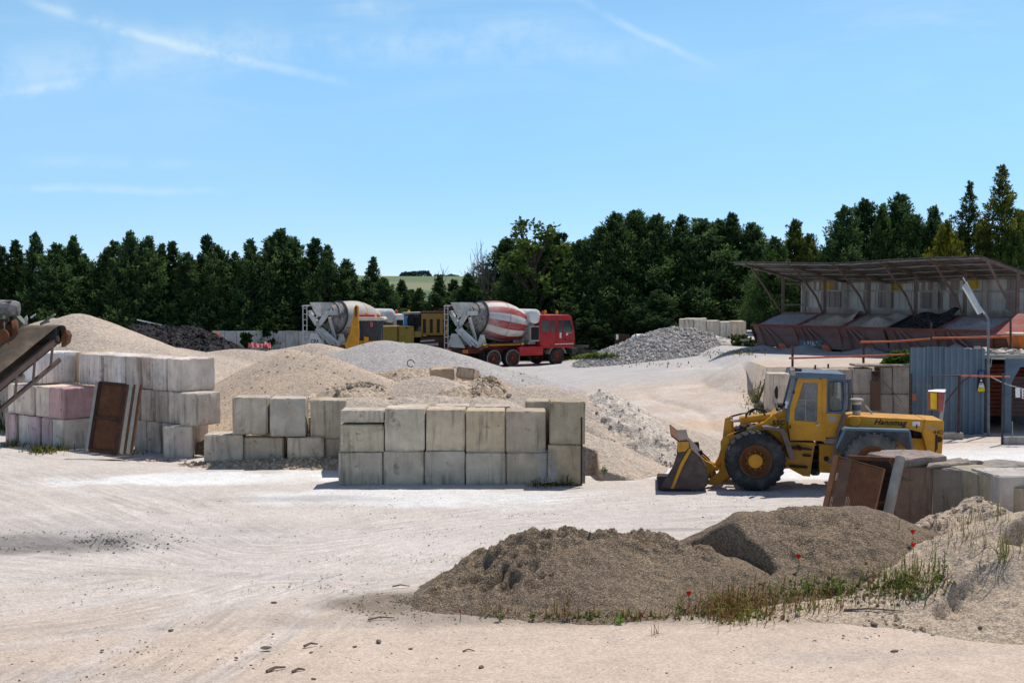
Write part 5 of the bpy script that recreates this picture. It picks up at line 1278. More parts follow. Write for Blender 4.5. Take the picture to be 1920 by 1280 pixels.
# ------------------------------------------------------------------ backhoe loader seen from behind its boom
def make_backhoe():
    Yb = 80.0
    B = root('backhoe_loader', (P(690, 0, Yb).x, Yb + 1, 0), 'yellow backhoe loader with its boom folded upright beside the blue windowed cab', 'backhoe')
    m = MB(); m.px([(655, 622), (660, 604), (664, 576), (668, 572), (672, 574), (672, 600), (673, 630), (671, 650), (664, 668), (656, 672), (650, 664), (647, 648)], Yb - 1.2, Yb - .9); m.px([(664, 580), (667, 571), (671, 574), (670, 600), (666, 605)], Yb - 1.3, Yb - .8); m.build('boom', 'yellow', B, bevel=.02)
    m = MB(); m.px([(652, 640), (657, 620), (661, 640), (656, 676), (650, 676)], Yb - .85, Yb - .6); m.build('dipper_arm', 'yellow', B, bevel=.02)
    m = MB(); m.cyl(P(664, 590, Yb - .75), P(670, 650, Yb - .75), .08, n=10); m.build('boom_cylinder', 'steel', B)
    m = MB(); m.px([(665, 575), (668, 573), (670, 590), (666, 596)], Yb - 1.36, Yb - 1.3); m.build('wear_plate', 'rust', B)
    text('555', 'lettering', 'ink', B, P(651.5, 620, Yb - 1.23) + Vector((.05, 0, 0)), (R(90), R(-80), 0), .32)
    # cab
    x0, x1 = 673, 718; yt, yb = 600, 640
    m = MB(); m.px([(670, 597), (672, 594.5), (718, 595), (721, 597), (721, 600.5), (670, 601)], Yb - .15, Yb + 1.6); rf = m.build('cab_roof', 'cream', B, bevel=.03)
    m = MB()
    for xx in (672, 681, 691, 703, 717): m.px([(xx - 1, yt), (xx + 1, yt), (xx + 1, yb + 6), (xx - 1, yb + 6)], Yb, Yb + .08)
    for xx in (673, 717): m.px([(xx - 1, yt), (xx + 1, yt), (xx + 1, yb + 6), (xx - 1, yb + 6)], Yb + 1.4, Yb + 1.5)
    m.build('cab_pillar', 'darkgrey', B)
    m = MB(); m.px([(673, 601), (717, 601), (714, 641), (673, 641)], Yb + .03, Yb + .05); m.build('window', 'glassdark', B)
    m = MB(); m.px([(673, 602), (716, 602), (713, 640), (673, 640)], Yb + .30, Yb + .34); m.build('curtain', 'bluecab', B)
    m = MB(); m.px([(682, 602), (689, 602), (687, 625), (681, 641)], Yb + .2, Yb + .25); m.px([(694, 604), (699, 604), (699, 613), (694, 613)], Yb - .01, Yb + .0); m.build('window_sheet', 'tarp', B)
    m = MB(); m.px([(670, 638), (702, 639), (702, 646), (722, 640), (722, 655), (668, 660)], Yb - .1, Yb + 1.6); m.px([(682, 630), (691, 632), (690, 655), (682, 655)], Yb - .3, Yb - .1); m.build('body', 'yellow', B, bevel=.02)
    m = MB(); m.px([(672, 590), (701, 590), (703, 594.5), (672, 594.5)], Yb + .3, Yb + .9); m.px([(706, 592), (713, 592), (713, 595), (706, 595)], Yb + .2, Yb + .6); rk = m.build('light_bar', 'redlamp', rf)
    for xx in (687, 709):
        m = MB(); m.lathe([(0, .09), (.1, .085), (.14, .05), (.15, 0)], P(xx, 590 if xx < 700 else 592, Yb + .5), (0, 0, 1), 12); m.build('beacon', 'amber', rf)
    for xx, yy in ((676, 1.5), (676, -.1)):
        wheel('wheel', (P(xx, 0, Yb).x, Yb + yy, .62), (0, -1, 0), .62, .4, B, 'yellow', 'tyre', 'rust', 20)
    wheel('wheel', (P(735, 0, Yb).x, Yb - .0, .45), (0, -1, 0), .45, .3, B, 'yellow', 'tyre', 'rust', 20)
    wheel('wheel', (P(735, 0, Yb).x, Yb + 1.5, .45), (0, 1, 0), .45, .3, B, 'yellow', 'tyre', 'rust', 20)
    m = MB(); m.px([(700, 640), (742, 645), (742, 664), (668, 668), (668, 655)], Yb + .3, Yb + 1.2); m.build('chassis', 'rust_dark', B)
make_backhoe()
def make_crane():
    Yc = 85.5
    K = root('mobile_crane', (P(780, 0, Yc).x, Yc + 1, 0), 'old yellow crane carrier with an olive engine box, small cab and slatted housing', 'mobile crane')
    m = MB(); m.px([(704, 621), (776, 618), (776, 646), (704, 648)], Yc - 1.0, Yc + 1.0); eb = m.build('engine_box', 'olive', K, bevel=.04)
    m = MB(); m.px([(709, 612), (775, 611), (776, 620), (704, 622.5)], Yc - 1.02, Yc + 1.02); m.build('engine_lid', 'olive', eb, bevel=.04)
    m = MB(); m.px([(745, 611.5), (747, 611.5), (747, 646), (745, 646)], Yc - 1.05, Yc - 1.0); m.px([(760, 614), (764, 614), (764, 616), (760, 616)], Yc - 1.06, Yc - 1.0); m.build('strap', 'rust_dark', eb)
    m = MB(); m.px([(776, 621), (790, 620), (790, 642), (776, 644)], Yc - .9, Yc + .9); m.build('side_box', 'olive', K, bevel=.03)
    m = MB(); m.px([(757, 588), (790, 587), (790, 612), (757, 613)], Yc - .3, Yc + 1.2); cb = m.build('cab', 'darkgrey', K, bevel=.03)
    m = MB(); m.px([(757, 592), (766, 592), (766, 611), (757, 611)], Yc - .33, Yc - .3); m.build('window', 'bluecab', cb)
    m = MB(); m.px([(754, 586), (792, 585), (792, 588.5), (754, 589.5)], Yc - .4, Yc + 1.3); m.build('cab_roof', 'palesteel', cb)
    m = MB()
    for k in range(7):
        c = P(771 + k * 1.6, 602 + k % 3, Yc - .5 - .03 * k)
        m.tube([c + Vector((.22 * math.cos(a), .02 * math.sin(3 * a), .42 * math.sin(a))) for a in [i * math.pi / 9 for i in range(19)]], .028, 6)
    m.build('hose_coil', 'black', K)
    hz = Yc - .6
    m = MB(); m.px([(790, 587), (836, 586), (836, 629), (790, 629)], hz, Yc + 1.0); hs = m.build('slatted_housing', 'yellow_old', K, bevel=.03)
    m = MB(); m.px([(788, 584.5), (842, 584), (842, 587), (788, 587.5)], hz - .08, Yc + 1.1); m.build('housing_roof', 'rust_dark', hs)
    for xx in (793, 806, 819, 831):
        m = MB(); m.px([(xx, 598), (xx + 5.5, 598), (xx + 5.5, 624), (xx, 624)], hz - .02, hz); m.build('vent', 'black', hs)
    for xx in (790, 801, 814, 826):
        m = MB(); m.px([(xx, 590), (xx + 2.5, 590), (xx + 2.5, 628), (xx, 628)], hz - .06, hz); m.build('rib', 'yellow_old', hs)
    m = MB(); m.px([(778, 632), (850, 631), (850, 640), (770, 644)], Yc - .9, Yc + .9); m.px([(704, 648), (850, 640), (850, 652), (704, 660)], Yc - .7, Yc + .7); m.build('chassis', 'rust_dark', K)
    m = MB(); m.px([(788, 638), (815, 636), (815, 639), (788, 641)], Yc - .95, Yc - .9); m.tube([P(770, 648, Yc - .95), P(822, 645, Yc - .95)], .09, 8); m.build('side_rail', 'palesteel', K)
    for xx in (725, 815, 845):
        wheel('wheel', (P(xx, 0, Yc).x, Yc - .85, .55), (0, -1, 0), .55, .35, K, 'rust', 'tyre', 'rust', 20)
        wheel('wheel', (P(xx, 0, Yc).x, Yc + .85, .55), (0, 1, 0), .55, .35, K, 'rust', 'tyre', 'rust', 20)
    m = MB(); m.bar(P(808, 590, Yc + .9), P(850, 574, Yc + .9), .25, .25); m.bar(P(822, 580, Yc + .3), P(846, 578, Yc + .3), .12, .12); m.build('boom_stub', 'rust', K)
make_crane()

# ------------------------------------------------------------------ open shed with feed bins
E = Vector((.66, -.75, 0)); BK = Vector((.75, .66, 0)); SO = Vector((11.1, 66.0, 0))
def S(u, v, z): p = SO + E * u + BK * v; return Vector((p.x, p.y, z))
ZG = 1.93
M['roof'] = mat_plain('weathered sheet roof', (.13, .125, .125), .75, .1, .4, 2)
M['shedbeam'] = mat_plain('grey roof beam', (.20, .185, .175), .8, 0, .3, 3)
M['shedwall'] = mat_paint('pale weathered sheet', (.50, .475, .46), (.18, .12, .10), .8, .35, (.58, .55, .53), .5, 1)
M['shedmauve'] = mat_paint('mauve weathered sheet', (.27, .215, .21), (.12, .08, .07), .8, .4, (.38, .34, .33), .4, 1)
M['shedyellow'] = mat_paint('yellowed sheet', (.50, .32, .04), (.2, .12, .06), .8, .4, (.4, .35, .28), .4, 1)
SH = root('open_shed', S(6, 2.5, ZG), 'long open fronted shed with a sagging sheet roof over the feed bins', 'shed')
zfront = [(-.7, 5.95), (1.5, 5.93), (3.5, 5.88), (5.4, 5.86), (8, 5.98), (10, 6.04), (12.1, 6.06)]
def zf(u): return float(np.interp(u, [a for a, b in zfront], [b for a, b in zfront]))
m = MB(); nu = 128; vs = []; us = [-.7 + 12.8 * i / nu for i in range(nu + 1)]
for th in (0, -.02):
    for i, u in enumerate(us):
        rib = .028 if (i // 1) % 2 else 0
        for v, zz in ((-.55, 0), (1.8, -.42), (4.3, -.83)):
            vs.append(S(u, v, zf(u) * 1 + zz + rib + th))
n3 = (nu + 1) * 3; fs = []
for i in range(nu):
    for j in range(2):
        a = i * 3 + j; fs.append((a, a + 3, a + 4, a + 1)); fs.append((n3 + a, n3 + a + 1, n3 + a + 4, n3 + a + 3))
    for j in (0, 2):
        a = i * 3 + j; fs.append((a, a + 3, n3 + a + 3, n3 + a))
for i in (0, nu):
    for j in range(2): a = i * 3 + j; fs.append((a, a + 1, n3 + a + 1, n3 + a))
m.add(vs, fs); rfo = m.build('roof', 'roof', SH)
for v in (-.4, .8, 2.0, 3.2, 4.1):
    m = MB(); zz = -.42 * (v + .55) / 2.35 if v < 1.8 else -.42 - .41 * (v - 1.8) / 2.5
    for k in range(12): m.bar(S(-.6 + k * 1.05, v, zf(-.6 + k * 1.05) + zz - .07), S(-.6 + (k + 1) * 1.05, v, zf(-.6 + (k + 1) * 1.05) + zz - .05), .05, .06)
    m.build('purlin', 'shedbeam', rfo)
for k in range(6):
    u = k * 2.4 + .05
    m = MB(); m.bar(S(u, 2.3, ZG), S(u, 2.3, zf(u) - .62), .13, .13); m.build('post', 'brownsteel', SH)
    m = MB(); m.bar(S(u, -.5, zf(u) - .1), S(u, 4.2, zf(u) - .94), .07, .12); m.build('rafter', 'brownsteel', SH)
    m = MB(); pts = [S(u, 2.2, 3.55), S(u, 1.6, 4.4), S(u, .6, 5.2), S(u, -.1, zf(u) - .2)] if 0 < k < 5 else [S(u, 2.2, 3.6), S(u, -.1, zf(u) - .2)]
    for i in range(len(pts) - 1): m.bar(pts[i], pts[i + 1], .06, .08)
    m.build('brace', 'brownsteel', SH)
    m = MB(); m.bar(S(u, 3.85, ZG), S(u, 3.85, zf(u) - .9), .18, .18); m.build('post', 'palesteel', SH)
m = MB(); rnd = random.Random(5)
RUN = [0] * 6 + [1] * 8 + [0] * 7 + [1] * 2 + [0] * 3 + [1] * 5 + [0] * 9 + [1] * 7 + [0] * 2 + [1] * 3 + [0] * 14 + [1] * 4
u = .0; k = 0
while u < 15:
    w_ = .16
    big = (k // 6)
    mi = RUN[k % len(RUN)]
    off = .03 if k % 2 else 0
    z1 = zf(min(u, 12)) - .87
    m.box(S(u + w_ / 2, 4.02 + off, (3.85 + z1 - .42) / 2), (w_ + .01, .03, z1 - .42 - 3.85), Matrix.Rotation(math.atan2(E.y, E.x), 3, 'Z'), mi)
    mt = 2 if (big % 4 == 1 and k % 6 < 4) else (mi if rnd.random() < .92 else 1 - mi)
    m.box(S(u + w_ / 2, 4.10 + off, z1 - .22), (w_ + .01, .03, .40), Matrix.Rotation(math.atan2(E.y, E.x), 3, 'Z'), mt)
    u += w_; k += 1
m.build('back_wall', ['shedwall', 'shedmauve', 'shedyellow'], SH)
m = MB(); m.prism([S(0, 4.15, ZG), S(15, 4.15, ZG), S(15, 4.15, 3.86), S(0, 4.15, 3.86)], BK * .2); o = m.build('plinth_wall', 'concrete', SH); o.color = (.34, .33, .33, 1)
m = MB()
for z in (3.95, 4.95): m.bar(S(.05, 2.3, z), S(.05, 3.9, z), .06, .08)
m.bar(S(0, 3.95, 4.62), S(14, 3.95, 4.62), .06, .08); m.build('rail', 'palesteel', SH)
# feed bins
FB = root('feed_bins', S(6, 1, ZG), 'row of rust red feed bins with sloping dividers, standing under the open shed', 'feed bins')
M['binpanel'] = mat_paint('purple grey bin steel', (.20, .11, .10), (.10, .06, .05), .8, .5, (.22, .20, .21), .6, 1)
for k in range(5):
    u0, u1 = k * 2.4, (k + 1) * 2.4
    m = MB(); m.prism([S(u0 + .02, 0, 3.05), S(u1 - .02, 0, 3.05), S(u1 - .02, .35, 2.55), S(u0 + .02, .35, 2.55)], BK * .04); m.prism([S(u0 + .02, .35, 2.55), S(u1 - .02, .35, 2.55), S(u1 - .02, .42, 2.05), S(u0 + .02, .42, 2.05)], BK * .04)
    m.prism([S(u0 + .04, .04, 3.0), S(u1 - .04, .04, 3.0), S(u1 - .5, 1.2, 2.3), S(u0 + .5, 1.2, 2.3)], Vector((0, 0, -.04))); m.prism([S(u0 + .04, 2.16, 3.6), S(u1 - .04, 2.16, 3.6), S(u1 - .5, 1.2, 2.3), S(u0 + .5, 1.2, 2.3)], BK * .04)
    fp = m.build('front_panel', 'binpanel', FB)
    m = MB(); m.bar(S(u0, -.03, 3.05), S(u1, -.03, 3.05), .06, .10); m.build('lip', 'redbrown', fp)
    m = MB()
    for q in (.3, .8, 1.3): m.bar(S(u0 + .4 * q + .3, .02, 2.98), S(u0 + .2 + q * 1.2, .38, 2.1), .06, .08)
    m.build('stiffener', 'binpanel', fp)
    m = MB(); m.prism([S(u0 + 1.4, .30, ZG), S(u0 + 1.9, .30, ZG), S(u0 + 1.65, .30, 2.25), S(u0 + 1.35, .30, 2.25)], BK * .1); m.build('outlet_chute', 'orangerail', fp)
for k in range(6):
    u = k * 2.4
    m = MB(); m.prism([S(u - .03, -.05, 3.02), S(u - .03, 2.2, 3.62), S(u - .03, 2.2, 2.2), S(u - .03, .4, 2.2)], E * .06)
    m.build('divider', 'redold' if k not in (0, 3) else 'rust_dark', FB)
    m = MB(); m.bar(S(u, .5, ZG), S(u, .5, 2.6), .14, .14); m.bar(S(u, 2.0, ZG), S(u, 2.0, 3.3), .14, .14); m.build('leg', 'binpanel', FB)
m = MB(); m.prism([S(0, 2.2, ZG), S(12, 2.2, ZG), S(12, 2.2, 3.62), S(0, 2.2, 3.62)], BK * .05); m.build('rear_panel', 'redold', FB)
pl = root('number_plate', S(2.75, .33, 2.12), 'small blue number plate on the second feed bin', 'sign')
m = MB(); m.prism([S(2.55, .34, 2.12), S(3.75, .34, 2.12), S(3.75, .31, 2.42), S(2.55, .31, 2.42)], -BK * .01); m.build('plate', 'bluegrey', pl)
tt = text('49187', 'lettering', 'silvertext', pl, S(3.15, .30, 2.27), (R(88), 0, math.atan2(E.y, E.x)), .30)
# heaped contents
def bin_heap(k, mat, label, hs):
    m = MB(); n = 22; u0 = k * 2.4 + .06; vs = []; fs = []
    for i in range(n + 1):
        for j in range(n + 1):
            u = i / n; v = j / n
            z = 2.98 + .58 * v
            for (cu, cv, h_, r_) in hs: z = max(z, 2.95 + .58 * v - .25 + h_ - math.hypot((u - cu) * 2.3, (v - cv) * 2.0) * r_)
            z = min(z, 3.02 + .58 * v + .75); 
            z += .05 * float(fbm(np.array(u * 7. + k * 9), np.array(v * 7.), 3, k))
            vs.append(S(u0 + u * 2.28, .05 + v * 2.08, z - .02))
    for i in range(n):
        for j in range(n): a = i * (n + 1) + j; fs.append((a, a + n + 1, a + n + 2, a + 1))
    m.add(vs, fs); tag(m.build('gravel_fill', mat, origin=S(u0 + 1.15, 1, 3), smooth=True), label, 'gravel', 'gravel in the feed bins')
bin_heap(0, 'gravel_grey', 'thin leftover of gravel in the leftmost feed bin, below the dark divider', [(.9, .4, .22, .5)])
bin_heap(1, 'sand', 'sandy fill with a smooth grey side in the second feed bin from the left', [(.6, .6, .55, .42), (1.0, .8, .6, .5)])
bin_heap(2, 'sand_grey', 'tan gravel heap in the middle feed bin', [(.6, .45, .6, .45), (.75, .9, .5, .4)])
bin_heap(3, 'gravel_black', 'dark gravel heap in the fourth feed bin from the left', [(.4, .7, .7, .45), (.9, .95, .75, .5)])
bin_heap(4, 'gravel_grey', 'smooth blue grey fill in the rightmost feed bin behind the lamp', [(.6, .6, .45, .4), (1., .5, .3, .3)])
# spilled fines below the bins
for (u, h_, l) in ((3.0, .32, 'low grey spill heap under the second feed bin'), (6.3, .30, 'low grey spill heap under the middle feed bin'), (10.6, .62, 'pointed grey spill heap under the rightmost feed bin'), (.6, .22, 'low grey spill heap under the leftmost feed bin')):
    m = MB(); vs = [S(u, .1, ZG + h_)]; fs = []; n = 20
    for r_ in (1, 2, 3):
        for k in range(n):
            a = 2 * math.pi * k / n; q = r_ / 3; vs.append(S(u + math.cos(a) * q * (1.5 if h_ < .5 else 1.3), .1 + math.sin(a) * q * .9, ZG + h_ * (1 - q) - .03 + random.uniform(0, .03)))
    for k in range(n): fs.append((0, 1 + k, 1 + (k + 1) % n))
    for r_ in (0, 1):
        for k in range(n): a = 1 + r_ * n; fs.append((a + k, a + n + k, a + n + (k + 1) % n, a + (k + 1) % n))
    m.add(vs, fs); tag(m.build('spill_heap', 'gravel_grey', origin=S(u, .1, ZG), smooth=True), l, 'spill heap', 'spill heaps under the feed bins')
# mixing plant to the right of the bins
PL = root('batching_plant', S(14, 1, ZG), 'faded red batching plant frame beyond the right end of the feed bins', 'batching plant')
m = MB(); m.prism([S(12.1, .0, 2.95), S(15.5, .0, 2.95), S(15.5, 1.9, 3.75), S(12.3, 1.9, 3.75)], (0, 0, -.05)); m.build('sloping_panel', 'redold', PL)
m = MB(); m.prism([S(12.1, .1, 2.35), S(15.5, .1, 2.35), S(15.5, .1, 2.93), S(12.1, .1, 2.93)], BK * .05); m.build('rusted_panel', 'rust', PL)
for u in (12.2, 13.6, 15.0):
    m = MB(); m.bar(S(u, 0, ZG), S(u, 0, 2.9), .12, .12); m.build('leg', 'redbrown', PL)
m = MB()
for u in (12.9, 13.3): m.bar(S(u, -.1, 2.4), S(u + (.35 if u > 13 else -.3), -.1, ZG), .08, .08)
m.build('brace', 'rust', PL)
m = MB(); m.bar(S(12.1, -.15, 2.3), S(15.5, -.15, 2.3), .08, .10); m.build('beam', 'palesteel', PL)
# orange hopper at the frame edge
OH = root('orange_hopper', (P(1915, 0, 50.5).x, 50.5, 1.95), 'orange steel hopper above the shelter at the right edge', 'hopper')
m = MB(); m.px([(1907, 627), (1950, 627), (1944, 652), (1914, 652)], 50.0, 51.2); m.build('upper_cone', 'orange', OH, bevel=.01)
m = MB(); m.px([(1914, 652), (1944, 652), (1940, 672), (1917, 672)], 50.05, 51.15); m.build('lower_cone', 'redold', OH, bevel=.01)
m = MB(); m.px([(1904, 625), (1955, 625), (1955, 628), (1904, 628)], 49.95, 51.25); m.build('rim', 'cream', OH)
m = MB(); m.cyl(P(1925, 618, 50.6), P(1945, 622, 50.6), .25, n=16); m.build('motor', 'black', OH)

# ------------------------------------------------------------------ rails, lamp, corrugated fence, gate, shelter
RLG = root('guard_rail', P(1600, 685, 51.2), 'orange red pipe guard rail with brown posts on top of the retaining wall', 'guard rail')
for px_, yb, yt, Y in ((1486, 692, 648, 51.6), (1619, 685, 626, 51.6)):
    m = MB(); m.bar(P(px_, yb + 2, Y), P(px_, yt, Y), .075, .075); m.build('post', 'post', RLG)
m = MB(); m.tube([P(1746, 660, 50), P(1746, 604, 50)], .035, 6); m.build('post', 'post', RLG)
m = MB(); m.tube([P(1895, 672, 49.5), P(1895, 600, 49.5)], .04, 6); m.build('post', 'post', RLG)
for pts in ([(1479, 671.5), (1619, 667.5), (1716, 663.5)], [(1613, 641), (1680, 640), (1746, 635)], [(1744, 634), (1800, 633), (1855, 631.5)], [(1855, 632), (1900, 631)], [(1855, 661), (1895, 660)]):
    m = MB(); m.tube([P(x, y, 51.45 - (x - 1480) * .004) for x, y in pts], .035, 8); m.build('rail', 'orangerail', RLG)
for px_, yb, yt, l in ((1528, 694, 684, 'short leaning rusty rod stuck in the ground above the retaining wall'), (1553, 702, 682, 'thin rusty stake standing on the retaining wall behind the loader cab roof')):
    m = MB(); m.tube([P(px_, yb, 51.3), P(px_ + (1 if px_ < 1540 else 0), yt, 51.3)], .035, 6); tag(m.build('stake', 'post', origin=P(px_, yb, 51.3)), l, 'stake')
BM = root('steel_beam', P(1641, 790, 50.2), 'rusty steel beam standing upright against the retaining wall', 'steel beam')
m = MB(); m.px([(1635, 714), (1650, 714), (1650, 778), (1635, 778)], 50.0, 50.25); m.build('lower_section', 'rust', BM)
m = MB(); m.px([(1637, 696), (1649, 696), (1649, 714), (1637, 714)], 50.05, 50.25); m.build('upper_section', 'rust_dark', BM)
m = MB(); m.px([(1635, 770), (1651, 770), (1651, 812), (1635, 812)], 49.98, 50.3); m.build('foot', 'whiterust', BM)
LP_ = root('lamp_post', P(1853, 820, 46.3) * 1, 'grey lamp post with a long slanting fluorescent lamp, beside the corrugated sheet', 'lamp post')
LP_.location.z = 0; LP_['_wo'] = tuple(LP_.location)
m = MB(); m.tube([(LP_.location.x, 46.3, 0), P(1853, 602, 46.3), P(1852, 596, 46.3), P(1847, 588, 46.3)], [.055, .045, .04, .04], 10); m.build('pole', 'polegrey', LP_, smooth=True)
m = MB(); m.tube([P(1848, 591, 46.3), P(1838, 578, 46.28), P(1806, 520, 46.2)], .018, 6); m.tube([P(1854, 596, 46.3), P(1836, 572, 46.45), P(1812, 528, 46.45)], .014, 6); m.build('arm', 'steel', LP_, smooth=True)
m = MB(); a, b = P(1839, 587, 46.2), P(1808, 533, 46.15); m.bar(a, b, .17, .09, (0, -1, .3)); lh = m.build('lamp_housing', 'galv', LP_, bevel=.02)
m = MB(); m.bar(a.lerp(b, .03) + Vector((-.05, -.02, -.05)), a.lerp(b, .97) + Vector((-.05, -.02, -.05)), .08, .06, (0, -1, .3)); m.build('lamp_cover', 'sticker', lh)
# corrugated sheet fence
M['corr'] = mat_paint('blue grey corrugated steel', (.12, .17, .22), (.12, .10, .09), .5, .12, (.19, .22, .25), .5, .8)
def corrugated(name, p0, p1, z0, z1, mat, parent, pitch=.22, depth=.045, tops=None):
    p0 = Vector(p0); p1 = Vector(p1); L = (p1 - p0).length; d = (p1 - p0) / L; nrm = Vector((-d.y, d.x, 0)); m = MB(); pts = []
    x = 0
    while x < L:
        for f, o in ((0, 0), (.34, 0), (.5, 1), (.84, 1)):
            if x + f * pitch <= L: pts.append((x + f * pitch, o))
        x += pitch
    vs = []; n = len(pts)
    for th in (0, .006):
        for (t, o) in pts:
            zt = z1 + (tops(t / L) if tops else 0)
            q = p0 + d * t + nrm * (o * depth + th); vs += [Vector((q.x, q.y, z0)), Vector((q.x, q.y, zt))]
    fs = []
    for i in range(n - 1):
        fs += [(2 * i, 2 * i + 2, 2 * i + 3, 2 * i + 1), (2 * n + 2 * i, 2 * n + 2 * i + 1, 2 * n + 2 * i + 3, 2 * n + 2 * i + 2), (2 * i + 1, 2 * i + 3, 2 * n + 2 * i + 3, 2 * n + 2 * i + 1)]
    m.add(vs, fs); return m.build(name, mat, parent)
YS = 46.8
CF = root('corrugated_fence', (P(1785, 0, YS).x, YS, 0), 'blue grey corrugated steel sheet fence with a stepped top beside the shelter', 'sheet fence')
for a, b, yt in ((1715, 1751, 651), (1746, 1786, 650), (1780, 1858, 653.5)):
    corrugated('sheet', (P(a, 0, YS).x, YS + (.02 if a == 1746 else 0), 0), (P(b, 0, YS).x, YS + (.02 if a == 1746 else 0), 0), -.02, P(1750, yt, YS).z, 'corr', CF, .205)
m = MB()
for px_ in (1717, 1785, 1853): m.bar((P(px_, 0, YS).x, YS + .12, 0), (P(px_, 0, YS).x, YS + .12, 2.8), .06)
m.build('support_post', 'darkgrey', CF)
# hanging bottle shaped sign and orange tag
SG = root('wall_sign', P(1840, 715, YS - .05), 'blue and white sign above a yellow based cone shaped emblem on the corrugated fence', 'sign')
yy = YS - .03
m = MB(); m.px([(1835, 695), (1845.5, 695), (1845.5, 699), (1835, 699)], yy - .02, yy); m.build('upper_plate', 'blue', SG)
m = MB(); m.px([(1836, 699), (1845, 699), (1845, 708), (1836, 708)], yy - .02, yy); m.build('lower_plate', 'bluegrey', SG)
m = MB(); m.px([(1834, 694), (1847, 694), (1848, 734), (1832, 734)], yy, yy + .015); m.build('backing', 'ink', SG)
m = MB(); m.px([(1839.5, 711), (1841, 711), (1842, 715), (1838, 715)], yy - .03, yy); m.px([(1837, 718), (1843.5, 718), (1846, 726), (1835, 726)], yy - .03, yy); m.build('white_cone', 'sticker', SG)
m = MB(); m.px([(1834.5, 726.5), (1846, 726.5), (1847, 732), (1845, 734), (1835, 734), (1833, 732)], yy - .03, yy); m.build('yellow_base', 'signyellow', SG)
m = MB(); m.px([(1838, 719.5), (1842.5, 719.5), (1843, 721), (1837.5, 721)], yy - .035, yy - .03); m.build('blue_band', 'blue', SG)
m = MB(); m.px([(1710, 737), (1718, 738), (1718, 752), (1711, 751)], YS - .08, YS - .05); tag(m.build('tag_plate', 'orange', origin=P(1714, 752, YS - .05)), 'small orange plate at the left edge of the corrugated fence', 'plate')
# chain link gate and fence
def chainlink(p0, p1, z0, z1, parent, cell=.11, r=.0042, mat='polegrey'):
    p0 = Vector(p0); p1 = Vector(p1); L = (p1 - p0).length; H = z1 - z0; d = (p1 - p0) / L; m = MB()
    def pt(x, z): q = p0 + d * x; return Vector((q.x, q.y, z0 + z))
    k = -H
    while k < L:
        for s_ in (1, -1):
            a0, b0 = (k, 0), (k + H, H)
            xa, za, xb, zb = k, 0, k + H, H
            if xa < 0: za -= xa; xa = 0
            if xb > L: zb -= (xb - L); xb = L
            if xb > xa + .02:
                if s_ > 0: m.bar(pt(xa, za), pt(xb, zb), r, r)
                else: m.bar(pt(L - xa, za) + Vector((0, .008, 0)), pt(L - xb, zb) + Vector((0, .008, 0)), r, r)
        k += cell
    return m.build('chain_link', mat, parent)
YG = 45.4
GT = root('wire_gate', (P(1785, 0, YG).x, YG, 0), 'brown framed chain link gate panel with a curved brace, in front of the corrugated fence', 'gate')
xl, xr, xe = P(1757, 0, YG).x, P(1808, 0, YG).x, P(1893, 0, YG).x
zt = P(1800, 704, YG).z; zb = P(1800, 811, YG).z
m = MB(); m.tube([(xl, YG, zb), (xl, YG, zt), (xr, YG, zt)], .022, 8); m.tube([(xl, YG, zb), (xr, YG, zb)], .03, 8); m.build('frame', 'post', GT)
m = MB(); m.bar((xr, YG, -.05), (xr, YG, zt), .075); m.build('gate_post', 'post', GT)
m = MB(); m.tube([(xr, YG, zt), P(1850, 705, YG), P(1893, 706, YG)], .026, 8); m.build('top_bar', 'orangerail', GT)
m = MB(); m.tube([P(1769, 760, YG), P(1775, 752, YG), P(1790, 732, YG), P(1808, 712, YG), P(1820, 706, YG)], .022, 8); m.build('brace', 'post', GT)
chainlink((xl, YG, 0), (xr, YG, 0), zb, zt, GT)
FN = root('wire_fence', (P(1700, 0, YG).x, YG + 2, 0), 'chain link fence from the rusty beam to the gate, in front of the retaining wall', 'wire fence')
chainlink((P(1560, 0, 48.5).x, 48.5, 0), (P(1717, 0, 46.5).x, 46.5, 0), .1, 1.9, FN, .14)
chainlink((P(1717, 0, 46.5).x, 46.5, 0), (xl, YG + .1, 0), .1, 1.75, FN, .14)
for px_, Y in ((1717, 46.5), (1560, 48.5)):
    m = MB(); m.bar((P(px_, 0, Y).x, Y, 0), (P(px_, 0, Y).x, Y, P(px_, 700, Y).z), .05); m.build('post', 'post', FN)
m = MB(); m.tube([P(1655, 712, 47.2), P(1690, 752, 46.9)], .012, 6); m.build('stay_wire', 'post', FN)
FR = root('wire_fence', (P(1905, 0, 43.9).x, 43.9, 0), 'chain link fence on a concrete plinth at the right edge, hung with notices', 'wire fence')
xa, xb = P(1891, 0, 43.9).x, P(1960, 0, 43.9).x
chainlink((xa, 43.9, 0), (xb, 43.9, 0), .22, P(1900, 706, 43.9).z, FR)
m = MB(); m.bar((xa, 43.9, -.05), (xa, 43.9, P(1890, 700, 43.9).z), .06); m.build('post', 'darkgrey', FR)
m = MB(); m.tube([P(1898, 790, 43.8), P(1899, 822, 43.8)], .015, 6); m.build('rod', 'palesteel', FR)
m = MB(); m.box(((xa + xb) / 2 + .03, 43.92, .08), (xb - xa, .25, .32)); o = m.build('plinth', 'concrete', FR, bevel=.02); o.color = (.42, .4, .38, 1)
m = MB(); m.px([(1904, 727), (1913, 727), (1913, 745), (1904.5, 745)], 43.80, 43.815); tag(m.build('notice', 'sticker', origin=P(1908, 745, 43.8)), 'plain white notice hanging on the fence at the right edge', 'notice')
NR = root('notice', P(1921, 745, 43.8), 'white notice with red symbols cut by the right edge of the fence', 'notice')
m = MB(); m.px([(1916, 729), (1927, 729), (1927, 747), (1916.5, 747)], 43.80, 43.815); m.build('board', 'sticker', NR)
m = MB()
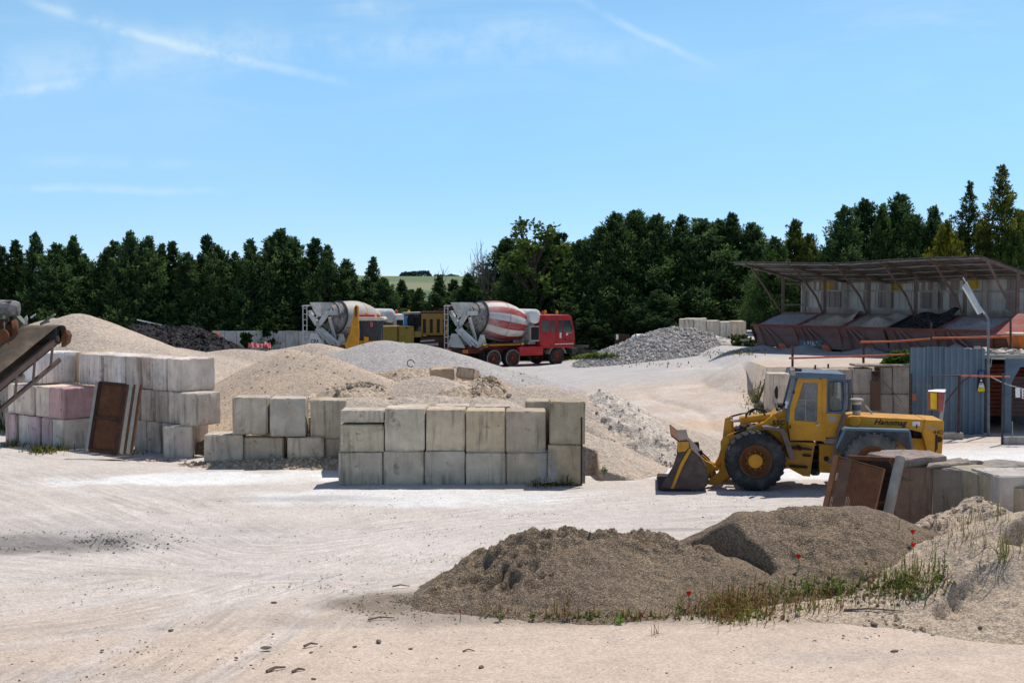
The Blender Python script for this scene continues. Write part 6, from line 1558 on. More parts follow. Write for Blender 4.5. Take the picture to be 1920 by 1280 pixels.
for yy in (733, 738.5, 744): m.cyl(P(1920, yy, 43.79), P(1920, yy, 43.80), .035, n=12)
m.build('red_symbol', 'redlamp', NR)
m = MB(); pts = [P(1858, 706, 44.5) + (P(1921, 729, 44.0) - P(1858, 706, 44.5)) * (i / 12) + Vector((0, 0, -.05 * math.sin(math.pi * i / 12))) for i in range(13)]
m.tube(pts, .02, 6); tag(m.build('chain', 'galv', origin=P(1893, 720, 44.2)), 'pale chain strung from the gate bar to the right hand fence', 'chain')
PLN = MB(); PLN.box((P(1785, 0, YG).x + .1, YG + .05, .06), (P(1812, 0, YG).x - P(1762, 0, YG).x, .3, .3)); o = PLN.build('plinth', 'concrete', origin=(P(1785, 0, YG).x, YG, 0), bevel=.02); o.color = (.44, .42, .38, 1); tag(o, 'low concrete plinth below the chain link gate panel', 'plinth')
# hydrant cabinet
HB = root('hose_cabinet', P(1770, 826, 44.6), 'red hose cabinet with a yellow front on a grey post beside the gate', 'hose cabinet')
m = MB(); m.px([(1760, 734), (1772, 736), (1768, 772), (1760, 770)], 44.3, 44.7); m.px([(1742, 733), (1761, 734), (1760, 770), (1743, 768)], 44.42, 44.62); cbn = m.build('cabinet', 'redold', HB, bevel=.01)
m = MB(); m.px([(1744.5, 736), (1757, 737), (1757, 767), (1745, 766)], 44.40, 44.415); m.build('door', 'signyellow', cbn)
m = MB(); m.prism([P(1741, 733.5, 44.3), P(1756, 731.5, 44.6), P(1774, 731.5, 44.6), P(1772, 735, 44.3)], (0, .06, .03)); m.build('lid', 'sticker', cbn)
m = MB(); m.tube([(P(1770, 0, 44.5).x, 44.5, -.03), P(1770, 738, 44.5)], .06, 10); m.build('post', 'palesteel', HB)
# shelter under the upper yard: dark bay with a red back and a rubble roof
SL = root('shelter', (P(1890, 0, 48).x, 48.5, 0), 'dark shelter bay with a red roller wall, set into the bank beside the corrugated fence', 'shelter')
x0, x1, x2 = P(1857, 0, 47.3).x, P(1893, 0, 47.3).x, P(1985, 0, 47.3).x
zt = P(1870, 672, 47.3).z
m = MB(); m.box(((x0 + x2) / 2, 49.4, zt + .06), (x2 - x0, 4.4, .14)); o = m.build('roof', 'concrete', SL, bevel=.02); o.color = (.36, .36, .36, 1)
m = MB(); m.box((x0 + .04, 49.4, zt / 2), (.08, 4.2, zt)); m.box((x2, 49.4, zt / 2), (.08, 4.2, zt)); m.box(((x0 + x2) / 2, 51.5, zt / 2), (x2 - x0, .08, zt)); m.build('side_wall', 'darkgrey', SL)
m = MB()
for k in range(13): m.box(((x0 + x2) / 2, 49.2, .45 + k * .14), (x2 - x0 - .2, .10, .115))
m.build('red_shutter', 'redbrown', SL)
m = MB(); m.prism([(x1, 47.2, 0), (x1 + .22, 47.2, 0), (x1 + .22, 47.2, 1.7), (x1 + .5, 47.2, 2.2), (x2, 47.2, 2.3), (x2, 47.2, zt), (x1, 47.2, zt)], (0, .12, 0)); m.build('front_pier', 'bluegrey', SL)
m = MB(); m.tube([(x0 + .12, 47.15, 2.2), (x0 + .16, 47.15, zt), (x1 - .02, 47.15, zt)], .025, 6); m.build('edge_pipe', 'palesteel', SL)
rnd = random.Random(9)
m = MB()
for k in range(60):
    c = Vector((rnd.uniform(x0, x2 - .3), rnd.uniform(47.4, 50.5), zt + .13 + rnd.uniform(0, .08))); m.box(c, (rnd.uniform(.06, .25), rnd.uniform(.1, .3), rnd.uniform(.04, .12)), Matrix.Rotation(rnd.uniform(0, 3), 3, 'Z') @ Matrix.Rotation(rnd.uniform(-.4, .4), 3, 'X'))
o = m.build('roof_rubble', 'rubble', origin=((x0 + x2) / 2, 49, zt)); o['kind'] = 'stuff'; tag(o, 'loose stone rubble strewn on the shelter roof', 'rubble')

# ------------------------------------------------------------------ conveyor at the left edge
CV = root('conveyor', P(20, 830, 32.4), 'dusty belt conveyor head reaching in from the left edge', 'conveyor')
hd0, hd1 = P(45, 628, 33), P(110, 627, 33)
d = Vector((-.55, -.6, -.58)).normalized()
m = MB(); m.cyl(hd0, hd1, .225, n=28); m.build('head_pulley', 'black', CV, smooth=True)
up = Vector((0, 0, 1)); nrm = (hd1 - hd0).normalized().cross(d).normalized()
if nrm.z < 0: nrm = -nrm
m = MB()
for s_, th in ((.235, 0), (-.235, 0)):
    rows = [(0, 0), (.18, .06), (.5, .09), (.82, .06), (1, 0)]
    vs = []; fs = []
    for i in range(13):
        for t, sag in rows:
            q = hd0.lerp(hd1, t) + d * (i * .5) + nrm * (s_ - (sag if s_ < 0 else sag) * min(1, i / 3)); vs.append(q)
    for i in range(12):
        for j in range(4): a = i * 5 + j; fs.append((a, a + 1, a + 6, a + 5))
    n0 = len(vs); vs += [v + nrm * .014 for v in vs]; fs += [tuple(i + n0 for i in reversed(f)) for f in fs]
    m.add(vs, fs)
n_ = 14; vs = []; fs = []
for i in range(n_ + 1):
    a = -math.pi / 2 + math.pi * i / n_
    q = -d * (math.cos(a) * .237) + nrm * (math.sin(a) * .237)
    vs += [hd0 + q, hd1 + q]
for i in range(n_): fs.append((2 * i, 2 * i + 1, 2 * i + 3, 2 * i + 2))
m.add(vs, fs); m.build('belt', 'belt', CV, smooth=True)
for off, nm in ((hd1 + Vector((.07, 0, 0)), 'whiterust'), (hd0 - Vector((.07, 0, 0)), 'whiterust')):
    m = MB(); m.bar(off + d * .1 - nrm * .02, off + d * 6.15, .06, .16, nrm); m.bar(off + d * .25 - nrm * .62, off + d * 5.4 - nrm * .62, .06, .10, nrm)
    for k in range(9): m.bar(off + d * (.3 + k * .55) - nrm * .05, off + d * (.55 + k * .55) - nrm * .6, .05, .05)
    q = off + d * 5.9; m.bar(q, Vector((q.x, q.y, -.03)), .10, .10); m.build('side_frame', 'brownsteel', CV)
for k in (1.2, 2.4):
    m = MB(); m.cyl(hd0 + d * k - nrm * .36, hd1 + d * k - nrm * .36, .07, n=12); m.build('return_roller', 'palesteel', CV, smooth=True)
m = MB(); m.prism([hd1 + Vector((.06, 0, -.05)), hd1 + Vector((.17, -.05, .1)), hd1 + Vector((.22, .0, -.02)), hd1 + Vector((.18, 0, -.2)), hd1 + Vector((.06, -.02, -.3))], (0, .3, 0)); m.build('end_bracket', 'rust', CV)
m = MB(); c = P(25, 622, 32.7)
m.lathe([(-.1, 0), (-.1, .26), (-.06, .30), (.05, .30), (.08, .2), (.2, .16), (.2, 0)], P(24, 622, 32.9), (-1, -.5, 0), 20); m.lathe([(0, 0), (0, .16), (.06, .16), (.06, 0)], P(6, 630, 32.3), (-.2, -1, 0), 18); m.build('gearbox', 'rust', CV, smooth=True)
m = MB(); m.lathe([(-.6, 0), (-.6, .15), (-.55, .19), (.25, .19), (.33, .16), (.35, .08), (.35, 0)], P(8, 578, 33), (1, .1, -.05), 24)
for k in range(12): 
    a = 2 * math.pi * k / 12; m.box(P(4, 578, 33) + Vector((0, math.cos(a) * .19, math.sin(a) * .19)), (.5, .02, .02))
m.build('motor', 'crust', CV, smooth=True)
M['green'] = mat_paint('grey green chute steel', (.17, .18, .14), (.12, .06, .03), .7, .4, (.3, .27, .22), .4, 2)
m = MB(); m.prism([P(-30, 612, 32.6), P(6, 592, 32.6), P(10, 655, 32.6), P(-30, 690, 32.6)], (0, .4, 0)); m.prism([P(20, 600, 33.3), P(30, 592, 33.3), P(44, 607, 33.3), P(34, 618, 33.3)], (0, .3, 0)); m.prism([P(0, 655, 32.5), P(18, 640, 32.5), P(22, 648, 32.5), P(4, 672, 32.5)], (0, .1, 0)); m.build('chute_plate', 'green', CV)
m = MB(); m.bar(P(2, 600, 32.5), P(8, 668, 32.5), .08, .08); m.bar(P(-10, 602, 32.5), P(16, 600, 32.5), .07, .07); m.bar(P(4, 605, 32.4), P(10, 640, 32.4), .03, .03); m.build('bracket_arm', 'rust_dark', CV)
m = MB(); m.bar(P(76, 608, 33.2), P(103, 589, 33.2), .10, .04); m.bar(P(80, 606, 33.1), P(92, 602, 33.1), .08, .05); m.build('scraper_board', 'wood', CV)
m = MB(); m.prism([P(45, 596, 33.2), P(50, 591, 33.2), P(52, 598, 33.2), P(50, 606, 33.2), P(47, 606, 33.2)], (0, .02, 0)); m.prism([P(56, 594, 33.2), P(66, 588, 33.2), P(67, 590, 33.2), P(58, 597, 33.2)], (0, .02, 0)); m.build('torn_strip', 'sticker', CV)
m = MB(); m.bar(Vector((-14.6, 33.6, -.05)), P(16, 700, 33.2), .10, .10); m.build('support_leg', 'rust', CV)

# ------------------------------------------------------------------ far side of the yard
PW = root('panel_wall', (P(480, 0, 94).x, 94, 0), 'low wall of whitish concrete panels below the conifers behind the black heap', 'panel wall')
for k in range(11):
    a, b = 398 + k * 23, 398 + (k + 1) * 23 - .6
    m = MB(); m.px([(a, 620 + (k % 3) * .4), (b, 620 + (k % 2) * .5), (b, 668), (a, 668)], 94 + (k % 2) * .05, 94.2 + (k % 2) * .05); o = m.build('panel', 'concrete', PW); o.color = (.46, .47, .48, 1)
m = MB(); m.px([(378, 628), (398, 622), (408, 626), (411, 642), (396, 650), (380, 648)], 72, 73); o = m.build('metal_skip', 'redbrown', origin=P(395, 650, 72.5), bevel=.05); tag(o, 'dull red metal skip behind the right end of the black heap', 'skip')
rnd = random.Random(4)
for i, (a, b, l) in enumerate(((465, 486, 'crumpled red and white plastic sheet on the ridge, left of its twin'), (487, 508, 'crumpled red plastic sheet on the ridge, right of its twin'))):
    m = MB(); n = 10; vs = []; fs = []
    for iu in range(n + 1):
        for iv in range(5):
            q = P(a + (b - a) * iu / n, 652, 63 + iv * .18); q.z += .14 * math.sin(math.pi * iv / 4) + rnd.uniform(-.07, .10) + .04; vs.append(q)
    for iu in range(n):
        for iv in range(4): c = iu * 5 + iv; fs.append((c, c + 5, c + 6, c + 1))
    m.add(vs, fs); tag(m.build('plastic_sheet', 'tarp', origin=P((a + b) / 2, 652, 63.3)), l, 'plastic sheet', 'red plastic sheets')
m = MB(); m.bar(P(257, 599.5, 66), P(312, 612, 66), .07, .05); tag(m.build('plank', 'white', origin=P(312, 612, 66)), 'thin white plank sticking out over the black asphalt heap', 'plank')
m = MB(); c = P(770, 681, 48.3); m.tube([c + Vector((.12 * math.cos(a), .02, .12 * math.sin(a))) for a in [i * .45 for i in range(13)]], .015, 6); tag(m.build('wire_loop', 'rust_dark', origin=c), 'small rusty wire loop on the crest of the spoil bank', 'wire loop')
TK = root('storage_tank', P(1200, 655, 82), 'white horizontal storage tank behind the coarse stone heap', 'tank')
m = MB(); a, b = P(1196, 642, 82), P(1240, 642, 82); m.lathe([(-.45, 0), (-.42, .25), (-.3, .42), (-.1, .5), (2.2, .5), (2.4, .4), (2.45, 0)], a, (1, .25, 0), 28); m.build('shell', 'white', TK, smooth=True)
m = MB(); m.box(a + Vector((0, 0, -.62)), (.2, .8, .35)); m.box(a + Vector((1.7, .42, -.62)), (.2, .8, .35)); m.build('saddle', 'darkgrey', TK)
PB = root('steel_cage', P(1168, 672, 81), 'dark rusty steel cage with a white notice, left of the white tank', 'steel cage')
m = MB()
for xx in (1153, 1180): m.px([(xx, 627), (xx + 1.4, 627), (xx + 1.4, 675), (xx, 675)], 80.6, 80.7)
m.px([(1153, 626), (1181, 627), (1181, 629), (1153, 628)], 80.6, 80.7); m.px([(1155, 629), (1180, 629), (1180, 672), (1155, 672)], 80.9, 81.0); m.build('frame', 'rust_dark', PB)
m = MB(); m.px([(1155, 627), (1159.5, 627), (1159.5, 636), (1155.5, 637)], 80.55, 80.58); m.build('notice', 'sticker', PB)
for px_, l in ((1192, 'thin rusty rod standing in front of the white tank'), (1219, 'thin rusty rod rising from the coarse stone heap beside the white tank')):
    m = MB(); m.tube([P(px_, 670, 80.5), P(px_, 624, 80.5)], .035, 6); tag(m.build('steel_rod', 'post', origin=P(px_, 670, 80.5)), l, 'steel rod')
rnd = random.Random(3)
BS = [((1070, 1108), 665, 'lowest pale beam in the stack right of the red cab'), ((1085, 1137), 661, 'long pale beam in the middle of the stack right of the red cab'), ((1082, 1120), 657, 'upper pale beam of the stack right of the red cab'), ((1080, 1103), 648, 'short pale plank on top of the stack right of the red cab')]
for (a, b), y, l in BS:
    m = MB(); m.bar(P(a, y, 92), P(b, y + .5, 91.5), .25, .14)
    for k in range(3): q = P(a + (b - a) * (k + .5) / 3, y + 3.5, 91.9); m.box(q, (.25, .3, .16))
    tag(m.build('precast_beam', 'palesteel', origin=P((a + b) / 2, y + 4, 92)), l, 'precast beam', 'stacked precast beams')
for (a, b), y, l in (((1388, 1430), 638, 'upper pale plank beside the shrub below the feed bins'), ((1392, 1424), 645, 'lower pale plank beside the shrub below the feed bins')):
    m = MB(); m.bar(P(a, y, 69.5), P(b, y + 1, 69), .22, .10); tag(m.build('plank', 'palesteel', origin=P((a + b) / 2, y, 69.3)), l, 'plank', 'planks beside the shrub')
# ------------------------------------------------------------------ trees and plants
def leaf_mat(name, dark, light, transl=.25):
    n = NT(name); at = n.N.new('ShaderNodeVertexColor'); at.layer_name = 'Col'
    oi = n.N.new('ShaderNodeObjectInfo')
    sp = n.N.new('ShaderNodeSeparateColor'); n.L.new(at.outputs[0], sp.inputs[0])
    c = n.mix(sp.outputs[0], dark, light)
    c = n.mix(1.0, c, oi.outputs['Color'], 'MULTIPLY')
    n.out(c, .7, 0, .12)
    tr = n.N.new('ShaderNodeBsdfTranslucent'); n.L.new(c, tr.inputs[0])
    mx = n.N.new('ShaderNodeMixShader'); mx.inputs[0].default_value = transl
    n.L.new(n.b.outputs[0], mx.inputs[1]); n.L.new(tr.outputs[0], mx.inputs[2]); n.L.new(mx.outputs[0], n.N['Material Output'].inputs[0])
    return n.m
M['needles'] = leaf_mat('conifer foliage', (.020, .050, .026), (.20, .30, .085), .34)  # pale tips: young growth, with sunlight on the sprays put into the colour
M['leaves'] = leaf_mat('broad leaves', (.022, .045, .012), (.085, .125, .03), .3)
M['bark'] = mat_plain('bark', (.085, .065, .05), .9, 0, .4, 4)
M['twig'] = mat_plain('grey twigs', (.20, .17, .15), .9, 0, .3, 4)
def vcol_mat(name, tr=.25):
    n = NT(name); at = n.N.new('ShaderNodeVertexColor'); at.layer_name = 'Col'
    n.out(at.outputs[0], .75, 0, .15)
    t = n.N.new('ShaderNodeBsdfTranslucent'); n.L.new(at.outputs[0], t.inputs[0])
    mx = n.N.new('ShaderNodeMixShader'); mx.inputs[0].default_value = tr
    n.L.new(n.b.outputs[0], mx.inputs[1]); n.L.new(t.outputs[0], mx.inputs[2]); n.L.new(mx.outputs[0], n.N['Material Output'].inputs[0])
    return n.m
M['weed'] = vcol_mat('weed leaves')
def quads_mesh(name, co, mat, col):
    """co (n,4,3), col (n,3) per leaf"""
    n = len(co); me = bpy.data.meshes.new(name)
    me.vertices.add(n * 4); me.vertices.foreach_set('co', co.reshape(-1).astype(np.float32))
    me.loops.add(n * 4); me.loops.foreach_set('vertex_index', np.arange(n * 4, dtype=np.int32))
    me.polygons.add(n); me.polygons.foreach_set('loop_start', np.arange(0, n * 4, 4, dtype=np.int32))
    me.update(calc_edges=True)
    at = me.color_attributes.new('Col', 'FLOAT_COLOR', 'POINT')
    c4 = np.concatenate([np.repeat(col, 4, 0), np.ones((n * 4, 1))], 1); at.data.foreach_set('color', c4.reshape(-1).astype(np.float32))
    me.materials.append(M[mat]); return me
def nrmv(a): return a / (np.linalg.norm(a, axis=-1, keepdims=True) + 1e-9)
def leaf_quads(p, d, l, w, rng, bend=.15):
    """diamond leaves at p along d"""
    r = rng.normal(size=p.shape); s_ = nrmv(np.cross(d, r)); l = l[:, None]; w = w[:, None]
    mid = p + d * l * .45 + nrmv(r) * l * bend * .3
    return np.stack([p, mid + s_ * w * .5, p + d * l, mid - s_ * w * .5], 1)
def conifer(seed, H, Rm, nb=150, nl=60, power=.85, up=1.0, gap=.0, base=.03, lsz=1.0, topw=.0):
    """tapered trunk, branches that sweep up and carry separate tufts of sprays"""
    rng = np.random.default_rng(seed)
    t = base + (1 - base - .015) * (np.arange(nb) + rng.random(nb)) / nb; t = base + (t - base) ** .92
    az = np.arange(nb) * 2.4 + rng.normal(0, .5, nb)
    L = (Rm * ((1 - t) ** power + topw * (1 - t) ** .35) * (.50 + .62 * rng.random(nb)) * (1 + .22 * np.sin(az * 2 + t * 11 + seed)) + .03) * np.where(t < .12, .6 + 3.3 * t, 1)
    L = np.where(rng.random(nb) < gap, L * .4, L)
    el = np.radians(5 + 42 * t * up + rng.normal(0, 11, nb))
    P_ = []; D_ = []; S_ = []; C_ = []
    for i in range(nb):
        out = np.array([math.cos(az[i]), math.sin(az[i]), 0]); nt = max(2, int(round(2 + 3.2 * L[i])))
        bl = rng.random()
        for j in range(nt):
            s_ = 1 - .78 * (j / nt) ** 1.1 + rng.normal(0, .03)
            c = out * L[i] * math.cos(el[i]) * s_; c[2] = H * t[i] + L[i] * math.sin(el[i]) * s_ ** 1.8
            c[:2] += rng.normal(0, .12 * L[i] * (1.1 - .5 * s_), 2)
            f = .42 + .58 * min(1, (1 - t[i]) * 3.2); k = int(nl * (.16 + .16 * rng.random()) * (1.3 if s_ > .8 else 1)); r_ = (.10 + .085 * L[i]) * f
            ax = nrmv(out * (.9 - .3 * t[i]) + np.array([0, 0, .55 + .35 * up * rng.random()]) + rng.normal(0, .28, 3))
            u = rng.random(k)
            p = c[None] + ax[None] * (u * (.34 + .16 * L[i]) * f)[:, None] + rng.normal(0, 1, (k, 3)) * (r_ * (1.05 - .8 * u))[:, None]
            d = nrmv(ax[None] * 1.0 + rng.normal(0, .5, (k, 3)))
            P_.append(p); D_.append(d); S_.append((.15 + .19 * rng.random(k)) * lsz * (.35 + .65 * f))
            C_.append(np.clip((.02 + .55 * u * max(0, s_ - .3) + .25 * bl * s_) * (.5 + rng.random(k)), 0, 1))  # paler towards the outer ends, sunlit tips coloured in
    k = 40; z = H * (1 - .09 * rng.random(k)); p = rng.normal(0, 1, (k, 3)) * (.01 + .07 * (1 - z / H) / .09)[:, None]; p[:, 2] = z
    P_.append(p); D_.append(nrmv(rng.normal(0, .35, (k, 3)) + np.array([0, 0, 1.1]))); S_.append(.10 + .12 * rng.random(k)); C_.append(rng.random(k) * .6)
    p = np.concatenate(P_); d = np.concatenate(D_); l = np.concatenate(S_); c = np.concatenate(C_)
    q = leaf_quads(p, d, l, l * (.30 + .14 * rng.random(len(l))), rng)
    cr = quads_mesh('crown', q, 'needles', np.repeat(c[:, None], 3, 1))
    m = MB(); m.tube([(0, 0, -.1), (.03, 0, H * .4), (0, .02, H * .97)], [.15, .09, .02], 8)
    for i in range(0, nb, 2):
        o = Vector((0, 0, H * float(t[i]))); e = Vector((math.cos(az[i]) * L[i] * math.cos(el[i]), math.sin(az[i]) * L[i] * math.cos(el[i]), L[i] * math.sin(el[i]))) * .85
        m.tube([o, o + e * .5 - Vector((0, 0, .05)), o + e], [.035, .02, .008], 5)
    tk = bpy.data.meshes.new('trunk'); tk.from_pydata(m.v, [], m.f); tk.materials.append(M['bark'])
    return cr, tk
def broadleaf(seed, H, Rm, ncl=60, nl=90, mat='leaves', sparse=1.0, trunk_h=.2, tall=1.0, lsz=.26):
    rng = np.random.default_rng(seed); P_ = []; C_ = []; tips = []
    for i in range(ncl):
        t = trunk_h + (1 - trunk_h) * rng.random() ** .8
        rr = Rm * math.sin(math.pi * min(1, .12 + .9 * (1 - t))) ** .7 * rng.random() ** .45
        a = rng.random() * 2 * math.pi; c = np.array([math.cos(a) * rr, math.sin(a) * rr, H * t * tall]); tips.append(c)
        r_ = Rm * (.13 + .17 * rng.random()); k = int(nl * (.5 + rng.random()) * sparse)
        p = c + nrmv(rng.normal(size=(k, 3))) * (r_ * rng.random((k, 1)) ** .5) * np.array([1, 1, .8]); P_.append(p)
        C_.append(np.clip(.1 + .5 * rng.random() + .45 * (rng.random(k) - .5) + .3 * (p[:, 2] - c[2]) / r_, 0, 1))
    p = np.concatenate(P_); c = np.concatenate(C_); k = len(p); d = nrmv(rng.normal(size=(k, 3)) + np.array([0, 0, -.25])); l = lsz * (.6 + .8 * rng.random(k))
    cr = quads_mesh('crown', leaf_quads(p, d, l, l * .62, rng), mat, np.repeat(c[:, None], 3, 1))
    m = MB(); m.tube([(0, 0, -.1), (.05, .03, H * .35), (-.04, .02, H * .9)], [.02 * H, .014 * H, .004 * H], 8)
    for c in tips[::2]:
        z0 = max(.15 * H, c[2] - .25 * H); o = Vector((0, 0, z0)); e = Vector(c); m.tube([o, o.lerp(e, .5) + Vector((0, 0, .1)), e], [.006 * H, .004 * H, .0015 * H], 5)
    tk = bpy.data.meshes.new('trunk'); tk.from_pydata(m.v, [], m.f); tk.materials.append(M['bark'])
    return cr, tk
CONS = [conifer(11, 9, 2.3, 190, 70), conifer(12, 9, 2.1, 170, 70, up=1.15), conifer(13, 9, 2.6, 200, 66, up=1.35, topw=.05), conifer(14, 9, 1.9, 170, 70, power=.95), conifer(15, 9, 2.7, 210, 64, power=.75, up=1.2, topw=.06)]
BIG = [conifer(21, 10, 3.0, 250, 74, power=.75, up=1.2, topw=.10), conifer(22, 10, 2.6, 230, 74, power=.8, up=1.25, topw=.08), conifer(23, 10, 3.2, 260, 72, power=.7, up=1.15, topw=.14)]
LOOSE = [conifer(31, 12, 2.9, 190, 60, power=.8, gap=.25, up=.8, base=.12), conifer(32, 12, 2.4, 150, 58, power=.85, gap=.3, up=.9, base=.15)]
TREES = 0
def put_tree(name, var, px_, ytop, Y, label, group, H0, tint=(1, 1, 1), wide=1.0, cat='conifer', rz=None):
    global TREES; TREES += 1
    tp = P(px_, ytop, Y); z0 = float(Tbase(np.array([tp.x]), np.array([Y]))[0])
    H = tp.z - z0; s_ = H / H0; r = random.Random(TREES)
    o = bpy.data.objects.new(name, None); COL.objects.link(o); o.location = (tp.x, Y, z0 - .05)
    o.rotation_euler = (r.gauss(0, .022), r.gauss(0, .03), rz if rz is not None else r.uniform(0, 6.28)); wide *= r.uniform(.84, 1.18); o.scale = (s_ * wide, s_ * wide * r.uniform(.9, 1.1), s_); o.empty_display_size = .5
    tag(o, label, cat, group)
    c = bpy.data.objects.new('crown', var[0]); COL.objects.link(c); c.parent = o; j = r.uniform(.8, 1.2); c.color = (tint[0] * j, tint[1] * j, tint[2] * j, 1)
    t = bpy.data.objects.new('trunk', var[1]); COL.objects.link(t); t.parent = o
    return o
ORD = ['first', 'second', 'third', 'fourth', 'fifth', 'sixth', 'seventh', 'eighth', 'ninth', 'tenth', 'eleventh', 'twelfth', 'thirteenth', 'fourteenth', 'fifteenth', 'sixteenth', 'seventeenth', 'eighteenth', 'nineteenth', 'twentieth', 'twenty-first', 'twenty-second', 'twenty-third', 'twenty-fourth', 'twenty-fifth', 'twenty-sixth', 'twenty-seventh', 'twenty-eighth', 'twenty-ninth', 'thirtieth', 'thirty-first', 'thirty-second', 'thirty-third', 'thirty-fourth']
left = [(-30, 455, 0), (8, 462, 1), (32, 450, 3), (67, 436, 1), (100, 458, 2), (126, 444, 2), (160, 478, 0), (188, 468, 4), (215, 452, 1), (240, 436, 2), (272, 446, 4), (300, 456, 3), (328, 452, 3), (358, 474, 0), (389, 441, 1), (414, 463, 4), (438, 472, 0), (470, 450, 2), (496, 442, 3), (532, 432, 4), (560, 446, 0), (592, 447, 1), (625, 461, 2), (656, 486, 0), (690, 481, 3), (720, 522, 4), (757, 524, 1), (788, 540, 0), (822, 516, 3), (852, 524, 1), (878, 514, 2), (905, 522, 4)]
rnd = random.Random(21)
for i, (x, y, v) in enumerate(left):
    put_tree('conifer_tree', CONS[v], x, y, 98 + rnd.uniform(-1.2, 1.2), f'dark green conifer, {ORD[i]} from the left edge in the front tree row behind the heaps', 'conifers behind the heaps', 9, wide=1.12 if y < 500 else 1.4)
for i in range(30):
    x = -25 + i * 32 + rnd.uniform(-8, 8); yy = 498 if x < 640 else 550
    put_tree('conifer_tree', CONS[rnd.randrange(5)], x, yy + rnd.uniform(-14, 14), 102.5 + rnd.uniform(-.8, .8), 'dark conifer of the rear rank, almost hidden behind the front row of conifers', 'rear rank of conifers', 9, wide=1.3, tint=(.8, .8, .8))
right = [(962, 470, BIG[1], 96, 'dense dark conifer left of the pale leafy tree'), (1040, 440, BIG[0], 97, 'dark conifer directly right of the pale leafy tree'), (1082, 452, BIG[1], 96, 'dark conifer above the red truck cab'), (1122, 428, BIG[2], 96, 'broad dark tree right of the red truck cab'), (1150, 402, BIG[0], 97, 'tall dark tree on the left shoulder of the big clump'), (1192, 396, BIG[2], 97, 'highest dark tree in the big clump above the white tank'), (1235, 404, BIG[0], 96.5, 'dark tree in the big clump right of its highest crown'), (1275, 404, BIG[1], 97, 'dark pointed tree above the coarse stone heap'), (1310, 412, BIG[2], 96, 'dark tree above the far concrete blocks'), (1345, 414, BIG[0], 97, 'dark tree above the right end of the far blocks'), (1378, 401, BIG[1], 96.5, 'dark pointed tree left of the shed roof corner'), (1412, 420, BIG[2], 96, 'dark tree over the left corner of the shed roof')]
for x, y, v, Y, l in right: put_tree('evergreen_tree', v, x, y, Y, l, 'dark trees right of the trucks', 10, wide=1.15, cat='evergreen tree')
for i in range(17):
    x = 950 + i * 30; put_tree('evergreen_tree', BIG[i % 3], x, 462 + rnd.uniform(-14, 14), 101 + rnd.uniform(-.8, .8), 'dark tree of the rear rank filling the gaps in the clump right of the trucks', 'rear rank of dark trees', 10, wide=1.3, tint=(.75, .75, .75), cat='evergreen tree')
for i in range(14):
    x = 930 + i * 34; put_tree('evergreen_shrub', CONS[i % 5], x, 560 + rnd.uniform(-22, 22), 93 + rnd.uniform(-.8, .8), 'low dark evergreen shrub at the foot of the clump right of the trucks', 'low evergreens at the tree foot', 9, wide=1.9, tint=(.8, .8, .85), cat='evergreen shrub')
for i in range(19):
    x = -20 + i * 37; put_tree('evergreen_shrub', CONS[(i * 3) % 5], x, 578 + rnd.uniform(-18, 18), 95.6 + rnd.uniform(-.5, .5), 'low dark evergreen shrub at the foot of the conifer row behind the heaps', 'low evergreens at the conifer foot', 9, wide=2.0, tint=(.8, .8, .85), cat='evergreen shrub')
far = [(1455, 445, BIG[0], 84, 'dark green tree over the left part of the shed roof', (1.1, 1.1, .9), 1.0), (1488, 413, BIG[1], 86, 'olive tinged tree above the shed roof, left of its middle', (1.45, 1.1, .65), .95), (1522, 440, BIG[2], 85, 'rounded olive tree between the taller ones above the shed roof', (1.4, 1.1, .7), .9), (1555, 452, BIG[0], 84, 'lower dark tree above the middle of the shed roof', (1, 1, 1), .9), (1588, 388, BIG[1], 84, 'left one of the tall dark twin conifers above the shed', (1, 1, 1), .9), (1618, 376, BIG[0], 85, 'middle tall dark conifer above the shed, between its twins', (.95, 1, 1), .85), (1650, 384, BIG[1], 84, 'tall dark conifer above the shed with a yellowish side', (1.1, 1.1, .9), .85), (1682, 366, BIG[0], 85, 'highest of the close dark conifers above the shed', (.95, 1, 1), .9), (1712, 405, BIG[2], 84, 'dark conifer right of the highest close group above the shed', (1, 1, 1), .8), (1752, 388, BIG[1], 84, 'pointed dark conifer behind the yellow tinted tree', (1, 1, 1), .8), (1768, 415, BIG[2], 80, 'yellow tinted tree above the right half of the shed roof', (2.5, 1.55, .5), .62), (1815, 341, LOOSE[1], 82, 'loose slender conifer with gaps, second tallest at the right', (1.3, 1.1, .75), .95), (1842, 420, BIG[2], 81, 'olive brown bushy tree between the two tallest loose conifers', (1.7, 1.3, .6), .65), (1882, 311, LOOSE[0], 80, 'tallest tree, a loose brownish conifer near the right edge', (1.8, 1.25, .65), 1.0), (1918, 395, BIG[1], 80, 'dark green tree cut by the right edge above the shed', (1.2, 1.15, .8), .9), (1800, 430, BIG[0], 84, 'dark tree behind the loose slender conifer', (1, 1, 1), .8), (1895, 425, BIG[2], 79, 'dense dark tree below the tallest brownish conifer', (1.2, 1.1, .8), .8)]
for x, y, v, Y, l, t, w in far: put_tree('conifer_tree', v, x, y, Y, l, 'trees behind the shed', 12 if v in LOOSE else 10, tint=t, wide=w)
for i in range(11):
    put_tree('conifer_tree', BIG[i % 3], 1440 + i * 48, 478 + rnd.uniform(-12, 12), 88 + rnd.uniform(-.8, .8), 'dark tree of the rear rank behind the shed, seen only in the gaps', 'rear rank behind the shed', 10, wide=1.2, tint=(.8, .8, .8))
POP = broadleaf(41, 10, 2.2, 80, 34, trunk_h=.25, lsz=.30)
put_tree('poplar_tree', POP, 1002, 411, 95, 'pale green broadleaf tree rising above the conifers left of the dark clump', None, 10.2, tint=(2.2, 2.0, 1.5), wide=1.0, cat='poplar')
